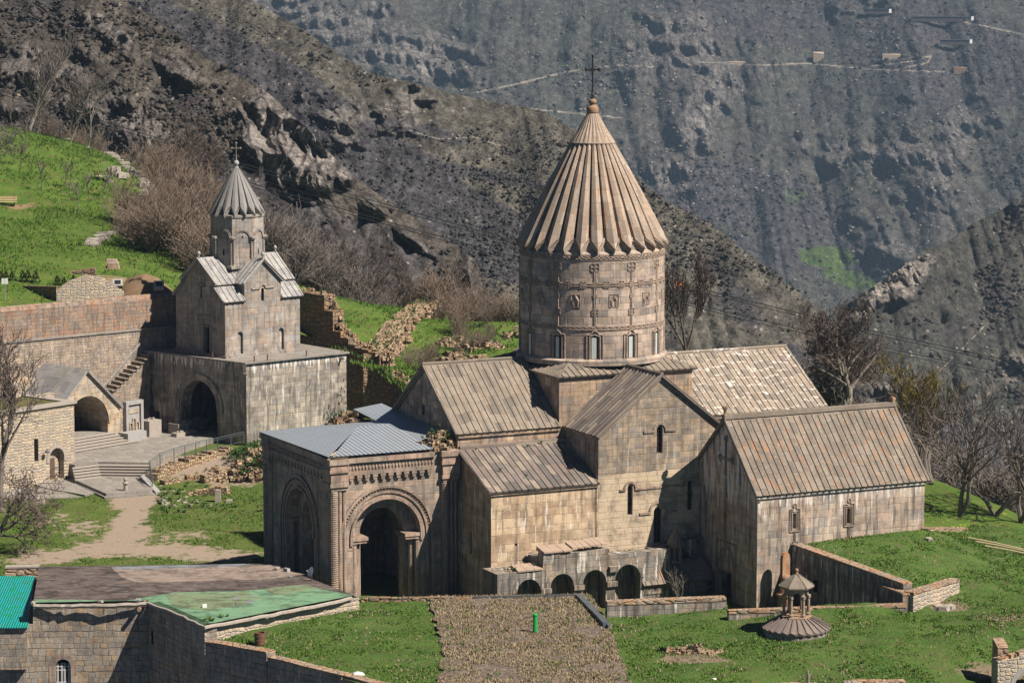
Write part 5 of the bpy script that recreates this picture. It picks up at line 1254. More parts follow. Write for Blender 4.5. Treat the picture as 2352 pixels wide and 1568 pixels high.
# fountain stele
fo = thing('fountain', H.W(1.4, -.6, T), 'grey framed stone drinking fountain slab with carved niches and basin beside the vaulted porch', 'fountain')
mb = MB(); S = [(0.3, T), (2.55, T), (2.55, 5.1), (.3, 5.1)]; A = H.W(0, -.6, 0)
wall2d(mb, (A.x, A.y), tuple(H.e[:2]), S, [[(.62, T + .35), (2.22, T + .35), (2.22, 4.75), (.62, 4.75)]], .5)
H.block(mb, .62, 2.22, -.4, -.15, T + .2, 4.9)
mb.build('slab_frame', M['greystone'], fo)
mb = MB(); H.block(mb, .8, 2.05, -.47, -.402, 3.9, 4.35); H.block(mb, .8, 2.05, -.62, -.402, 2.0, 2.25)
for k, (x, h_) in enumerate(((1.0, .5), (1.42, .9), (1.84, .5))): arch_ring(mb, (A.x, A.y), tuple(H.e[:2]), x, 2.35 + h_, .12, .24, -.05, depth=.2, n=8, legs=2.3)
mb.build('niche_carving', M['hall'], fo)
mb = MB(); H.block(mb, .9, 2.0, -1.55, -.65, T, T + .75); H.block(mb, -1.0, .75, -2.2, -.9, T - .3, T + .85); mb.build('basin', M['greystone'], fo)
for (u0, u1, v0, v1, h_, lb, mt) in ((2.7, 4.3, -1.2, .2, 1.5, 'pale stone block bench just right of the fountain', 'step'), (5.4, 6.8, -2.4, -1.0, 1.0, 'square pale stone block by the gatehouse niche', 'step'), (6.9, 9.6, -2.2, -.8, 1.1, 'long dark stone bench against the shaded gatehouse wall', 'arcade'), (4.2, 7.0, -3.4, -2.6, .35, 'low flat stone step on the terrace beyond the fountain', 'step')):
    mb = MB(); H.block(mb, u0, u1, v0, v1, T, T + h_); rg = random.Random(int(u0 * 10))
    for i in range(4): stonebit(mb, H.W(rg.uniform(u0 + .3, u1 - .3), rg.uniform(v0 + .3, v1 - .3), T + h_ + .08), .3, rg)
    tag(mb.build('stone_block', M[mt]), lb, 'stone block')

# rubble house
hs = thing('stone_house', H.W(-16, -5, 0), 'flat roofed rubble stone house with small arched wooden door at the left edge', 'house')
mb = MB(); HV = -6.83; HU1 = -11.85; hz = 7.0; dl, dr = -14.95, -13.15
A = H.W(-26, HV, 0); L = HU1 + 26; s_ = lambda u: u + 26
wall2d(mb, (A.x, A.y), tuple(H.e[:2]), [(0, -.8), (L, -.8), (L, hz), (0, hz)], [arch(s_((dl + dr) / 2), 1.7, .25, 2.3), [(s_(-16.7), 2.25), (s_(-16.2), 2.25), (s_(-16.2), 4.3), (s_(-16.7), 4.3)]], .7)
H.block(mb, HU1 - .7, HU1, HV + .702, -.5, -.8, hz); H.block(mb, -26, -8.6, -.49, .1, -.8, hz)
hw_ = mb.build('house_wall', M['house'], hs)
mb = MB(); H.block(mb, -26, HU1 + .2, HV - .2, HV + .75, hz + .002, hz + .22); H.block(mb, HU1 - .75, HU1 + .2, HV + .752, -.5, hz + .002, hz + .22); mb.build('coping', M['step'], hs)
mb = MB(); H.block(mb, -26, HU1 - .75, HV + .75, -.5, hz - .3, hz + .1); mb.build('grass_roof', gmix('roof_grass', lambda t: t.col(grassy(t, c1=(.09, .10, .035), c2=(.14, .14, .06), dryamt=.95))), hs)
mb = MB(); pts = [H.W(u, HV + .45, z) for u, z in ((dl, .25), (-13.9, .25), (-13.9, 2.2), (dl, 2.2))]; mb.add(pts, [(0, 1, 2, 3)]); dd_ = mb.build('door', M['wood'], hs)
mb = MB(); pts = [H.W(u, HV + .6, z) for u, z in ((dl - .1, .2), (dr + .1, .2), (dr + .1, 3.3), (dl - .1, 3.3))]; mb.add(pts, [(0, 1, 2, 3)]); mb.build('door_recess', M['house'], hs)
mb = MB(); arch_ring(mb, (A.x, A.y), tuple(H.e[:2]), s_((dl + dr) / 2), 2.3, .87, 1.2, .06, n=14, legs=1.9); mb.build('door_arch', M['step'], dd_)
mb = MB(); pts = [H.W(u, HV + .4, z) for u, z in ((-16.75, 2.2), (-16.15, 2.2), (-16.15, 4.35), (-16.75, 4.35))]; mb.add(pts, [(0, 1, 2, 3)]); hw2 = mb.build('window', M['dark'], hs)
mb = MB()
for i in range(4): mb.tube([H.W(-16.65 + i * .13, HV + .1, 2.25), H.W(-16.65 + i * .13, HV + .1, 4.3)], .02, 4)
for i in range(6): mb.tube([H.W(-16.7, HV + .1, 2.4 + i * .35), H.W(-16.2, HV + .1, 2.4 + i * .35)], .02, 4)
mb.build('grille', M['iron'], hw2)
mb = MB(); p = H.W(-15.55, HV - .05, 2.9); mb.tube([p, p - H.n * .35 + Vector((0, 0, .2))], .03, 5); mb.lathe(p - H.n * .4 + Vector((0, 0, .05)), [(.2, 0), (.22, .12), (.1, .25), (.03, .3)], 10); mb.build('lamp', M['rail'], hs)

# terrace paving and flights
def pslab(name, px, z, th, m, label, cat):
    mb = MB(); P = [tuple(Z(x, y, z)[:2]) for x, y in px]
    ar = sum(P[i][0] * P[(i + 1) % len(P)][1] - P[(i + 1) % len(P)][0] * P[i][1] for i in range(len(P)))
    if ar < 0: P = P[::-1]
    mb.prism(P, z - th, z); return tag(mb.build(name, M[m]), label, cat)
mb = MB(); pp = [Z(140, 1062, 1.5), Z(172, 1067, 1.5), Z(226, 1060, 1.5), Z(345, 1062, 1.5), Z(375, 1037, 1.5), Z(478, 1006, 1.5), Z(575, 1000, 1.5), Z(580, 965, 1.5), Z(140, 960, 1.5)]
mb.prism([tuple(p[:2]) for p in pp], -.5, 1.5); o = mb.build('terrace', M['pave']); o['kind'] = 'structure'
fl = thing('steps', Z(240, 1075, .6), 'wide bent flight of pale stone steps going up to the gatehouse terrace', 'steps')
mb = MB(); a_, b_, c_ = Z(165, 1069, 1.5), Z(226, 1061.5, 1.5), Z(345, 1063, 1.5)
for i in range(5):
    dlt = Vector((.12, -.38, 0)) * (i + .0); z = 1.5 - .2 * (i + 0)
    d2 = Vector((.12, -.38, 0)) * (i + 1)
    q = [a_ + d2, b_ + d2, c_ + d2, c_ + Vector((0, .3, 0)), b_ + Vector((0, .3, 0)), a_ + Vector((0, .3, 0))]; mb.prism([tuple(p[:2]) for p in q], z - .27, z - .21); kk = Vector((-.025, .09, 0)); q = [a_ + d2 + kk, b_ + d2 + kk, c_ + d2 + kk, c_ + Vector((0, .3, 0)), b_ + Vector((0, .3, 0)), a_ + Vector((0, .3, 0))]; mb.prism([tuple(p[:2]) for p in q], -.3 - .01 * i, z - .272)
mb.build('step', M['step'], fl)
fl = thing('steps', H.W(-6, -3, 1.5), 'flight of broad stone steps rising into the vaulted porch', 'steps')
mb = MB()
for i in range(5): H.block(mb, -9.5, -1.1 + .28 * i, -.2 - .5 * (i + 1), .0, 2.29 - .18 * i, 2.35 - .18 * i); H.block(mb, -9.5, -1.18 + .28 * i, -.12 - .5 * (i + 1), .0, 1.45 - .002 * i, 2.288 - .18 * i)
mb.build('step', M['step'], fl)
mb = MB(); H.block(mb, -8, -1.3, 0.001, 5.6, 1.4, 2.34); tag(mb.build('porch_floor', M['pave']), kind='structure')
mb = MB(); q = [Z(165, 1098, .45), Z(244, 1133, .45), Z(343, 1127, .45), Z(352, 1122, .45), Z(330, 1100, .45), Z(352, 1075, .45), Z(165, 1080, .45)]
mb.prism([tuple(p[:2]) for p in q], -.3, .45); q2 = [Z(158, 1102, .22), Z(240, 1141, .22), Z(352, 1134, .22), Z(370, 1130, .22), Z(330, 1080, .22), Z(158, 1080, .22)]; mb.prism([tuple(p[:2]) for p in q2], -.3, .22)
tag(mb.build('plaza', M['pave']), kind='structure')
mb = MB(); q = [Z(105, 1120, .18), Z(195, 1136, .18), Z(250, 1125, .18), Z(150, 1085, .18), Z(60, 1105, .18)]; mb.prism([tuple(p[:2]) for p in q], -.3, .18)
q = [Z(-10, 1160, .1), Z(10, 1148, .1), Z(188, 1140, .1), Z(100, 1118, .1), Z(-10, 1120, .1)]; mb.prism([tuple(p[:2]) for p in q], -.3, .1); tag(mb.build('path', M['pave']), kind='structure')
mb = MB(); rp_ = [Z(322, 1098, .6), Z(330, 1090, .7), Z(368, 1128, .3), Z(358, 1131, .3)]; mb.prism([tuple(p[:2]) for p in rp_], -.2, [.8, .8, .35, .35]); tag(mb.build('kerb', M['greystone']), 'sloping grey stone kerb of the ramp at the plaza corner', 'kerb')

# steel railing
rl = thing('railing', Z(343, 1090, .6), 'dark steel railing with posts along the terrace edge above the excavation', 'railing')
rpts = [Z(350, 1122, .3), Z(344, 1088, 1.0), Z(368, 1070, 1.5), Z(400, 1058, 1.5), Z(450, 1044, 1.5), Z(500, 1033, 1.5), Z(560, 1019, 1.5), ]
dense = []
for a, b in zip(rpts[:-1], rpts[1:]):
    n = max(1, round((b - a).length / 2.0))
    for i in range(n): dense.append(a.lerp(b, i / n))
dense.append(rpts[-1])
for i, p in enumerate(dense): mb = MB(); mb.tube([p - Vector((0, 0, .3)), p + Vector((0, 0, 1.15))], .045, 5); mb.build('post', M['rail'], rl)
mb = MB()
for h_ in (1.15, .95, .25): mb.tube([p + Vector((0, 0, h_)) for p in dense], .035 if h_ > 1 else .02, 5)
mb.build('rail', M['rail'], rl)

# excavation ruins below the terrace
rg = random.Random(31)
def ruinseg(px, zt, zb, th, lb, seed, jag=.2):
    pts = [tuple(Z(x, y, zt_)[:2]) + (zt_,) for (x, y), zt_ in zip(px, zt)]
    return linewall('excavated_wall', pts, th, 'ruin', lb, 'ruined wall', None, z0=zb, jag=jag, seg=.55, step=True, seed=seed, side=-1 if False else 1)
ruinseg([(362, 1085), (420, 1062), (470, 1046), (540, 1028)], [1.1, 1.25, 1.3, 1.3], -.6, 1.2, 'pale rubble bank wall directly below the steel railing', 1)
ruinseg([(378, 1108), (430, 1096), (470, 1090)], [.5, .7, .9], -.6, .8, 'low squared stone wall in the excavation left of the pit', 2)
ruinseg([(432, 1130), (480, 1120), (520, 1112)], [.5, .9, 1.3], -.6, .9, 'stepped course of blocks in the middle of the excavation', 3)
ruinseg([(470, 1090), (520, 1075), (560, 1062)], [1.2, 1.6, 2.2], -.6, 1.0, 'taller block wall in the excavation against the bank', 4)
ruinseg([(545, 1068), (570, 1060), (618, 1075)], [1.5, 1.9, 1.4], -.6, 1.0, 'brown collapsing masonry beside the church porch', 5)
for (x, y, w_, h_, lb) in ((501, 1158, .5, 1.3, 'upright squared stone post standing in the excavation grass'), (527, 1160, .6, .5, 'low square stone beside the upright post'), (549, 1152, .7, .35, 'flat square stone furthest right in the excavation'), (90, 1155, 1.0, .45, 'pale round stone on the yard grass at the left'), (453, 1110, .5, .6, 'small block standing in the excavation')):
    p = Z(x, y, 0); mb = MB(); mb.box8([p + Vector((sx * w_ / 2 * k, sy * w_ / 2 * k, z)) for z, k in ((-.2, 1), (h_, .86)) for sx, sy in ((-1, -1), (1, -1), (1, 1), (-1, 1))]); tag(mb.build('stone_block', M['boulder']), lb, 'stone block')
p = Z(291 - 1, 1142, 0); p = Z(289, 1137, 0); mb = MB(); mb.lathe(p, [(.35, -.1), (.42, .15), (.22, .3), (.18, .9), (.28, 1.1), (.16, 1.25), (.2, 1.45), (.1, 1.6)], 10); tag(mb.build('carved_stone', M['boulder']), 'small weathered standing carved stone on the grass by the plaza steps', 'carved stone')
mb = MB(); wd_ = MB()
for i in range(700):
    x, y = rg.uniform(365, 612), rg.uniform(1050, 1165)
    if y < 1120 - (x - 365) * .35 - 20: continue
    stonebit(mb, Z(x, y, rg.uniform(0, .15)), rg.uniform(.15, .5), rg)
for i in range(420):
    x, y = rg.uniform(362, 612), rg.uniform(1040, 1180); tuft(wd_, Z(x, y, rg.uniform(0, .2)), rg.uniform(.25, .7), 14, rg)
tag(mb.build('scattered_stones', M['boulder']), kind='stuff'); tag(wd_.build('weeds', M['shrubleaf']), kind='stuff')
mb = MB()
for i in range(620):
    a_ = rg.uniform(0, 6.28); q_ = math.sqrt(rg.random()); cx_, cy_, hh_ = rg.choice(((592, 1100, 3.5), (575, 1085, 2.6), (603, 1120, 2.8), (560, 1075, 1.8)))
    p = Z(cx_, cy_, 0) + Vector((2.0 * q_ * math.cos(a_), 1.8 * q_ * math.sin(a_), hh_ * (1 - q_ * q_ * .5) + rg.uniform(-.2, .1))); tuft(mb, p, rg.uniform(.2, .55), 7, rg)
tag(mb.build('scrub_bank', M['shrubleaf']), kind='stuff')
for (x, y, z_, ru_, h_, n_, lb) in ((590, 1110, 0, 3.6, 4.0, 330, 'tall brown collapsing masonry bank against the church porch'), (520, 1095, 0, 3.2, 1.5, 170, 'sunlit broken stone heap in the middle of the excavation'), (440, 1072, .2, 3.4, 1.1, 150, 'pale rubble spill under the left part of the railing')):
    p = Z(x, y, z_); stonepile('rubble_heap', 'ruin', Fr((p.x, p.y), 20), 0, 0, z_ - .3, ru_, ru_ * .8, h_, n_, .6, int(x) + 1, 10, label=lb, cat='rubble')
# ================================================================ GROUND SHEETS
def rbf(ctrl):
    A = np.array([[p[0], p[1]] for p in ctrl]); z = np.array([p[2] for p in ctrl]); n = len(A)
    K = -np.linalg.norm(A[:, None] - A[None], axis=2) - np.eye(n) * -0.05
    Pm = np.c_[np.ones(n), A]; M_ = np.block([[K, Pm], [Pm.T, np.zeros((3, 3))]]); w_ = np.linalg.solve(M_, np.r_[z, 0, 0, 0])
    def f(x, y):
        x = np.atleast_1d(np.asarray(x, float)); y = np.atleast_1d(np.asarray(y, float)); q = np.c_[x.ravel(), y.ravel()]
        k = -np.linalg.norm(q[:, None] - A[None], axis=2); r = k @ w_[:n] + w_[n] + q @ w_[n + 1:]
        return r.reshape(x.shape)
    return f
def inpoly(x, y, P):
    c = np.zeros(x.shape, bool); n = len(P)
    for i in range(n):
        x0, y0 = P[i]; x1, y1 = P[(i + 1) % n]
        t = ((y0 > y) != (y1 > y)); c ^= t & (x < (x1 - x0) * (y - y0) / ((y1 - y0) if abs(y1 - y0) > 1e-9 else 1e-9) + x0)
    return c
def cdt_sheet(name, poly, fz, sp, m, amp=.05, seed=0, attrs=None, kind='structure', nsc=.5):
    rs = np.random.RandomState(seed); P = np.array(poly)
    xs = np.arange(P[:, 0].min(), P[:, 0].max(), sp); ys = np.arange(P[:, 1].min(), P[:, 1].max(), sp)
    gx, gy = np.meshgrid(xs, ys); gx = gx + rs.uniform(-.3, .3, gx.shape) * sp; gy = gy + rs.uniform(-.3, .3, gy.shape) * sp
    k = inpoly(gx, gy, poly); pts = [Vector((a, b)) for a, b in zip(gx[k], gy[k])]
    bd = []
    for i in range(len(poly)):
        a, b = Vector(poly[i][:2]), Vector(poly[(i + 1) % len(poly)][:2]); n = max(1, int((b - a).length / sp))
        bd += [a.lerp(b, j / n) for j in range(n)]
    ed = [(i, (i + 1) % len(bd)) for i in range(len(bd))]
    r = delaunay_2d_cdt(bd + pts, ed, [list(range(len(bd)))], 1, 1e-4)
    V = np.array([[v.x, v.y] for v in r[0]]); F = np.array([f for f in r[2] if len(f) == 3])
    z = fz(V[:, 0], V[:, 1]) + (fbm(V[:, 0] * nsc, V[:, 1] * nsc, V[:, 0] * 0 + seed, 4) - .5) * 2 * amp
    q = V[F]; ar = (q[:, 1, 0] - q[:, 0, 0]) * (q[:, 2, 1] - q[:, 0, 1]) - (q[:, 1, 1] - q[:, 0, 1]) * (q[:, 2, 0] - q[:, 0, 0])
    F[ar < 0] = F[ar < 0][:, ::-1]
    A = {k_: f_(V[:, 0], V[:, 1]) for k_, f_ in (attrs or {}).items()}
    o = np_mesh(name, np.c_[V, z], F, m, A); 
    if kind: o['kind'] = kind
    return o
XY = lambda x, y, z: tuple(Z(x, y, z)[:2])
def blob(pts):
    """soft mask: list of (x,y,rx,ry,w) in plan"""
    def f(x, y):
        r = np.zeros(x.shape)
        for (a, b, ra, rb_, w_) in pts: r = np.maximum(r, w_ * np.clip(1.35 - np.sqrt(((x - a) / ra) ** 2 + ((y - b) / rb_) ** 2), 0, 1))
        return r
    return f
# yard
M['yard'] = gmix('yard_ground', lambda t: t.col(grassy(t, dirt=(.33, .26, .20), dryamt=.5)))
dirtpts = []
for (x, y, rx, ry, w_) in ((312, 1152, 2.6, 5.5, 1.15), (300, 1190, 1.8, 8, 1.0), (290, 1225, 3.0, 6, .9), (260, 1255, 5.0, 5, .85), (380, 1262, 6.0, 4, .85), (160, 1270, 7, 3, .8), (500, 1275, 6, 4, .75), (90, 1285, 5, 2.5, .75), (480, 1085, 7, 6, 1.2), (410, 1075, 4, 3, 1.2), (560, 1100, 5, 7, 1.2), (190, 1210, 3, 6, .62), (420, 1230, 4, 4, .6), (120, 1190, 2.5, 7, .55)):
    p = Z(x, y, 0); dirtpts.append((p.x, p.y, rx, ry, w_ * .9))
yp = [(-75, 209), (-33, 209), (-24, 206), (-19, 204), (-12, 203), (0, 205), (40, 196), (42, 240), (-5, 268), (-7, 295), (-20, 305), (-30, 300), (-75, 300)]
yf = rbf([(-40, 230, -.1), (-30, 262, .12), (-40, 268, .1), (-20, 240, 0), (-12, 250, .5), (-14, 270, 1.3), (0, 210, .2), (20, 212, .3), (-60, 260, 0), (-60, 220, -.1), (-10, 205, 0), (-24, 280, 1.0)])
cdt_sheet('yard', yp, yf, 1.1, M['yard'], .08, 3, {'dirt': blob(dirtpts)})
M['meadow'] = gmix('meadow_grass', lambda t: t.col(grassy(t, c1=(.055, .115, .015), c2=(.10, .165, .028), dirt=(.24, .17, .10), dryamt=.2, yel=.55)))
# meadow and ground behind the walls
mc = [(0, 712, 286), (200, 697, 292), (380, 682, 299), (0, 320, 405), (100, 342, 400), (200, 365, 392), (300, 387, 384), (350, 405, 378), (400, 440, 366), (440, 478, 352), (465, 520, 340), (20, 475, 338), (200, 475, 340), (300, 500, 338), (100, 600, 308), (300, 600, 312), (430, 600, 318), (760, 790, 304.5), (748, 705, 338), (870, 790, 303), (925, 738, 314), (990, 690, 331), (958, 868, 297), (995, 822, 307), (1045, 775, 326), (890, 800, 304), (840, 730, 334), (1100, 740, 326), (1190, 740, 318), (1180, 795, 297), (1100, 805, 296), (700, 680, 345), (560, 600, 330), (2130, 1205, 227), (2150, 1110, 242), (2200, 1190, 233), (2240, 1216, 232), (2352, 1200, 236), (1600, 835, 262), (1540, 812, 268), (1900, 950, 262), (2100, 1080, 250), (1000, 900, 272)]
mpts = [tuple(D(*q)) for q in mc]
mpts += [(-80, 300, 18), (-90, 405, 26), (-120, 350, 28), (-60, 440, 6), (-30, 410, -8), (-90, 460, 8), (-20, 370, -10), (-5, 362, -12), (12, 345, -12), (30, 320, -16), (45, 290, -20), (60, 262, -18), (75, 245, -12), (0, 420, -60), (50, 380, -60), (90, 300, -50), (100, 250, -40), (-12, 235, 0), (0, 250, 1.5), (20, 245, 2), (-70, 480, -30), (-120, 480, 0)]
mz = rbf(mpts)
gq = lambda u, v: tuple(G.W(u, v, 0)[:2])
mp = [gq(-90, 14.7), gq(2.6, 14.7), (-19.5, 304.5), (-15.4, 301.5), (-12.0, 298.6), (-8.5, 295.3), tuple(C.W(-12, 12.5, 0)[:2]), tuple(C.W(0, 12, 0)[:2]), tuple(C.W(17.9, 7, 0)[:2]), tuple(C.W(17.9, -19.6, 0)[:2]), (36, 231.8), (110, 231.5), (130, 300), (110, 400), (0, 500), (-140, 500), (-140, 300)]
mdirt = []
for (x, y, Y, rx, ry, w_) in ((330, 640, 300, 5, 4, 1.0), (60, 478, 338, 2.5, 1.0, .9), (90, 350, 398, 2.5, 1.5, .8), (240, 400, 372, 1, 1, 0)): p = D(x, y, Y); mdirt.append((p.x, p.y, rx, ry, w_))
cdt_sheet('meadow', mp, mz, 2.0, M['meadow'], .18, 11, {'dirt': blob(mdirt)}, nsc=.25)

# grass terrace / roofs in front and on the right
ctr = [(500, 1470, 2.45), (830, 1378, 2.5), (1000, 1372, 2.5), (1360, 1366, 2.5), (1420, 1430, 2.4), (1395, 1430, 2.4), (1670, 1415, 2.55), (2082, 1402, 2.6), (700, 1520, 2.35), (1000, 1568, 2.1), (1500, 1568, 1.9), (1900, 1568, 1.6), (2352, 1568, .9), (1828, 1460, 2.5), (1600, 1480, 2.1), (2150, 1460, 2.5), (2300, 1450, 2.7), (2352, 1640, .6), (1300, 1700, 1.6)]
cpt = [tuple(Z(*q)) for q in ctr] + [tuple(C.W(6.4, -19.7, 4.95)), tuple(C.W(12, -19.7, 5.15)), tuple(C.W(17.8, -19.7, 5.2)), tuple(Vector(a0).lerp(Vector(a1), .5) + Vector((.8, 0, -.1))), (a1.x, a1.y, 4.0), tuple(Z(2208, 1334, 3.45)), tuple(Z(2140, 1345, 3.6)), tuple(Z(2098, 1392, 2.7)), tuple(Z(2150, 1378, 2.7)), tuple(Z(2210, 1362, 2.8)), tuple(Z(2260, 1345, 3.1)), tuple(D(2240, 1222, 229)), tuple(D(2352, 1240, 228)), tuple(D(2352, 1330, 215)), tuple(Z(2352, 1400, 2.9)), (45, 231, 3.0)]
tz = rbf(cpt)
b0 = C.W(17.85, -19.55, 0); b1 = C.W(6.3, -19.55, 0)
tp = [XY(470, 1475, 2.6), XY(620, 1507, 2.5), XY(860, 1570, 2.4), XY(980, 1602, 2.4), XY(1060, 1660, 2.2), (-3, 170), (50, 168), (60, 200), (60, 231.6), (36, 231.6), tuple(b0[:2]), tuple(b1[:2]), (a1.x + .3, a1.y), XY(2098, 1369, 3.6), XY(2084, 1400, 2.7), XY(1674, 1413, 2.7), XY(1668, 1385, 2.7), XY(1396, 1396, 2.7), XY(1390, 1432, 2.5), XY(1335, 1366, 2.5), XY(1060, 1371, 2.5), XY(828, 1371, 2.5)]
M['terrace_grass'] = gmix('terrace_grass', lambda t: t.col(grassy(t, c1=(.045, .105, .018), c2=(.085, .15, .03), dry=(.16, .15, .07), dirt=(.22, .17, .12), dryamt=.45)))
td = []
for (x, y, rx, ry, w_) in ((2180, 1390, 1.6, 1.6, 1.1), (1595, 1490, 2.4, 1.6, 1.1), (2300, 1420, 3, 2, .7), (560, 1490, 1.5, 1.5, .8), (2000, 1290, 3, 1.5, .6), (2280, 1500, 4, 2, .7), (1560, 1555, 2, 1, .7)): p = Z(x, y, 2.6); td.append((p.x, p.y, rx, ry, w_))
cdt_sheet('grass_terrace', tp, tz, .55, M['terrace_grass'], .12, 5, {'dirt': blob(td)}, nsc=.7)
# dry turf roof
M['turf'] = gmix('dry_turf', lambda t: t.col(grassy(t, c1=(.09, .072, .062), c2=(.165, .132, .11), dry=(.27, .215, .165), dryamt=.75, sc=1.0)))
_fp = [XY(990, 1372, 2.55), XY(1355, 1367, 2.55), XY(1398, 1432, 2.5), XY(1418, 1490, 2.4), XY(1450, 1570, 2.2), XY(1480, 1640, 2.0), XY(1005, 1640, 2.2), XY(1008, 1560, 2.3), XY(1022, 1500, 2.4), XY(1003, 1440, 2.5)]
fp = []
for i_ in range(len(_fp)):
    a_, b_ = _fp[i_], _fp[(i_ + 1) % len(_fp)]; n_ = max(1, int(math.hypot(b_[0] - a_[0], b_[1] - a_[1]) / .6))
    for k_ in range(n_): f_ = k_ / n_; jj = .0 if i_ in (0, 1) else .22; fp.append((a_[0] + (b_[0] - a_[0]) * f_ + rnd.uniform(-jj, jj), a_[1] + (b_[1] - a_[1]) * f_ + rnd.uniform(-jj, jj)))
cdt_sheet('dry_turf_roof', fp, lambda x, y: tz(x, y) + .16, .35, M['turf'], .13, 8, nsc=1.6)
mb = MB(); q = [XY(1335, 1364, 2.9), XY(1395, 1425, 2.9), XY(1400, 1445, 2.8), XY(1385, 1445, 2.8), XY(1322, 1366, 2.9)]
for i in range(14):
    f0, f1 = i / 14, (i + .96) / 14; A_, B_ = Z(1334, 1366, 2.75), Z(1397, 1432, 2.7); a = A_.lerp(B_, f0); b = A_.lerp(B_, f1); wv_ = Vector((-.35, -.1, 0))
    mb.prism([tuple(p[:2]) for p in (a, a + wv_, b + wv_, b)], 2.5, [2.80 + rnd.uniform(0, .06)] * 4)
mb.prism([XY(1335, 1368, 2.7), XY(1397, 1436, 2.7), XY(1402, 1432, 2.7), XY(1338, 1363, 2.7)], -.2, 2.7)
mb.tube([Z(1085, 1370.5, 2.72), Z(1334, 1365, 2.74)], .07, 4)
tag(mb.build('slate_edge', M['rail']), 'dark slate edge strip along the corner of the dry turf roof', 'roof edge')
linewall('low_wall', [P2_(829, 1374, 2.75), P2_(1085, 1371, 2.75)], .5, 'ruin_dark', 'low brown earthy wall between the front grass and the church porch', 'wall', None, z0=-.3, jag=.06, seg=.8)
# tufts
def tufts(name, n, sampler, h, m, seed, label=None):
    rs = np.random.RandomState(seed); P = sampler(rs, n); n = len(P); k = 4
    V = np.zeros((n, k, 3, 3)); a = rs.uniform(0, 6.28, (n, k)); hh = h * rs.uniform(.5, 1.3, (n, k)); ln_ = rs.uniform(.1, .7, (n, k)); wd_ = .05
    off = rs.uniform(-.12, .12, (n, k, 2))
    b = np.zeros((n, k, 3)); b[..., :2] = P[:, None, :2] + off; b[..., 2] = P[:, None, 2] - .03
    t_ = np.stack([-np.sin(a), np.cos(a), 0 * a], -1) * wd_; d = np.stack([np.cos(a) * ln_ * hh, np.sin(a) * ln_ * hh, hh], -1)
    V[:, :, 0] = b - t_; V[:, :, 1] = b + t_; V[:, :, 2] = b + d
    F = np.arange(n * k * 3).reshape(-1, 3); o = np_mesh(name, V.reshape(-1, 3), F, M[m] if isinstance(m, str) else m, smooth=False); o['kind'] = 'stuff'; return o
def samp_poly(poly, fz, clump=.5, cs=.35, mask=None):
    P = np.array(poly)
    def f(rs, n):
        x = rs.uniform(P[:, 0].min(), P[:, 0].max(), n * 3); y = rs.uniform(P[:, 1].min(), P[:, 1].max(), n * 3)
        k = inpoly(x, y, poly) & (fbm(x * cs, y * cs, x * 0 + 2, 3) > clump * rs.uniform(.7, 1.2, x.shape))
        if mask is not None: k &= mask(x, y)
        x, y = x[k][:n], y[k][:n]; return np.c_[x, y, fz(x, y)]
    return f
M['blade'] = gmix('grass_blades', lambda t: t.col(t.mix(t.noise(t.pos(), 1.3, 5, .7), (.05, .11, .018), (.12, .19, .035))))
M['drygrass'] = gmix('dry_blades', lambda t: t.col(t.mix(t.noise(t.pos(), 1.8, 5, .7), (.17, .13, .08), (.42, .34, .22))))
nofore = lambda x, y: ~inpoly(x, y, fp)
tufts('grass_blades', 60000, samp_poly(tp, tz, .40, .5, nofore), .12, 'blade', 1); tufts('dry_grass', 6000, samp_poly(tp, tz, .60, .3, nofore), .16, 'drygrass', 2)
tufts('dry_grass', 16000, samp_poly(fp, lambda x, y: tz(x, y) + .15, .42, .9), .15, 'drygrass', 3); tufts('grass_blades', 900, samp_poly(fp, lambda x, y: tz(x, y) + .15, .66, .6), .22, 'blade', 4)
nodirt = blob(dirtpts)
tufts('grass_blades', 14000, samp_poly([(-60, 215), (-16, 215), (-14, 262), (-36, 266), (-60, 262)], yf, .5, .5, lambda x, y: nodirt(x, y) < .5), .16, 'blade', 5)
def near_px(rs, n, x0, x1, y0, y1, Y0, Y1): pass
tufts('grass_blades', 26000, samp_poly([tuple(p) for p in [gq(-50, 16), gq(2, 16), (-18, 300), (-10, 272), (-2, 290), (2, 322), (-22, 350), (-40, 366), (-52, 392), (-75, 400), (-75, 290)]], mz, .5, .25), .30, 'blade', 6)

# ================================================================ FOREGROUND BUILDINGS
Rz = 3.3
ft = thing('felt_roof_building', Z(300, 1400, 0), 'flat felt roofed rubble building with brown and green roofing and shaded corner in the foreground', 'building')
A1, B1, C1, D1, E1, F1_ = [Z(x, y, Rz) for x, y in ((90, 1300), (620, 1293), (825, 1370), (470, 1440), (340, 1385), (75, 1390))]
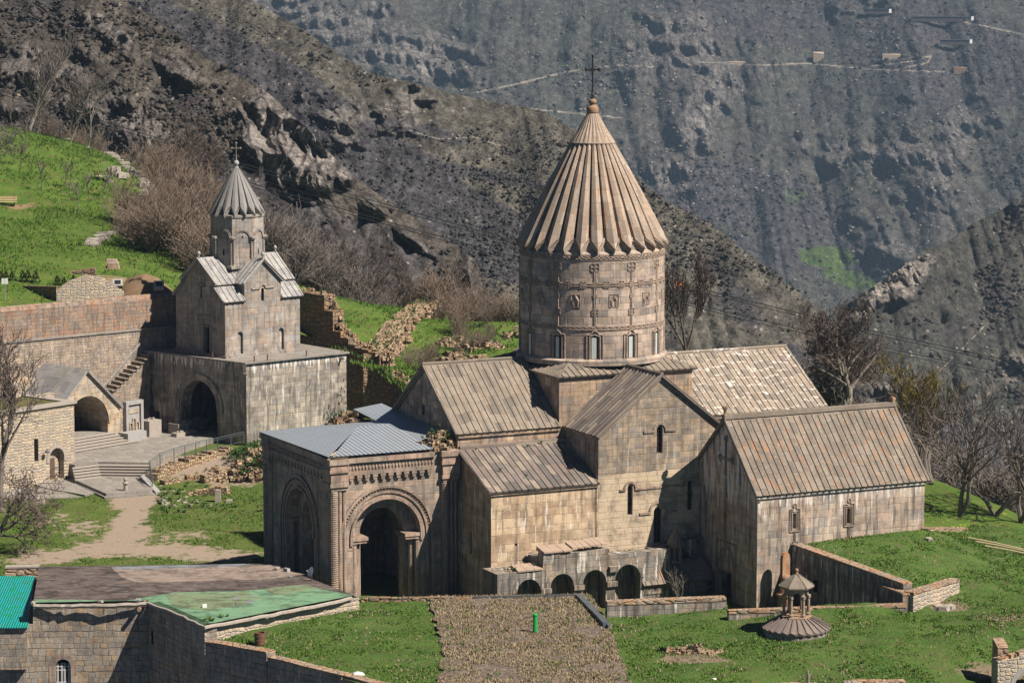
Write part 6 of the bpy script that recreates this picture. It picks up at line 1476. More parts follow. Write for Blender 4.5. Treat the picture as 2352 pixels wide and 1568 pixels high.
# roof surface: two felt kinds as geometry strips laid on a deck
def flat_poly(name, px, z, m, par, th=.05, jit=0.0, n=1):
    P = []; rg = random.Random(len(px) * 7 + int(px[0][0]))
    for i in range(len(px)):
        a, b = px[i], px[(i + 1) % len(px)]
        for k in range(n): P.append((a[0] + (b[0] - a[0]) * k / n + (rg.uniform(-jit, jit) if k else 0), a[1] + (b[1] - a[1]) * k / n + (rg.uniform(-jit, jit) * .4 if k else 0)))
    Q = [tuple(Z(x, y, z)[:2]) for x, y in P]; ar = sum(Q[i][0] * Q[(i + 1) % len(Q)][1] - Q[(i + 1) % len(Q)][0] * Q[i][1] for i in range(len(Q)))
    if ar < 0: Q = Q[::-1]
    mb = MB(); mb.prism(Q, z - th, z); return mb.build(name, m, par)
def felt(name, a, b, sc=1.0):
    t = NT(name, .85, .2); p = t.pos(); s_ = t.sep(p); st = t.noise(t.xyz(t.ma('MULTIPLY', s_[0], .5), t.ma('MULTIPLY', s_[1], 2.6), 0), 1.2 * sc, 6, .75)
    base = t.mix(t.sm(st, .35, .68), a, b); base = t.mix(t.sm(t.noise(p, .7, 6, .75), .46, .60, 0, .75), base, tuple(x * .5 for x in a)); base = t.mix(t.sm(t.noise(t.vm('MULTIPLY', p, (1, 2.4, 1)), 1.4, 5, .75), .55, .66, 0, .5), base, (.26, .22, .17)); seam = t.ma('FRACT', t.ma('MULTIPLY', t.ma('ADD', s_[1], t.ma('MULTIPLY', s_[0], .06)), 1.0))
    base = t.mix(t.ma('MULTIPLY', t.ma('LESS_THAN', seam, .05), .6), base, (.03, .025, .025)); base = t.mix(t.noise(p, 9, 4, .7), t.mix(1.0, base, (.75,) * 3, 'MULTIPLY'), t.mix(1.0, base, (1.25,) * 3, 'MULTIPLY'))
    t.col(base); t.bump(t.noise(p, 1.8, 5, .7), .6, .06); return t.m
M['feltbrown'] = felt('brown_felt', (.055, .045, .042), (.17, .135, .12)); M['feltlight'] = felt('worn_felt', (.20, .155, .13), (.30, .24, .20)); M['feltgreen'] = felt('green_felt', (.12, .22, .13), (.17, .31, .19)); M['feltgrey'] = felt('grey_felt', (.15, .17, .19), (.23, .25, .27)); M['feltolive'] = felt('worn_green_felt', (.15, .17, .10), (.17, .26, .15))
rf = flat_poly('roof', [(90, 1300), (620, 1293), (825, 1370), (470, 1440), (340, 1385), (75, 1390)], Rz, M['feltbrown'], ft, .3)
flat_poly('felt_sheet', [(255, 1302), (480, 1300), (600, 1296), (620, 1296), (640, 1306), (700, 1318), (620, 1329), (390, 1336), (310, 1336), (275, 1322)], Rz + .015, M['feltlight'], rf, .01, 1.5, 3)
flat_poly('felt_sheet', [(255, 1301), (560, 1294), (580, 1298), (330, 1306), (268, 1307)], Rz + .026, M['feltgrey'], rf, .01, .8, 2)
flat_poly('felt_sheet', [(80, 1376), (120, 1376), (290, 1379), (330, 1371), (400, 1360), (560, 1356), (700, 1345), (760, 1356), (823, 1370), (470, 1438), (342, 1384), (78, 1389)], Rz + .02, M['feltgreen'], rf, .01, 1.6, 3)
flat_poly('felt_sheet', [(380, 1364), (560, 1358), (600, 1372), (560, 1388), (470, 1400), (400, 1392)], Rz + .033, M['feltolive'], rf, .01, 3, 3)
flat_poly('felt_sheet', [(600, 1352), (700, 1341), (730, 1350), (640, 1366)], Rz + .031, M['feltolive'], rf, .01, 2, 2)
flat_poly('felt_sheet', [(100, 1340), (170, 1337), (215, 1342), (210, 1348), (100, 1350)], Rz + .012, M['feltbrown'], rf, .01, 1, 2)
for (x, y, s_) in ((540, 1372, 9), (578, 1368, 6), (573, 1381, 10), (183, 1377, 4), (1, 1, 0), (668, 1322, 7)):
    if s_: flat_poly('felt_scrap', [(x - s_, y), (x, y - s_ * .3), (x + s_, y + s_ * .1), (x - s_ * .2, y + s_ * .5)], Rz + .045, M['feltgrey'], rf, .01)
# walls
wl = thing('rubble_wall', Z(200, 1500, 0), 'foreground facade of rough squared blocks with an iron grilled arched window below the felt roof', 'facade')
def down(a, b, zt, zb, th, m, name, par, holes=()):
    mb = MB(); d = Vector((b.x - a.x, b.y - a.y, 0)); L = d.length; d.normalize(); wall2d(mb, (a.x, a.y), (d.x, d.y), [(0, zb), (L, zb), (L, zt), (0, zt)], holes, th); return mb.build(name, M[m], par)
LL = F1_ + (F1_ - E1).normalized() * 7.0
Ltot = (E1 - LL).length; sx = lambda px: ((D(px, 1500, E1.y).x - LL.x) / ((E1 - LL).x / Ltot))
wx = sx(144) ; zt_w = 48 - 0
def zat(px, py):  # height on the facade plane
    a, b = LL, E1; best = None
    for k in range(400):
        f = k / 399; p = a.lerp(b, f); q = D(px, py, p.y)
        dd__ = abs(q.x - p.x)
        if best is None or dd__ < best[0]: best = (dd__, q.z, f * Ltot)
    return best[1], best[2]
zw, sw_ = zat(144, 1518); zw2, sw2 = zat(144, 1590); zs1, ss1 = zat(75, 1392)
mb = MB(); d = (E1 - LL).normalized()
ol = [(0, -9), (Ltot, -9), (Ltot, Rz + .02), (ss1, Rz + .02), (ss1 - .01, 2.0), (0, 2.0)]
wall2d(mb, (LL.x, LL.y), (d.x, d.y), ol, [arch(sw_, 1.0, zw2 - .8, zw - .35)], .9); mb.build('wall_body', M['fore'], wl)
mb = MB(); arch_ring(mb, (LL.x, LL.y), (d.x, d.y), sw_, zw - .35, .52, .95, .03, n=12, legs=zw2 - .8); wfr = mb.build('window_surround', M['trim'], wl)
out = Vector((d.y, -d.x, 0)); mb = MB(); c_ = Vector((LL.x, LL.y, 0)) + d * sw_ - out * .5
pts = [c_ + d * a + Vector((0, 0, z)) for a, z in arch(0, 1.02, zw2 - .8, zw - .35)]; mb.add(pts, [tuple(range(len(pts)))]); wn_ = mb.build('window', M['dark'], wl)
mb = MB(); c2 = c_ + out * .3
for a in (-.42, -.34, -.14, -.06, .06, .14, .34, .42): mb.tube([c2 + d * a + Vector((0, 0, zw2 - .8)), c2 + d * a + Vector((0, 0, zw - .15))], .022, 4)
for z_ in (zw - .4, zw - .65, zw - 1.5, zw - 2.3): mb.tube([c2 - d * .48 + Vector((0, 0, z_)), c2 + d * .48 + Vector((0, 0, z_))], .022, 4)
mb.build('grille', M['white'], wn_)
mb = MB()
for (x, y) in ((386, 1404), (40, 1452)):
    z_, s_ = zat(min(x, 320), y + 0); p = Vector((LL.x, LL.y, 0)) + d * s_ + Vector((0, 0, z_ + .3)); mb.tube([p - out * .3, p + out * .75], .16, 5)
mb.build('water_spout', M['finial'], wl)
sw1 = down(E1 + out * .001, D1, Rz + .02, -9, .9, 'fore', 'rubble_wall', None); tag(sw1, 'shaded foreground wall turning back from the felt roof corner towards the grass', 'wall')
mb = MB(); d2 = (D1 - E1); d2.z = 0; L2 = d2.length; d2.normalize(); o2 = Vector((d2.y, -d2.x, 0)) * .015
for (f, zt_, h_, w_) in ((.02, 1.55, 1.0, .3), (.62, -1.1, 1.4, .22)):
    p = E1 + d2 * (L2 * f + .3) + o2; p.z = 0; mb.add([p + Vector((0, 0, zt_ - h_)), p + d2 * w_ + Vector((0, 0, zt_ - h_)), p + d2 * w_ + Vector((0, 0, zt_ - .1)), p + d2 * w_ / 2 + Vector((0, 0, zt_)), p + Vector((0, 0, zt_ - .1))], [(0, 1, 2, 3, 4)])
mb.build('slit_window', M['dark'], sw1)
pw_ = down(D1 + Vector((.0, -.02, 0)), C1, Rz + .02, .5, .6, 'house', 'parapet_wall', None); tag(pw_, 'low sunlit block wall edging the green felt roof above the front grass', 'wall')
linewall('fortress_wall', [tuple(Z(471, 1476, 2.55)), tuple(Z(612, 1500, 2.75)), ], .8, 'fore', 'shaded foreground wall segment with pebbly top below the felt roof corner', 'wall', 'coping', z0=-9, caph=.12, side=1, seg=1, jag=.03)
linewall('fortress_wall', [tuple(Z(614, 1512, 2.5)), tuple(Z(862, 1573, 2.2)), tuple(Z(1010, 1612, 2.0))], .7, 'fore', 'long shaded foreground wall with orange coping running off the bottom edge', 'wall', 'coping', z0=-9, caph=.14, side=1, seg=1, jag=.03)
# mortar edge and litter on the felt roof
mb = MB(); ep = [(75, 1383), (79, 1391), (150, 1391), (250, 1390), (340, 1386), (400, 1408), (470, 1441), (600, 1417), (740, 1389), (822, 1371)]; dn = []
for a, b in zip(ep[:-1], ep[1:]):
    for k in range(6): dn.append(Z(a[0] + (b[0] - a[0]) * k / 6, a[1] + (b[1] - a[1]) * k / 6, Rz + .02) + Vector((rnd.uniform(-.06, .06), rnd.uniform(-.08, .08), rnd.uniform(-.03, .03))))
mb.tube(dn, .14, 6); mb.build('mortar_edge', M['boulder'], ft)
for (x, y, s_, lb, mt, f_) in ((470, 1398 - 3, .38, 'white lump of stone lying on the green felt roof', 'white', .9), (635, 1308, .5, 'flat tan stone on the far end of the felt roof', 'boulder', .35), (659, 1312, .55, 'flat grey stone nearest the satellite dish on the felt roof', 'greystone', .5), (640, 1317, .35, 'small pale stone below the flat tan stone on the felt roof', 'boulder', .5), (317, 1381, .55, 'pair of flat slate chunks at the felt roof edge corner', 'greystone', .35), (333, 1382, .25, 'small red brown stone at the felt roof edge corner', 'finial', .8), (231, 1383, .3, 'small brick chip on the green felt roof edge', 'boulder', .5), (544, 1393 - 4, .3, 'dark flat scrap stone on the green felt roof', 'arcade', .3)):
    mb = MB(); rg = random.Random(int(x)); p = Z(x, y, Rz); stonebit(mb, p + Vector((0, 0, s_ * .25)), s_, rg, f_); tag(mb.build('stone', M[mt]), lb, 'stone')
for (x, y, lb) in ((482, 1425, 'grass clump growing on the green felt roof nearest the parapet corner'), (522, 1416, 'small round grass clump on the green felt roof further from the parapet corner')):
    mb = MB(); rg = random.Random(int(x)); p = Z(x, y, Rz)
    for k in range(6 if x < 500 else 3): tuft(mb, p + Vector((rg.uniform(-.5, .5), rg.uniform(-.5, .5), 0)), .38, 22, rg)
    tag(mb.build('grass_clump', M['blade']), lb, 'grass clump')
# low wall remains behind and turquoise shed roof
linewall('low_wall', [P2_(12, 1305, 3.1), P2_(90, 1303, 3.1)], .6, 'coping', 'short orange stained wall stub behind the turquoise roof', 'wall', 'step', z0=0, caph=.12)
tq = thing('shed', Z(30, 1400, 0), 'turquoise corrugated metal shed roof with green paint patches at the left edge', 'shed')
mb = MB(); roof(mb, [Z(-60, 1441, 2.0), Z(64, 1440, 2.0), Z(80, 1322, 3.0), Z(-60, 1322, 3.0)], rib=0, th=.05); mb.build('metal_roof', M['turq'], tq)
mb = MB(); p = [Z(-60, 1441, 1.95), Z(62, 1440, 1.95), Z(78, 1322, 2.9), Z(-60, 1322, 2.9)]; mb.prism([tuple(q[:2]) for q in p], -1, [1.9, 1.9, 2.85, 2.85]); mb.build('shed_wall', M['fore'], tq)
# satellite dish, barrel, pipe, bag
dp_ = Z(716, 1333, Rz); ds = thing('satellite_dish', dp_, 'small white satellite dish at the far corner of the felt roof', 'satellite dish')
mb = MB(); mb.tube([dp_, dp_ + Vector((0, 0, .5))], .04, 6); mb.build('mast', M['rust'], ds)
mb = MB(); ax_ = Vector((-.75, -.45, .35)).normalized(); t1 = ax_.orthogonal().normalized(); t2 = ax_.cross(t1); ce = dp_ + Vector((0, 0, .62)); vs = []; 
for (r_, h_) in ((0, 0), (.15, .015), (.28, .05), (.38, .11)):
    for k in range(14): a = k * 2 * math.pi / 14; vs.append(ce + (t1 * math.cos(a) + t2 * math.sin(a)) * r_ + ax_ * h_)
mb.add(vs, [(i * 14 + k, i * 14 + (k + 1) % 14, (i + 1) * 14 + (k + 1) % 14, (i + 1) * 14 + k) for i in range(3) for k in range(14)]); mb.build('dish', M['white'], ds)
mb = MB(); mb.tube([ce - t2 * .3, ce + ax_ * .4], .02, 4); mb.tube([ce + ax_ * .36, ce + ax_ * .46], .05, 6); mb.build('feed_arm', M['greystone'], ds)
bp = Z(597, 1478, 2.45); mb = MB(); mb.lathe(bp, [(.33, -.05), (.36, 0), (.35, .25), (.37, .28), (.35, .31), (.36, .52), (.38, .55), (.36, .58), (.36, .78), (.32, .78), (.31, .1)], 18); mb.lathe(bp, [(.3, .1), (.0, .11)], 18)
tag(mb.build('barrel', M['rust']), 'rusty cut open steel drum on the grass near the foreground wall', 'barrel')
gp = Z(1229, 1445, 2.6); pt = thing('vent_pipe', gp, 'bright green vent pipe with a cap standing in the dry turf', 'pipe')
mb = MB(); mb.lathe(gp, [(.155, -.2), (.155, .88)], 16); mb.build('pipe', M['greenpipe'], pt)
mb = MB(); mb.lathe(gp, [(.12, .88), (.12, .96), (.165, .97), (.165, 1.05), (.1, 1.11), (.0, 1.12)], 16); mb.tube([gp + Vector((-.16, 0, .8)), gp + Vector((-.1, 0, 1.16)), gp + Vector((.1, 0, 1.16)), gp + Vector((.16, 0, .8))], .018, 4); mb.build('cap', M['greenpipe'], pt)
mb = MB(); rg = random.Random(2); bg_ = Z(822, 1549, 2.4)
vs = [bg_ + Vector((.42 * math.cos(a) * k * rg.uniform(.8, 1.1), .16 * math.sin(a) * k * rg.uniform(.8, 1.1), h_ * rg.uniform(.7, 1.2))) for (k, h_) in ((1, .0), (.8, .12), (.4, .2)) for a in [i * .524 for i in range(12)]]
mb.add(vs, [(i * 12 + k, i * 12 + (k + 1) % 12, (i + 1) * 12 + (k + 1) % 12, (i + 1) * 12 + k) for i in range(2) for k in range(12)] + [tuple(range(24, 36))]); tag(mb.build('bag', M['white']), 'crumpled white sack lying on the grass by the bottom wall', 'sack')
# right foreground arch, logs, stones, stump
ga = thing('gateway', Vector((31.4, 187.4, .5)), 'low stone gateway with a round arch cut by the bottom right corner', 'gateway')
mb = MB(); wall2d(mb, (31.0, 187.4), (math.cos(R(14)), math.sin(R(14))), [(0, -2), (1.15, -2)] + arch(2.25, 2.2, -2, 1.2, 14)[1:-1] + [(3.35, -2), (5.2, -2), (5.2, 4.0), (2.4, 3.6), (1.2, 3.15), (0, 3.0)], (), 1.0)
wall2d(mb, (30.33 - .0 + .85 * -math.sin(R(14)) + .0, 187.4 + 2.4), (math.sin(R(14)) * .0 + .0001, -1.0), [(0, -2), (2.35, -2), (2.35, 3.35), (0, 4.3)], (), .8) if False else None
mb.build('gateway_wall', M['house'], ga)
mb = MB(); arch_ring(mb, (31.0, 187.4), (math.cos(R(14)), math.sin(R(14))), 2.25, 1.2, 1.1, 1.4, .04, n=14, legs=0); mb.build('arch_moulding', M['greystone'], ga)
mb = MB(); 
for i in range(16):
    f = i / 16; stonebit(mb, Vector((31.1 + 4.6 * f, 187.9 + 1.15 * f, 3.05 + .95 * f)), .7, random.Random(i), .35)
mb.build('coping', M['coping'], ga)
linewall('gateway_wall', [(31.1, 190.3, 3.9), (31.2, 188.7, 3.6)], .7, 'coping', 'short orange topped wall stub behind the corner gateway', 'wall', None, z0=0, side=1)
mb = MB(); 
for k, (a, b) in enumerate((((2222, 1241), (2352, 1240)), ((2240, 1247), (2360, 1244)), ((2262, 1252), (2370, 1250)))):
    p, q = Z(a[0], a[1], 3.9), Z(b[0], b[1], 3.9); p.z = float(tz(p.x, p.y)[0]) + .12; q.z = float(tz(q.x, q.y)[0]) + .12
    mb = MB(); mb.tube([p, p.lerp(q, .5) + Vector((0, 0, .04)), q], .06, 6); tag(mb.build('pole', M['straw']), ['longest peeled wooden pole lying on the right grass slope', 'middle peeled wooden pole lying on the right grass slope', 'nearest peeled wooden pole lying on the right grass slope'][k], 'pole', 'peeled poles on the grass slope')
for (x, y, z, s_, lb, mt) in ((2131, 1253, 4.4, .9, 'flat pale boulder on the right grass slope', 'boulder'), (2170, 1392, 2.7, 1.6, 'low dark grey rock outcrop right of the sunken court', 'boulder'), (1640, 1556, 1.9, .25, 'tiny white stone right of the rubble pit', 'white')):
    p = Z(x, y, z); p.z = float(tz(p.x, p.y)[0]); mb = MB(); rg = random.Random(int(x)); 
    for i in range(5): stonebit(mb, p + Vector((rg.uniform(-.3, .3) * s_, rg.uniform(-.3, .3) * s_, .08 * s_)), s_ * .6, rg, .4)
    tag(mb.build('rock', M[mt]), lb, 'rock')
F0 = Fr(tuple(Z(1590, 1492, 2.2)[:2]), -6); stonepile('rubble_pit', 'ruin', F0, 0, 0, 1.9, 2.3, .6, .75, 90, .42, 77, 14, label='exposed pale rubble courses in a hollow in the front grass', cat='rubble')
sp_ = Z(1856, 1575, 1.7); mb = MB(); mb.tube([sp_ + Vector((0, 0, -.2)), sp_ + Vector((.02, 0, .6)), sp_ + Vector((-.06, 0, 1.1))], [.12, .10, .05], 7); mb.tube([sp_ + Vector((0, 0, .45)), sp_ + Vector((-.35, 0, .75))], [.05, .02], 5); tag(mb.build('stump', M['barkpale']), 'bare pale dead stump at the bottom edge in front of the skylight turret', 'stump')
for (x0, x1, y, lb) in ((1770, 1880, 1573, 'low dark stone ledge at the bottom edge below the dead stump'), (1940, 2080, 1566, 'low orange and grey stone ledge at the bottom right')):
    linewall('low_wall', [P2_(x0, y, 1.9), P2_(x1, y - 3, 1.9)], .6, 'coping', lb, 'wall', None, z0=0, jag=.05, seg=.8)
# ================================================================ HILLSIDE OBJECTS
def gnd(x, y, Y): p = D(x, y, Y); return Vector((p.x, p.y, float(mz(p.x, p.y)[0])))
# dugout with rubble front and earth mounds
dg = D(230, 660, 296); dg.z = float(mz(dg.x, dg.y)[0])
FD = Fr((D(130, 700, 291).x, 291.0), 14)
linewall('dugout_wall', [tuple(D(130, 690, 291.5)[:2]) + (15.0,), tuple(D(165, 655, 292)[:2]) + (15.9,), tuple(D(200, 645, 292.5)[:2]) + (16.4,), tuple(D(235, 648, 293)[:2]) + (16.2,), tuple(D(285, 678, 294)[:2]) + (14.7,)], .8, 'house', 'sunlit rubble gable wall of an earth roofed dugout on the meadow', 'wall', None, z0=12, seg=.7, jag=.03)
linewall('dugout_wall', [tuple(D(35, 672, 297)[:2]) + (14.9,), tuple(D(129, 664, 291.6)[:2]) + (15.4,)], .5, 'ruin_dark', 'shaded side wall of the dugout beside its sunlit gable', 'wall', None, z0=12)
mb = MB(); 
def mound(name, cx, cy, z0, rx, ry, h, m, lb, seed):
    n, k = 28, 12; vs = []; 
    for i in range(k + 1):
        for j in range(n):
            a = 2 * math.pi * j / n; r_ = i / k; nz_ = float(fbm(np.array([cx + r_ * rx * math.cos(a)]) * .6, np.array([cy + r_ * ry * math.sin(a)]) * .6, np.array([seed * 1.0]), 3)[0]) - .5
            vs.append((cx + r_ * rx * math.cos(a), cy + r_ * ry * math.sin(a), z0 + h * math.cos(r_ * math.pi / 2) ** .8 + nz_ * .5))
    mb = MB(); mb.add(vs, [(i * n + (j + 1) % n, i * n + j, (i + 1) * n + j, (i + 1) * n + (j + 1) % n) for i in range(k) for j in range(n)]); return tag(mb.build(name, m, smooth=True), lb, 'mound')
M['earth'] = gmix('earth_mound', lambda t: t.col(t.mix(t.sm(t.noise(t.pos(), .9, 5, .7), .45, .6), (.20, .125, .08), t.mix(t.noise(t.pos(), 6, 4, .7), (.09, .075, .04), (.20, .14, .085)))))
M['grassearth'] = gmix('grassy_mound', lambda t: t.col(t.mix(t.sm(t.noise(t.pos(), .8, 5, .7), .42, .6), t.mix(t.noise(t.pos(), 6, 4, .7), (.06, .09, .02), (.14, .15, .05)), (.20, .15, .09))))
pm = D(330, 640, 299); mound('earth_mound', pm.x, pm.y, 12.2, 4.2, 3.8, 3.6, M['earth'], 'brown bare earth dome with skylights beside the perimeter wall', 1)
pm2 = D(240, 640, 300); mound('earth_mound', pm2.x, pm2.y, 12.6, 6.5, 4.5, 3.0, M['grassearth'], 'wide grass patched earth mound behind the rubble dugout gable', 2)
for (x, y, Y, lb) in ((365, 654, 295.2, 'small white framed skylight on the right of the brown earth dome'), (270, 650, 295.5, 'dark tilted skylight pane left of the brown earth dome')):
    p = D(x, y, Y); t_ = thing('skylight', p, lb, 'skylight'); u_ = Vector((1, .2, 0)).normalized(); v_ = Vector((-.1, .75, .65)).normalized(); n_ = u_.cross(v_)
    mb = MB(); q = [p - u_ * .5 - v_ * .45, p + u_ * .5 - v_ * .45, p + u_ * .5 + v_ * .45, p - u_ * .5 + v_ * .45]; mb.box8([a - n_ * .35 for a in q] + [a + n_ * .12 for a in q]); mb.build('frame', M['greystone'], t_)
    mb = MB(); q = [p + (a - p) * .62 + n_ * .13 for a in q]; mb.add(q, [(0, 1, 2, 3)]); mb.build('pane', M['glass'], t_)
p = D(257, 602, 303); mb = MB(); mb.box8([p + Vector(a) for a in ((-.6, -.5, -.6), (.6, -.5, -.6), (.6, .5, -.6), (-.6, .5, -.6), (-.5, -.4, .3), (.5, -.4, .3), (.5, .4, .3), (-.5, .4, .3))]); mb.box8([p + Vector((.25, -.7, 0)) + Vector(a) for a in ((-.6, -.3, -.6), (.6, -.3, -.6), (.6, .3, -.6), (-.6, .3, -.6), (-.5, -.3, .0), (.5, -.3, .0), (.5, .3, .0), (-.5, .3, .0))]); tag(mb.build('chimney_block', M['hall']), 'small squat stone vent block on top of the grassy mound', 'vent block')
p = D(190, 620, 304); mb = MB(); mb.box8([p + Vector(a) for a in ((-1.3, -.3, -1.2), (1.3, -.3, -1.2), (1.3, .4, -1.2), (-1.3, .4, -1.2), (-1.3, -.3, -.2), (1.3, -.3, .25), (1.3, .4, .25), (-1.3, .4, -.2))]); tag(mb.build('retaining_block', M['ruin_dark']), 'short dark brick retaining end left of the grassy mound', 'wall')
# sign post
p = gnd(12, 690, 290); sg = thing('sign', p, 'small grey two panel sign on a thin post at the left edge of the meadow', 'sign')
mb = MB(); mb.tube([p, p + Vector((0, 0, 2.1))], .035, 5); mb.build('post', M['greystone'], sg)
for s_ in (-1, 1): mb = MB(); c_ = p + Vector((s_ * .16, -.05, 1.85)); mb.box8([c_ + Vector(a) for a in ((-.14, 0, -.28), (.14, 0, -.28), (.14, .03, -.28), (-.14, .03, -.28), (-.14, 0, .28), (.14, 0, .28), (.14, .03, .28), (-.14, .03, .28))]); mb.build('panel', M['white'], sg)
# row of small dark evergreens
rg = random.Random(8); mb = MB(); ev = thing('shrub', (0, 0, 0), 'small dark evergreen shrub in the row on the meadow above the dugout', 'shrub', 'small evergreen shrubs in a row')
for k in range(70): a_ = rg.uniform(0, 6.28); z_ = rg.uniform(0, 1.1); q_ = .42 * (1 - z_ / 1.25); tuft(mb, Vector((q_ * math.cos(a_), q_ * math.sin(a_), z_)), .3, 6, rg)
mb.build('foliage', plain('dark_evergreen', (.05, .05, .02), .9, .1, .5, 3), ev); ev.location = gnd(4, 668, 297)
for x_ in (17, 28, 52, 64, 82, 134, 150, 168, 196): c_ = copy_tree(ev); c_.location = gnd(x_ + rg.uniform(-2, 2), 668, 298); c_.scale = (rg.uniform(.8, 1.1),) * 3
# benches
def bench(p, rz, lb, L=1.9, wood='benchwood', seat='benchwood'):
    t = thing('bench', p, lb, 'bench'); c, s = math.cos(rz), math.sin(rz); W_ = lambda x, y, z: Vector(p) + Vector((x * c - y * s, x * s + y * c, z))
    def bx(mb, x0, x1, y0, y1, z0, z1): mb.box8([W_(x0, y0, z0), W_(x1, y0, z0), W_(x1, y1, z0), W_(x0, y1, z0), W_(x0, y0, z1), W_(x1, y0, z1), W_(x1, y1, z1), W_(x0, y1, z1)])
    mb = MB(); 
    for k in range(3): bx(mb, -L / 2, L / 2, -.30 + k * .2, -.13 + k * .2, .46, .51)
    mb.build('seat', M[seat], t)
    mb = MB(); bx(mb, -L / 2, L / 2, .30, .35, .62, .80); bx(mb, -L / 2, L / 2, .36, .41, .88, 1.06); mb.build('backrest', M[wood], t)
    for sx_ in (-1, 1):
        mb = MB(); mb.tube([W_(sx_ * L * .38, -.28, 0), W_(sx_ * L * .38, -.25, .46), W_(sx_ * L * .38, .3, .44), W_(sx_ * L * .38, .42, 1.08)], .045, 5); mb.tube([W_(sx_ * L * .38, .34, .44), W_(sx_ * L * .38, .42, 0)], .045, 5); mb.build('leg', M['iron'], t)
    return t
bench(gnd(14, 478, 338), R(2), 'pale wooden park bench facing the camera at the left edge of the meadow', 2.4)
pb = gnd(232, 436, 352); bench(pb + Vector((-.2, .25, 0)), R(118), 'wooden bench turned away, left of the back to back pair on the meadow', 1.7, 'benchwood', 'greybench'); bench(pb + Vector((.75, .1, 0)), R(-62), 'grey seated wooden bench on the right of the back to back pair on the meadow', 1.7, 'benchwood', 'greybench')
p = gnd(39, 345, 398); mb = MB(); mb.lathe(p, [(.42, 0), (.45, .3), (.45, 1.0), (.40, 1.1), (.3, 1.12)], 10); tag(mb.build('barrel', M['orange']), 'orange brown barrel beside the big white footed tree on the hill', 'barrel')
p = gnd(78, 340, 398) ; mb = MB(); mb.tube([p + Vector((-.8, 0, .45)), p + Vector((.8, 0, .42))], .14, 5); mb.tube([p + Vector((0, 0, 0)), p + Vector((0, 0, .45))], .12, 5); tag(mb.build('log_seat', M['greybench']), 'short grey log seat just right of the big hilltop tree', 'log seat')
for (x, y, Y, s_, lb) in ((258, 413, 358, 1.7, 'left of the three pale boulders near the paired benches'), (280, 416, 356, 1.9, 'middle two tone boulder near the paired benches'), (325, 425, 354, 1.5, 'right pale boulder beside the meadow stepping path'), (255, 436, 352, .9, 'small orange stone at the foot of the paired benches'), (385, 436, 352, .9, 'small pale stones at the right rim of the meadow'), (153, 372, 384, 1.2, 'pinkish stone beside the crooked tree on the hill rim')):
    p = gnd(x, y, Y); mb = MB(); rg = random.Random(int(x))
    for i in range(3): stonebit(mb, p + Vector((rg.uniform(-.25, .25) * s_, 0, .22 * s_)), s_ * .75, rg, .65)
    tag(mb.build('boulder', M['boulder']), lb, 'boulder')
# stepping slabs
mb = MB(); rg = random.Random(5); pth = [(205, 568, 318), (240, 540, 325), (300, 505, 334), (325, 470, 342), (335, 445, 347), (345, 428, 353), (330, 415, 360), (290, 402, 368), (250, 385, 378)]
for (a, b) in zip(pth[:-1], pth[1:]):
    n = 13
    for i in range(n):
        f = (i + rg.random() * .5) / n; p = gnd(a[0] + (b[0] - a[0]) * f + rg.uniform(-9, 9), 0 + a[1] + (b[1] - a[1]) * f, a[2] + (b[2] - a[2]) * f); w_ = rg.uniform(.4, .85); h_ = rg.uniform(.16, .26)
        mb.box8([p + Vector(q) for q in ((-w_, -h_, -.1), (w_, -h_, -.1), (w_, h_, -.1), (-w_, h_, -.1), (-w_, -h_, .2), (w_, -h_, .2), (w_, h_, .24), (-w_, h_, .24))])
tag(mb.build('path', M['step']), kind='structure')

# ================================================================ TREES
def skel(rg, h, spread, levels, r0, lean=(0, 0), up=.25, kids=(7, 5, 4, 3), start=.25, forks=1, wob=.18):
    segs = [[] for _ in range(levels + 1)]
    def br(p, d, L, r, lv):
        n = 5 if lv == 0 else 4 if lv == 1 else 3; pts = [p.copy()]; rr = [r]
        for i in range(n):
            d = (d + Vector((rg.uniform(-wob, wob), rg.uniform(-wob, wob), rg.uniform(-wob, wob) * .6 + up * .10 * (lv > 0)))).normalized(); p = p + d * (L / n); pts.append(p.copy()); rr.append(r * (1 - .72 * (i + 1) / n))
        segs[lv].append((pts, rr))
        if lv < levels:
            k = kids[min(lv, len(kids) - 1)]
            for j in range(k):
                f = (start if lv == 0 else .2) + (1 - (start if lv == 0 else .2)) * (j + rg.uniform(.2, .9)) / k; f = min(f, .99); i = int(f * n); q = pts[i].lerp(pts[i + 1], f * n - i)
                dl_ = (pts[i + 1] - pts[i]).normalized(); a = rg.uniform(0, 6.28); o_ = dl_.orthogonal().normalized(); o_ = Matrix.Rotation(a, 3, dl_) @ o_
                nd = (dl_ * rg.uniform(.35, .9) + o_ * spread * rg.uniform(.6, 1.1) + Vector((0, 0, up))).normalized()
                br(q, nd, L * rg.uniform(.42, .68) * (1 - .25 * f if lv else 1), max(rr[i] * rg.uniform(.45, .65), .012), lv + 1)
    for k in range(forks):
        a = rg.uniform(0, 6.28); br(Vector((0, 0, 0)), Vector((lean[0] + (math.cos(a) * .35 if forks > 1 else 0), lean[1] + (math.sin(a) * .35 if forks > 1 else 0), 1)).normalized(), h * rg.uniform(.8, 1), r0, 0)
    return segs
def tree_mesh(segs, minr=.02, split=2):
    tr, cr = MB(), MB()
    for lv, L in enumerate(segs):
        for pts, rr in L: (tr if lv < split else cr).tube(pts, [max(x, minr) for x in rr], 6 if lv == 0 else 5 if lv == 1 else 3, cap=False)
    return tr, cr
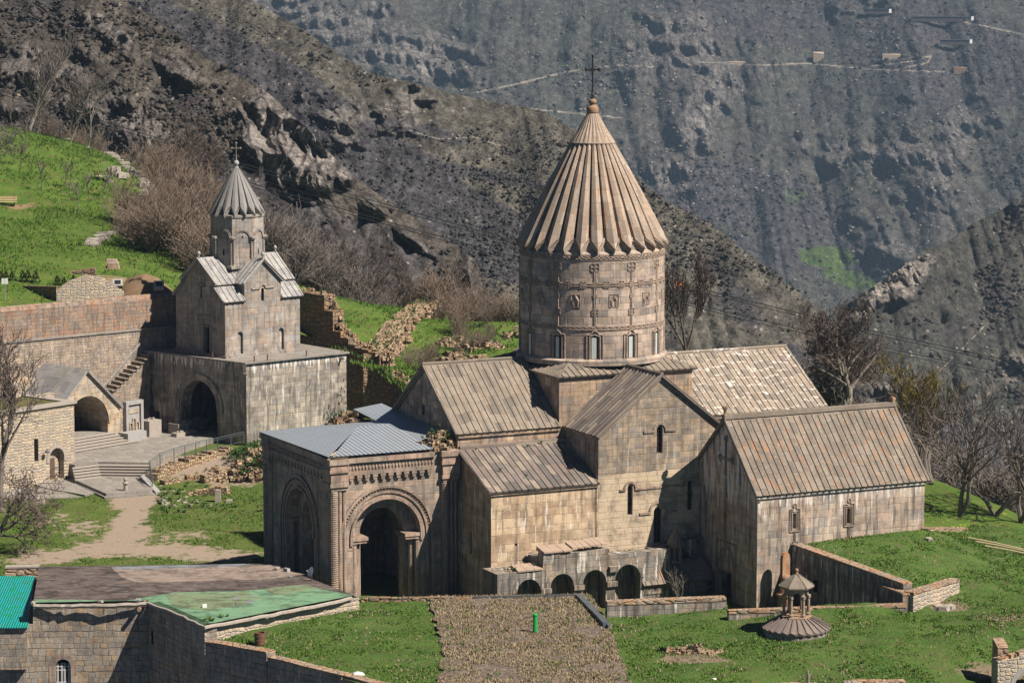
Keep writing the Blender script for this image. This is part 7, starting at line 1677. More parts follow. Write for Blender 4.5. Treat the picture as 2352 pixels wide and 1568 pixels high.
def make_tree(name, p, lb, seed, h, spread=.8, levels=4, r0=.2, mt='bark', mc='twiggrey', lean=(0, 0), up=.25, kids=(7, 5, 4, 3), start=.25, forks=1, wob=.18, minr=.027, white=0.0, group=None, cat='tree'):
    rg = random.Random(seed); t = thing(name, (0, 0, 0), lb, cat, group); tr, cr = tree_mesh(skel(rg, h, spread, levels, r0, lean, up, kids, start, forks, wob), minr)
    tr.build('trunk', M[mt], t); cr.build('crown', M[mc], t)
    if white: 
        mb = MB(); mb.tube([Vector((0, 0, -.1)), Vector((lean[0] * white, lean[1] * white, white))], [r0 * 1.12, r0 * 1.08], 8); mb.build('painted_foot', M['white'], t)
    t.location = p; return t
def place(src, p, lb, s=1.0, rz=0.0):
    c = copy_tree(src); c.location = p; c.rotation_euler = (0, 0, rz); c.scale = (s, s, s); c['label'] = lb; return c
GT = 'bare trees on the meadow'
make_tree('tree', gnd(62, 345, 398), 'tall bare twin stemmed tree with white painted foot on the hill top left', 21, 9.5, .55, 4, .26, 'barkpale', 'twiggrey', up=.55, kids=(9, 5, 4, 3), start=.3, forks=2, white=1.0)
tA = make_tree('tree', gnd(163, 392, 376), 'leafless spreading tree left of the white footed one on the hill rim', 22, 6.6, .8, 4, .14, 'barkpale', 'twiggrey', up=.3, start=.3, forks=2)
tB = make_tree('tree', gnd(205, 388, 378), 'leafless tree with white painted trunk on the hill rim', 23, 6.8, .75, 4, .15, 'barkpale', 'twiggrey', up=.35, start=.3, white=1.6)
make_tree('tree', gnd(84, 356, 390), 'crooked thin dark tree leaning right below the hilltop', 24, 4.6, .5, 3, .13, 'bark', 'twiggrey', lean=(.35, 0), start=.4)
sap = make_tree('sapling', gnd(47, 440, 350), 'small bare sapling in the lower meadow left of the paired benches', 25, 2.6, .75, 2, .06, 'bark', 'bark', up=.55, kids=(7, 4, 3), start=.42, minr=.026, group='orchard saplings on the meadow', cat='sapling')
for (x, y, Y, s, lb) in ((96, 470, 344, 1.0, 'bare sapling with pale stem in the middle of the meadow'), (148, 470, 346, .95, 'thin bare sapling right of the middle meadow one'), (61, 420, 358, 1.25, 'taller bare sapling above the edge bench'), (95, 398, 372, 1.1, 'bare sapling below the crooked leaning tree'), (113, 388, 378, .9, 'small bare sapling between the crooked tree and rim trees'), (145, 402, 368, .95, 'bare sapling just below the leafless rim trees'), (205, 420, 362, 1.0, 'thin bare sapling below the white trunked tree'), (232, 418, 360, .9, 'slim bare sapling directly behind the paired benches'), (296, 424, 358, 1.3, 'bushy bare sapling beside the boulders'), (236, 474, 344, 1.05, 'bare sapling in front of the paired benches'), (203, 480, 342, .95, 'bare sapling left in front of the paired benches'), (184, 498, 336, 1.1, 'lowest bare sapling of the front meadow row'), (30, 392, 372, 1.1, 'bare sapling left below the hilltop barrel')):
    place(sap, gnd(x, y, Y), lb, s, rnd.uniform(0, 6))
make_tree('tree', gnd(-8, 452, 352), 'low spreading bare fruit tree with drooping branches at the left edge of the meadow', 31, 5.2, 1.2, 4, .16, 'bark', 'twiggrey', lean=(.4, 0), up=.12, kids=(8, 6, 4, 3), start=.2)
# yard trees
make_tree('tree', Z(2, 1175, 0), 'old gnarled dark bare tree in front of the rubble house', 41, 13.2, .8, 4, .36, 'bark', 'twig', lean=(.12, .05), up=.28, kids=(9, 6, 5, 3), start=.35, forks=1, wob=.28)
make_tree('tree', Z(-15, 1268, 0), 'low wide bare tree with arching branches at the left edge of the yard', 42, 7.2, 1.15, 4, .24, 'bark', 'twig', lean=(.45, .1), up=.05, kids=(9, 6, 5, 3), start=.2, wob=.3)
# trees behind the church
make_tree('tree', gnd(1955, 945, 264) + Vector((0, 0, 1)), 'big bare spreading tree behind the white spotted church roof', 51, 8.2, .85, 4, .36, 'barkpale', 'twig', up=.3, kids=(10, 6, 5, 4), start=.28, forks=2, wob=.24)
make_tree('tree', gnd(1890, 925, 268), 'bare tree with low limbs left of the big one behind the church roof', 52, 7.6, .95, 4, .24, 'barkpale', 'twig', up=.2, kids=(9, 6, 5, 3), start=.2, forks=2)
make_tree('tree', gnd(2045, 975, 262), 'thin bare tree right of the big one behind the side chapel ridge', 53, 6.0, .8, 4, .16, 'bark', 'twig', up=.4, forks=2)
make_tree('tree', gnd(1575, 835, 268) + Vector((0, 0, .5)), 'slender bare tree rising just right of the drum', 54, 6.6, .5, 4, .13, 'bark', 'twig', up=.6, kids=(9, 5, 4, 3), forks=3)
for (x, y, Y, h_, sd_, lean_, lb, mt, mc) in ((2205, 1195, 234, 8.4, 61, (.15, 0), 'twisted pale limbed bare tree nearest the chapel on the right', 'barkpale', 'twiggrey'), (2285, 1200, 236, 9.6, 62, (.1, 0), 'tall forked dark bare tree by the right boundary wall', 'bark', 'twiggrey'), (2345, 1205, 236, 8.5, 63, (-.1, 0), 'dark bare tree cut by the right edge of the picture', 'bark', 'twiggrey'), (2140, 1150, 242, 6.0, 64, (.05, 0), 'small dark bare tree behind the chapel corner', 'bark', 'twig'),):
    make_tree('tree', gnd(x, y, Y), lb, sd_, h_, .8, 3, .2, 'bark', mc, lean=lean_, up=.4, kids=(6, 5, 4), start=.3, forks=2, wob=.34, minr=.03)
M['yellowtwig'] = plain('yellow_buds', (.20, .155, .045), .9, .1, .4, 3)
make_tree('tree', gnd(2108, 1120, 248), 'yellowish budding tree right behind the side chapel', 66, 6.5, .7, 4, .1, 'bark', 'yellowtwig', up=.45, forks=3)
p = Z(1573, 1383, .3); make_tree('shrub', Z(1560, 1392, .3), 'small bare pale shrub in the court before the tomb shrine', 71, 2.0, .6, 2, .03, 'barkpale', 'barkpale', up=.4, kids=(4, 3), forks=5, minr=.015, cat='shrub')

# bushes merged into thickets
def bush_arr(seed, h, stems=9, spread=.75, kids=(6, 4), lv=2):
    rg = random.Random(seed); mb = MB()
    for L in skel(rg, h, spread, lv, .035, up=.3, kids=kids, start=.15, forks=stems, wob=.2):
        for pts, rr in L: mb.tube(pts, [max(x, .018) for x in rr], 3, cap=False)
    return np.array(mb.v), np.array(mb.f)
BV = [bush_arr(100 + i, 3.0, 8, .8) for i in range(5)]
def thicket(name, spots, m, seed, smin=.7, smax=1.5):
    rs = np.random.RandomState(seed); Vs, Fs = [], []; b = 0
    for p in spots:
        V, F = BV[rs.randint(len(BV))]; a = rs.uniform(0, 6.28); s = rs.uniform(smin, smax); c, s_ = math.cos(a), math.sin(a)
        Q = np.c_[(V[:, 0] * c - V[:, 1] * s_) * s * 1.15 + p[0], (V[:, 0] * s_ + V[:, 1] * c) * s * 1.15 + p[1], V[:, 2] * s * (.8 + .4 * rs.rand()) + p[2] - .1]
        Vs.append(Q); Fs.append(F + b); b += len(V)
    o = np_mesh(name, np.vstack(Vs), np.vstack(Fs), M[m], smooth=False); o['kind'] = 'stuff'; return o
def spots(n, seed, regs):
    rg = random.Random(seed); r = []
    for (x0, x1, Y0, Y1, k) in regs:
        for i in range(k): Y = rg.uniform(Y0, Y1); x = D(rg.uniform(x0, x1), 600, Y).x; r.append((x, Y, float(mz(x, Y)[0])))
    return r
thicket('thicket', spots(0, 1, [(300, 480, 318, 336, 46), (360, 500, 336, 352, 26), (430, 490, 312, 322, 12)]), 'twigred', 1, .8, 1.5)
thicket('thicket', spots(0, 2, [(350, 480, 362, 380, 26), (120, 400, 392, 402, 20), (395, 520, 345, 362, 22)]), 'twigred', 2, .7, 1.5)
thicket('thicket', spots(0, 3, [(600, 760, 338, 356, 60), (700, 960, 340, 356, 80), (560, 700, 325, 345, 30)]), 'twiggrey', 3, .9, 1.7)
thicket('thicket', spots(0, 4, [(940, 1200, 332, 346, 60), (1000, 1190, 322, 334, 24)]), 'twigred', 4, .7, 1.4)
thicket('thicket', spots(0, 5, [(935, 985, 284, 292, 6), (1040, 1130, 300, 316, 14)]), 'twigred', 5, .35, .8)
thicket('thicket', spots(0, 6, [(2150, 2400, 252, 264, 22), (1840, 2090, 266, 274, 16), (2100, 2400, 264, 284, 40)]), 'twiggrey', 6, .8, 1.6)
for (x, Y, h_, sd_, lb) in ((735, 350, 6, 81, 'taller dark bare tree standing out of the thicket behind the gatehouse'), (820, 346, 6, 82, 'wide bare tree in the thicket above the middle green patch'), (985, 338, 5, 83, 'pale bare tree above the end of the sandy ruined wall'), (905, 350, 6.5, 84, 'bare grey tree in the thicket left of the sandy ruined wall'), (470, 372, 7, 85, 'dense reddish bare tree behind the small turret'), (395, 382, 6.5, 86, 'dark bare tree rising left of the small turret behind the meadow rim')):
    q = D(x, 600, Y); make_tree('tree', Vector((q.x, q.y, float(mz(q.x, q.y)[0]))), lb, sd_, h_ * 1.25, .75, 4, .16, 'bark', 'twig', up=.35, kids=(8, 6, 4, 3), start=.15, forks=2)

# ================================================================ CABLEWAY
def cable_line(px, dz=0.0):
    pts = [D(x, y, Y) + Vector((0, 0, dz)) for x, y, Y in px]; return pts
U_ = [(-120, 175, 420), (113, 241, 420), (533, 369, 420), (804, 446, 420), (1122, 536, 420), (1528, 643, 420), (1720, 691, 420), (1989, 756, 420), (2352, 836, 420), (2500, 866, 420)]
L_ = [(-120, 225, 400), (236, 325, 400), (598, 427, 400), (976, 533, 400), (1191, 592, 400), (1528, 680, 400), (1720, 729, 400), (1908, 772, 400), (2352, 866, 400), (2500, 896, 400)]
for (Q, dz, r_, lb) in ((U_, 0, .075, 'upper of the upper pair of black cableway ropes across the valley'), (U_, -.45, .07, 'lower of the upper pair of black cableway ropes across the valley'), (L_, 0, .07, 'upper of the lower pair of black cableway ropes across the valley'), (L_, -.45, .06, 'lower of the lower pair of black cableway ropes across the valley'), ([(x, y + 26, Y) for x, y, Y in U_], 0, .03, 'thin single wire hanging below the upper cableway ropes')):
    mb = MB(); mb.tube(cable_line(Q, dz), r_, 4); tag(mb.build('cable', M['iron']), lb, 'cable')
cb_ = D(1560, 657, 420); cr_ = thing('cable_carriage', cb_, 'small orange work carriage hanging on the cableway just right of the drum', 'carriage')
mb = MB(); 
for s_ in (-1, 1):
    for a, b in (((-.85, .6), (-.55, -.35)), ((.85, .6), (.55, -.35)), ((-.85, .6), (.85, .6)), ((-.55, -.35), (.55, -.35)), ((-.2, .6), (-.1, -.35)), ((-.75, .2), (.75, .2))): mb.tube([cb_ + Vector((a[0], s_ * .3, a[1])), cb_ + Vector((b[0], s_ * .3, b[1]))], .06, 4)
mb.build('frame', M['orange'], cr_); mb = MB(); mb.box8([cb_ + Vector(a) for a in ((.0, -.25, -.3), (.5, -.25, -.3), (.5, .25, -.3), (.0, .25, -.3), (.1, -.25, .4), (.7, -.25, .4), (.7, .25, .4), (.1, .25, .4))]); mb.build('basket', M['orange'], cr_)
mb = MB(); mb.box8([cb_ + Vector(a) for a in ((-.7, -.2, .0), (-.3, -.2, .0), (-.3, .2, .0), (-.7, .2, .0), (-.7, -.2, .4), (-.3, -.2, .4), (-.3, .2, .4), (-.7, .2, .4))]); mb.build('panel', M['white'], cr_)
# ================================================================ MOUNTAINS
def interp(px, x): P = np.array(px, float); return np.interp(x, P[:, 0], P[:, 1])
def hillsheet(name, xs, sil, bot, Y0, S, m, amp, nsc, seed, ny, cliffs=(), rough=0.0, gully=0.0, masks=None, back=60.0, silj=3.0, cliff_amp=14.0, warp=None, loose=True, mw=3.4):
    """mountain face: columns by bearing, rows from foot to crest; slope S, relief as real displacement"""
    xs = np.array(xs, float); nx = len(xs); ys_ = interp(sil, xs); ys_ = ys_ + (fbm(xs * .03, xs * 0, xs * 0 + seed, 4) - .5) * 2 * silj; yb = interp(bot, xs)
    f = np.linspace(0, 1, ny) ** 1.0; X = np.repeat(xs[None], ny, 0); Yp = yb[None] + (ys_ - yb)[None] * f[:, None]
    b = -(Yp - CY) / F_; ry = cp + b * sp; rz = -sp + b * cp; t = -rz / ry
    t0 = t[0:1]; d = Y0 * (t0 + S) / (t + S) if not callable(Y0) else Y0(X) * (t0 + S) / (t + S)
    px = X; P0x = (X - CX) / F_ / ry * d; P0y = d; P0z = HC - t * d
    n1 = fbm(P0x * nsc, P0y * nsc * .5, P0z * nsc, 8, .6) - .5; n2 = fbm(P0x * nsc * 2.2, P0y * nsc * .4, P0z * nsc * .5 + seed, 5, .55, True)
    # gullies follow the fall line: mostly a function of the across-slope coordinate
    wx = P0x + (fbm(P0x * nsc * .7, P0y * nsc * .7, P0z * nsc + 5, 3) - .5) * 60
    g1 = fbm(wx * nsc * 3.0, P0z * nsc * .6, P0z * 0 + seed + 9, 4, .55, True)
    dd_ = amp * n1 * 2 + gully * (g1 - .4) + rough * (n2 - .35)
    rock = np.zeros_like(X)
    pn = fbm(P0x * nsc * 2.5, P0y * nsc * 1.2, P0z * nsc * 2.5 + seed, 6, .62)
    for (cx, cy, rx, ry_, ang, w_) in cliffs:
        a = math.radians(ang); u = ((X - cx) * math.cos(a) + (Yp - cy) * math.sin(a)) / (rx * 1.25); v = (-(X - cx) * math.sin(a) + (Yp - cy) * math.cos(a)) / (ry_ * 1.25)
        rock = np.maximum(rock, w_ * np.clip(1.35 - np.sqrt(u * u + v * v) + (pn - .5) * mw, 0, 1) ** .8)
    rock = np.maximum(rock, np.clip((pn - .60) * 7, 0, .7) * (1 if loose else 0))
    sx_ = P0x + P0z * .4 + (fbm(P0x * nsc, P0y * nsc, P0z * nsc * 3, 3) - .5) * 40; rk = fbm(sx_ * nsc * 9, P0y * 0, P0z * nsc * 1.6, 5, .62, True); rk2 = fbm(sx_ * nsc * 30, P0y * nsc * 3, P0z * nsc * 14, 4, .65)
    H_ = cliff_amp; q_ = P0z / H_ + fbm(P0x * nsc * 2.5, P0y * nsc, P0z * nsc, 5, .6) * 4.5; fr_ = q_ - np.floor(q_); st_ = np.where(fr_ < .55, fr_ * .2, .11 + (fr_ - .55) / .45 * .89)
    dd_ = dd_ + np.clip(rock * 1.5, 0, 1) * ((st_ - fr_) * H_ / S * .9 - (rk - .35) * H_ * 1.1 - (rk2 - .5) * H_ * .8)
    edge = np.clip(f[:, None] * 12, 0, 1) if False else 1.0
    d2 = d + dd_; x2 = (X - CX) / F_ / ry * d2; z2 = HC - t * d2
    # back face falling away behind the crest
    nb = 6; xb = []; yb_ = []; zb_ = []
    for k in range(1, nb + 1): xb.append(x2[-1] * (1 + .02 * k)); yb_.append(d2[-1] + back * k * .6); zb_.append(z2[-1] - back * .32 * k)
    AX = np.vstack([x2] + [np.array(xb)]); AY = np.vstack([d2] + [np.array(yb_)]); AZ = np.vstack([z2] + [np.array(zb_)]); NY = ny + nb
    V = np.stack([AX, AY, AZ], -1).reshape(-1, 3); i = np.arange(NY - 1)[:, None] * nx + np.arange(nx - 1)[None]; F = np.stack([i, i + 1, i + 1 + nx, i + nx], -1).reshape(-1, 4)
    pad = lambda A: np.vstack([A, np.repeat(A[-1:], nb, 0)])
    at = {'rock': pad(rock), 'gull': pad(g1)}
    for k, fn in (masks or {}).items(): at[k] = pad(fn(X, Yp))
    o = np_mesh(name, V, F, m, {k: v_.ravel() for k, v_ in at.items()}, smooth=False if False else True); o['kind'] = 'structure'
    return o, dict(P=np.stack([x2, d2, z2], -1), X=X, Y=Yp, rock=rock, m={k: v_[:ny] for k, v_ in at.items()})
def ell(L):
    def f(X, Y):
        r = np.zeros_like(X)
        for (cx, cy, rx, ry_, ang, w_) in L:
            a = math.radians(ang); u = ((X - cx) * math.cos(a) + (Y - cy) * math.sin(a)) / rx; v = (-(X - cx) * math.sin(a) + (Y - cy) * math.cos(a)) / ry_
            r = np.maximum(r, w_ * np.clip((1.3 - np.sqrt(u * u + v * v)) / .6, 0, 1))
        return r
    return f
def stroke(L):
    """thin lines [(x,y)...], half width px"""
    def f(X, Y):
        r = np.zeros_like(X)
        for pts, hw in L:
            for (a, b) in zip(pts[:-1], pts[1:]):
                dx, dy = b[0] - a[0], b[1] - a[1]; tt = np.clip(((X - a[0]) * dx + (Y - a[1]) * dy) / (dx * dx + dy * dy), 0, 1)
                r = np.maximum(r, np.clip(1.4 - np.hypot(X - a[0] - tt * dx, Y - a[1] - tt * dy) / hw, 0, 1))
        return r
    return f
def mountmat(name, soil, soil2, wood, rockc, rock2, sc, green=(.05, .075, .025), speck=.5, bd=1.0):
    t = NT(name, 1.0, .05); p = t.pos(); ps = t.vm('MULTIPLY', p, (sc, sc * .6, sc))
    n1 = t.noise(ps, .018, 5, .6); n2 = t.noise(ps, .10, 6, .7); n3 = t.noise(ps, .45, 4, .7)
    base = t.mix(t.sm(n1, .35, .65), soil, soil2)
    base = t.mix(t.sm(n2, .30, .70, 0, .75), base, tuple(x * .62 for x in soil))
    wm = t.ma('ADD', t.at('wood'), t.ma('MULTIPLY', t.ma('SUBTRACT', n2, .5), .9)); wc = t.mix(t.sm(n3, .25, .75), tuple(x * .6 for x in wood), tuple(x * 1.45 for x in wood))
    base = t.mix(t.sm(wm, .35, .60), base, wc)
    gm = t.ma('ADD', t.at('green'), t.ma('MULTIPLY', t.ma('SUBTRACT', n2, .5), 1.0)); base = t.mix(t.sm(gm, .5, .75), base, green)
    # scattered shrubs and stones
    vo = t.n('TexVoronoi', feature='F1'); t.ln(ps, vo.inputs['Vector']); vo.inputs['Scale'].default_value = .22
    cs = t.sep(vo.outputs['Color']); dot = t.ma('MULTIPLY', t.ma('LESS_THAN', vo.outputs['Distance'], t.ma('MULTIPLY', cs[0], .42)), t.sm(n1, .4, .6, .4, 1))
    base = t.mix(t.ma('MULTIPLY', dot, speck), base, tuple(x * .75 for x in wood))
    v3 = t.n('TexVoronoi', feature='F1'); t.ln(ps, v3.inputs['Vector']); v3.inputs['Scale'].default_value = .5; c3 = t.sep(v3.outputs['Color'])
    dt = t.ma('MULTIPLY', t.ma('LESS_THAN', v3.outputs['Distance'], .22), t.ma('GREATER_THAN', c3[1], .82)); base = t.mix(t.ma('MULTIPLY', dt, .6), base, rockc)
    # scree and crags
    cr = t.mix(t.sm(t.noise(t.vm('MULTIPLY', p, (sc * 1.6, sc, sc * .5)), .12, 6, .7), .40, .60), rockc, rock2); cr = t.mix(t.sm(t.at('rock'), .95, .70, 0, .8), cr, tuple(x * .75 for x in rock2)); cr = t.mix(t.sm(t.noise(t.vm('MULTIPLY', p, (sc * .5, sc * .5, sc * 2.2)), .25, 5, .7), .45, .6, 0, .5), cr, tuple(x * .55 for x in rock2))
    vk = t.n('TexVoronoi', feature='DISTANCE_TO_EDGE'); t.ln(t.vm('ADD', t.vm('MULTIPLY', p, (sc * 1.2, sc * .4, sc * .35)), t.vm('MULTIPLY', t.noise(ps, .25, 4, .7, col=True), (3.0, 3.0, 3.0))), vk.inputs['Vector']); vk.inputs['Scale'].default_value = .16; cr = t.mix(t.sm(vk.outputs['Distance'], .10, .0, 0, .8), cr, tuple(x * .3 for x in rock2))
    rm = t.ma('ADD', t.at('rock'), t.ma('MULTIPLY', t.ma('SUBTRACT', n2, .5), .9)); base = t.mix(t.sm(rm, .40, .66), base, cr)
    base = t.mix(t.sm(t.ma('ADD', t.at('path'), t.ma('MULTIPLY', t.ma('SUBTRACT', n3, .5), 1.4)), .4, .9, 0, .55), base, (.28, .25, .21))
    base = t.mix(t.sm(t.noise(ps, .30, 5, .8), .36, .64), t.mix(1.0, base, (.60,) * 3, 'MULTIPLY'), t.mix(1.0, base, (1.42,) * 3, 'MULTIPLY')); base = t.mix(t.sm(t.noise(ps, 1.3, 4, .8), .34, .66), t.mix(1.0, base, (.62,) * 3, 'MULTIPLY'), t.mix(1.0, base, (1.40,) * 3, 'MULTIPLY'))
    t.col(base); t.bump(t.ma('ADD', n3, t.ma('ADD', t.ma('MULTIPLY', n2, 2.0), t.ma('MULTIPLY', dot, .6))), .8, bd); return t.m
WOOD = (.085, .072, .066)
mF = mountmat('far_slope', (.066, .061, .056), (.056, .060, .050), (.046, .043, .045), (.17, .155, .145), (.115, .105, .10), .55, bd=2.5, speck=.55)
mM = mountmat('ridge_slope', (.074, .069, .058), (.094, .087, .071), (.043, .041, .044), (.20, .18, .165), (.13, .12, .11), 1.0, bd=1.2, speck=.8)
mL = mountmat('near_crags', (.064, .057, .050), (.082, .071, .060), (.046, .042, .042), (.24, .215, .195), (.13, .115, .108), 1.4, bd=.8, speck=.6)
mR = mountmat('right_slope', (.055, .051, .046), (.048, .051, .042), (.040, .037, .038), (.22, .19, .165), (.15, .135, .12), .7, bd=1.2, speck=.5)
X_ = lambda a, b, n: np.linspace(a, b, n)
far, fi = hillsheet('far_mountain', np.r_[X_(400, 2560, 620), X_(2575, 4200, 70)], [(0, -240), (2600, -260)], [(0, 900), (1900, 900), (2600, 760)], 2150, .52, mF, 30, .004, 3, 330,
    cliffs=[(780, 60, 150, 60, 15, .8), (950, 120, 190, 70, 10, .85), (1010, 165, 130, 28, 8, 1), (860, 30, 30, 60, 20, .9), (1560, 75, 130, 70, 0, .75), (1610, 300, 50, 110, 25, 1), (1560, 390, 50, 45, 20, .9), (1640, 200, 45, 55, 10, .8), (1760, 160, 60, 60, 10, .45), (1960, 350, 130, 40, 2, .75), (2090, 340, 60, 50, 10, .7), (1850, 330, 40, 50, 0, .6), (2180, 360, 50, 70, 20, .7), (1240, 60, 22, 80, 8, .55), (1330, 50, 22, 70, 12, .6), (1520, 160, 90, 30, 0, .5)],
    rough=46, gully=34, cliff_amp=20, silj=2,
    masks={'wood': ell([(1900, 40, 500, 90, 5, .55), (2200, 150, 260, 120, 10, .6), (1700, 480, 260, 110, 10, .75), (1300, 260, 240, 40, 8, .35), (1850, 560, 260, 90, 5, .6), (1350, 150, 300, 120, 0, .28), (2000, 240, 220, 70, 0, .45)]),
           'green': ell([(1900, 590, 75, 28, 5, .95), (1950, 640, 80, 25, 15, .8), (1820, 450, 60, 24, 0, .55), (1700, 430, 60, 30, 0, .4), (1660, 530, 90, 20, 8, .55), (1900, 50, 120, 30, 0, .45), (1960, 430, 160, 25, 0, .5), (1180, 190, 120, 40, 0, .35)]),
           'path': stroke([([(1080, 215), (1180, 195), (1300, 165), (1420, 150), (1500, 155)], 3.0), ([(1100, 232), (1200, 248), (1340, 262), (1430, 272)], 2.5), ([(1600, 142), (1750, 150), (1860, 146), (2000, 160), (2170, 165)], 2.5), ([(2000, 152), (2090, 142), (2140, 128), (2130, 145), (2060, 160)], 2.5), ([(2150, 40), (2260, 60), (2352, 80)], 2.5)])})
mid, mi = hillsheet('middle_ridge', np.r_[X_(-1500, -195, 80), X_(-180, 2420, 760)], [(-200, -560), (300, -190), (500, -60), (600, 15), (680, 60), (740, 98), (850, 168), (960, 192), (1050, 218), (1150, 236), (1250, 256), (1320, 300), (1420, 380), (1500, 440), (1560, 478), (1640, 520), (1750, 606), (1850, 684), (1920, 750), (1990, 832), (2062, 900), (2085, 960), (2110, 1040), (2160, 1130), (2260, 1250), (2420, 1400)], [(-200, 900), (1100, 1000), (1800, 1150), (2200, 1350), (2420, 1520)], 640, .56, mM, 9, .010, 7, 330,
    cliffs=[(1985, 800, 42, 48, 40, 1), (2040, 905, 34, 50, 50, .95), (2085, 1000, 26, 60, 70, .9), (1080, 620, 34, 60, 10, .8), (1905, 770, 36, 46, 20, .7), (1480, 425, 36, 20, 10, .7), (300, -20, 60, 30, 30, .6), (1700, 900, 60, 40, 0, .35)],
    rough=10, gully=15, cliff_amp=6, silj=2.5,
    masks={'wood': ell([(560, 160, 330, 70, 28, 1.0), (800, 330, 420, 75, 30, 1.0), (1050, 520, 400, 80, 22, 1.0), (1000, 440, 260, 40, 20, .7), (1250, 600, 260, 60, 30, .8), (960, 300, 120, 18, 12, .8), (1100, 400, 160, 16, 10, .8), (1300, 480, 120, 20, 15, .7), (1700, 700, 90, 40, 40, .5), (1900, 880, 160, 60, 40, .55), (700, 200, 80, 25, 30, .8), (1650, 620, 60, 16, 30, .5)]),
           'green': ell([(1350, 500, 60, 16, 10, .3), (1060, 560, 30, 10, 0, .3)]), 'path': stroke([([(940, 300), (1010, 320), (1090, 315), (1150, 335)], 1.6), ([(880, 250), (950, 260)], 1.5)])})
lef, li = hillsheet('crag_spur', np.r_[X_(-1500, -155, 80), X_(-140, 1240, 640)], [(-150, -340), (0, -190), (140, -90), (250, -20), (330, 30), (400, 76), (440, 110), (500, 150), (560, 178), (600, 200), (640, 236), (700, 290), (745, 340), (790, 385), (850, 432), (950, 500), (1050, 562), (1100, 620), (1130, 690), (1160, 760), (1240, 900)], [(-150, 760), (500, 760), (1000, 900), (1240, 1050)], 440, .62, mL, 6, .016, 13, 360,
    cliffs=[(60, 150, 40, 40, 30, .7), (110, 170, 45, 40, 30, .72), (165, 195, 40, 50, 35, .75), (230, 240, 50, 42, 35, .75), (290, 265, 46, 44, 30, .72), (370, 320, 46, 30, 35, .7), (600, 240, 22, 26, 40, .8), (560, 275, 40, 18, 20, .7), (640, 310, 55, 50, 35, 1), (690, 355, 50, 60, 30, 1), (740, 375, 42, 52, 20, 1), (240, 60, 50, 22, 40, .75), (270, 90, 30, 20, 40, .75), (395, 140, 26, 16, 30, .72), (420, 165, 30, 16, 30, .7), (860, 475, 30, 16, 35, .75), (1075, 620, 26, 60, 10, .75), (960, 560, 50, 12, 35, .6), (30, 250, 40, 20, 20, .6), (790, 398, 20, 24, 0, .9)],
    rough=8, gully=9, cliff_amp=6.5, loose=False, mw=2.0, silj=4,
    masks={'wood': ell([(230, 330, 300, 60, 20, .55), (100, 20, 200, 40, 20, .5), (420, 230, 100, 30, 20, .6), (540, 400, 120, 50, 15, .7), (700, 500, 160, 60, 30, .75), (900, 600, 200, 70, 25, .8), (470, 110, 60, 16, 30, .4)]),
           'green': ell([(680, 240, 30, 12, 0, .4)]), 'path': stroke([])})
rig, ri = hillsheet('right_slope', np.r_[X_(1860, 2600, 420), X_(2615, 3800, 60)], [(1800, 900), (1870, 800), (1925, 712), (1990, 668), (2070, 615), (2110, 580), (2170, 560), (2250, 505), (2352, 455), (2600, 330)], [(1800, 1400), (2600, 1600)], 900, .62, mR, 16, .007, 23, 330,
    cliffs=[(2060, 650, 70, 34, -32, 1), (1990, 705, 50, 22, -35, .9), (2130, 600, 30, 14, -35, .7), (2250, 910, 60, 18, -35, .55), (2330, 950, 40, 14, -35, .6), (2180, 720, 16, 16, 0, .5), (2330, 830, 22, 40, 20, .9)],
    rough=24, gully=26, cliff_amp=9, silj=4,
    masks={'wood': ell([(2050, 960, 240, 70, 25, .9), (2150, 1060, 260, 80, 20, .9), (2250, 700, 160, 60, -30, .45), (2330, 1000, 160, 60, -20, .6)]),
           'green': ell([(2150, 820, 80, 30, -30, .3), (2060, 990, 16, 30, 20, .6), (2020, 930, 24, 14, 0, .5)]), 'path': stroke([([(2120, 890), (2200, 810), (2290, 720), (2352, 650)], 1.2)])})
# ground far below, closing the gorge
M['gorge'] = plain('gorge_floor', (.08, .075, .055), 1, 0, .3, .02)
g_ = MB(); g_.add([(-6000, -200, -330), (6000, -200, -330), (6000, 6000, -330), (-6000, 6000, -330)], [(0, 1, 2, 3)]); go = g_.build('valley_floor', M['gorge']); go['kind'] = 'structure'

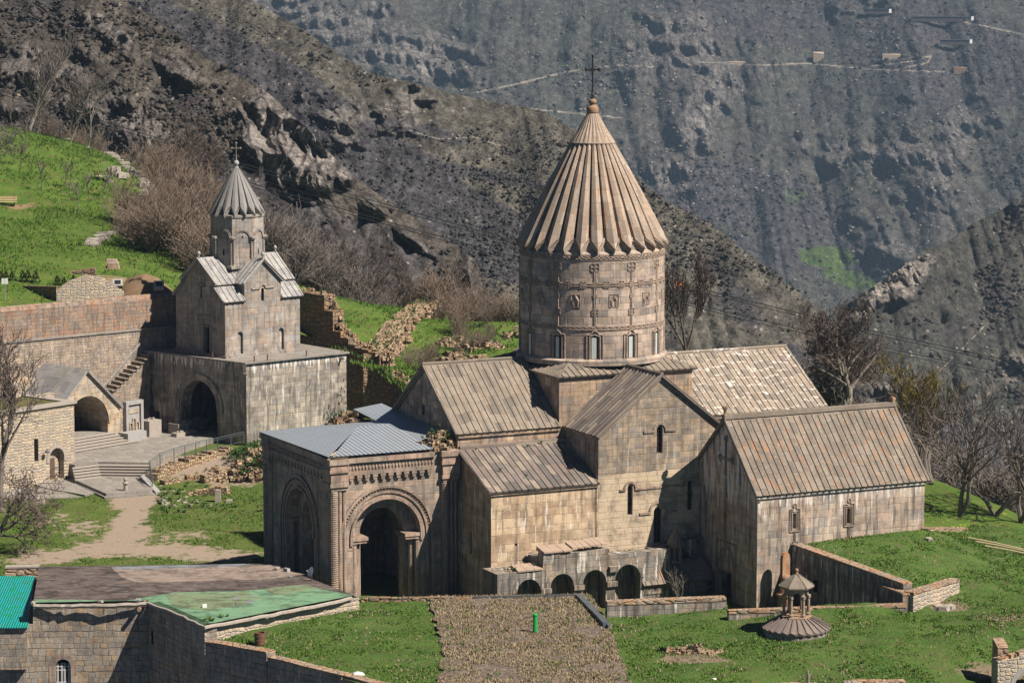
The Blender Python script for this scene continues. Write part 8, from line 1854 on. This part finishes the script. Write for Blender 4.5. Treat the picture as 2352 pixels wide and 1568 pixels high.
# shrubs and stones scattered on the slopes (stuff)
ICO_V = []; _t = (1 + 5 ** .5) / 2
ICO_V = np.array([(-1, _t, 0), (1, _t, 0), (-1, -_t, 0), (1, -_t, 0), (0, -1, _t), (0, 1, _t), (0, -1, -_t), (0, 1, -_t), (_t, 0, -1), (_t, 0, 1), (-_t, 0, -1), (-_t, 0, 1)], float) / 1.9
ICO_F = np.array([(0, 11, 5), (0, 5, 1), (0, 1, 7), (0, 7, 10), (0, 10, 11), (1, 5, 9), (5, 11, 4), (11, 10, 2), (10, 7, 6), (7, 1, 8), (3, 9, 4), (3, 4, 2), (3, 2, 6), (3, 6, 8), (3, 8, 9), (4, 9, 5), (2, 4, 11), (6, 2, 10), (8, 6, 7), (9, 8, 1)])
def scatter(name, info, n, prob, r0, r1, m, seed, flat=.7, spiky=.35, zoff=.2):
    rs = np.random.RandomState(seed); P = info['P']; ny, nx = info['X'].shape; w_ = prob(info).ravel(); w_ = np.clip(w_, 0, None); ok = (info['X'].ravel() > -140) & (info['X'].ravel() < 2420) & (info['Y'].ravel() > -40); w_ = w_ * ok * (P[..., 1].ravel() ** 1.5)
    idx = rs.choice(len(w_), n, p=w_ / w_.sum()); c = P.reshape(-1, 3)[idx] + np.c_[rs.uniform(-1.5, 1.5, n), rs.uniform(-1.5, 1.5, n), np.zeros(n)]
    r_ = r0 + (r1 * 1.5 - r0) * rs.rand(n) ** 2.6; V = ICO_V[None] * (1 + spiky * rs.uniform(-1, 1, (n, 12, 1))); V = V * r_[:, None, None]; V[..., 2] *= flat
    V = V + c[:, None]; V[..., 2] += (r_ * zoff)[:, None]; F = (ICO_F[None] + (np.arange(n) * 12)[:, None, None]).reshape(-1, 3)
    o = np_mesh(name, V.reshape(-1, 3), F, m, smooth=False); o['kind'] = 'stuff'; return o
M['shrubfar'] = plain('bare_shrubs', (.052, .048, .044), 1, .05, .4, .05); M['shrubdark'] = plain('dark_shrubs', (.050, .045, .040), 1, .05, .45, .08); M['stonefar'] = plain('pale_stones', (.18, .165, .15), 1, .05, .3, .05)
nz2 = lambda I, s: fbm(I['P'][..., 0] * s, I['P'][..., 1] * s, I['P'][..., 2] * s, 4)
scatter('hill_shrubs', mi, 26000, lambda I: (1 - I['rock']) * (np.clip((nz2(I, .03) - .46) * 9, .02, 1) ** 1.5 * (.3 + np.clip((nz2(I, .006) - .4) * 6, 0, 1)) + I['m']['wood'] * .5), .14, .38, M['shrubfar'], 1, flat=.8, spiky=.55)
scatter('hill_shrubs', li, 12000, lambda I: (1 - I['rock'] * .9) * (np.clip((nz2(I, .04) - .46) * 9, .03, 1) * (.2 + np.clip((nz2(I, .012) - .4) * 6, 0, 1))), .14, .38, M['shrubdark'], 2, flat=.8, spiky=.55)
scatter('hill_shrubs', ri, 5000, lambda I: (1 - I['rock'] * .9) * (np.clip((nz2(I, .04) - .46) * 9, .03, 1) * (.2 + np.clip((nz2(I, .012) - .4) * 6, 0, 1))), .3, .8, M['shrubdark'], 3, spiky=.55)
scatter('hill_shrubs', fi, 9000, lambda I: (1 - I['rock']) * (np.clip((nz2(I, .012) - .46) * 9, .03, 1) + I['m']['wood'] * .6), .6, 1.4, M['shrubdark'], 4, flat=.8, spiky=.5)
scatter('hill_stones', fi, 5000, lambda I: I['rock'] * .8 + np.clip((nz2(I, .01) - .5) * 6, .03, 1), .3, 1.0, M['stonefar'], 5, .8, .6)
scatter('hill_stones', ri, 500, lambda I: I['rock'] * .5 + np.clip((nz2(I, .02) - .55) * 6, .02, 1), .2, .6, M['stonefar'], 6, .8, .6)

# far farm sheds on the opposite slope
def far_pt(px, py, I=None):
    I = I or fi; k = np.argmin((I['X'] - px) ** 2 + (I['Y'] - py) ** 2); return Vector(I['P'].reshape(-1, 3)[k])
def shed(px, py, L, lb, h=1.2, wdt=4):
    p = far_pt(px, py) + Vector((0, -4, 0)); t = thing('farm_shed', p, lb, 'shed', 'long sheds on the far slope')
    mb = MB(); q = [(-L, 0), (0, -1.5), (.6, wdt - 1.5), (-L + .6, wdt)]; mb.prism([(p.x + a, p.y + b) for a, b in q], p.z - 3, p.z + h); mb.build('shed_wall', M['dark2'], t)
    mb = MB(); mb.prism([(p.x - L - .5, p.y - .6), (p.x + .3, p.y - 2.1), (p.x + .9, p.y + wdt), (p.x - L, p.y + wdt + .6)], p.z + h + .01, p.z + h + .3); mb.build('shed_roof', M['rail'], t)
    mb = MB(); mb.prism([(p.x + .02, p.y - 1.7), (p.x + 2.2, p.y - 1.4), (p.x + 2.6, p.y + wdt - 1.5), (p.x + .62, p.y + wdt - 1.5)], p.z - 2, p.z + h + .3); mb.build('gable_end', M['white'], t)
    return t
M['dark2'] = plain('dark_boards', (.07, .06, .06), .95, .1, .3, .3)
shed(2040, 26, 22, 'shortest upper long dark shed with white end on the far slope'); shed(2228, 43, 52, 'longest dark shed with white end on the far slope'); shed(2226, 94, 25, 'lower blue grey shed with white end on the far slope')
for (x, y, w_, h_, lb, mt) in ((1878, 134, 9, 10, 'small square pale ruin on the far slope path', 'hall'), (2050, 130, 18, 4, 'low pale walled ruin on the far slope', 'hall'), (2210, 162, 16, 5, 'little brown roofed hut on the far slope', 'ruin_dark'), (1700, 146, 26, 3, 'row of small pale walls beside the far slope road', 'hall')):
    p = far_pt(x, y) + Vector((0, -3, 0)); mb = MB(); mb.prism([(p.x - w_ / 2, p.y), (p.x + w_ / 2, p.y - 1), (p.x + w_ / 2, p.y + 5), (p.x - w_ / 2, p.y + 6)], p.z - 3, [p.z + h_ * .55, p.z + h_ * .45, p.z + h_ * .6, p.z + h_ * .6]); tag(mb.build('hut', M[mt]), lb, 'hut')

# ================================================================ HAZE
hz = MB(); hz.prism([(-5000, -120), (5000, -120), (5000, 4300), (-5000, 4300)], -331, 170)
hm = bpy.data.materials.new('haze'); hm.use_nodes = True; hn = hm.node_tree; hn.nodes.clear(); ho = hn.nodes.new('ShaderNodeOutputMaterial'); hv = hn.nodes.new('ShaderNodeVolumePrincipled')
hv.inputs['Color'].default_value = (.50, .74, 1.0, 1); hv.inputs['Density'].default_value = 0.72e-4; hv.inputs['Anisotropy'].default_value = .2; hn.links.new(hv.outputs[0], ho.inputs['Volume'])
hzo = hz.build('haze', hm); hzo['kind'] = 'stuff'; hzo.display_type = 'WIRE'
for o in bpy.data.objects:
    if '_org' in o: del o['_org']
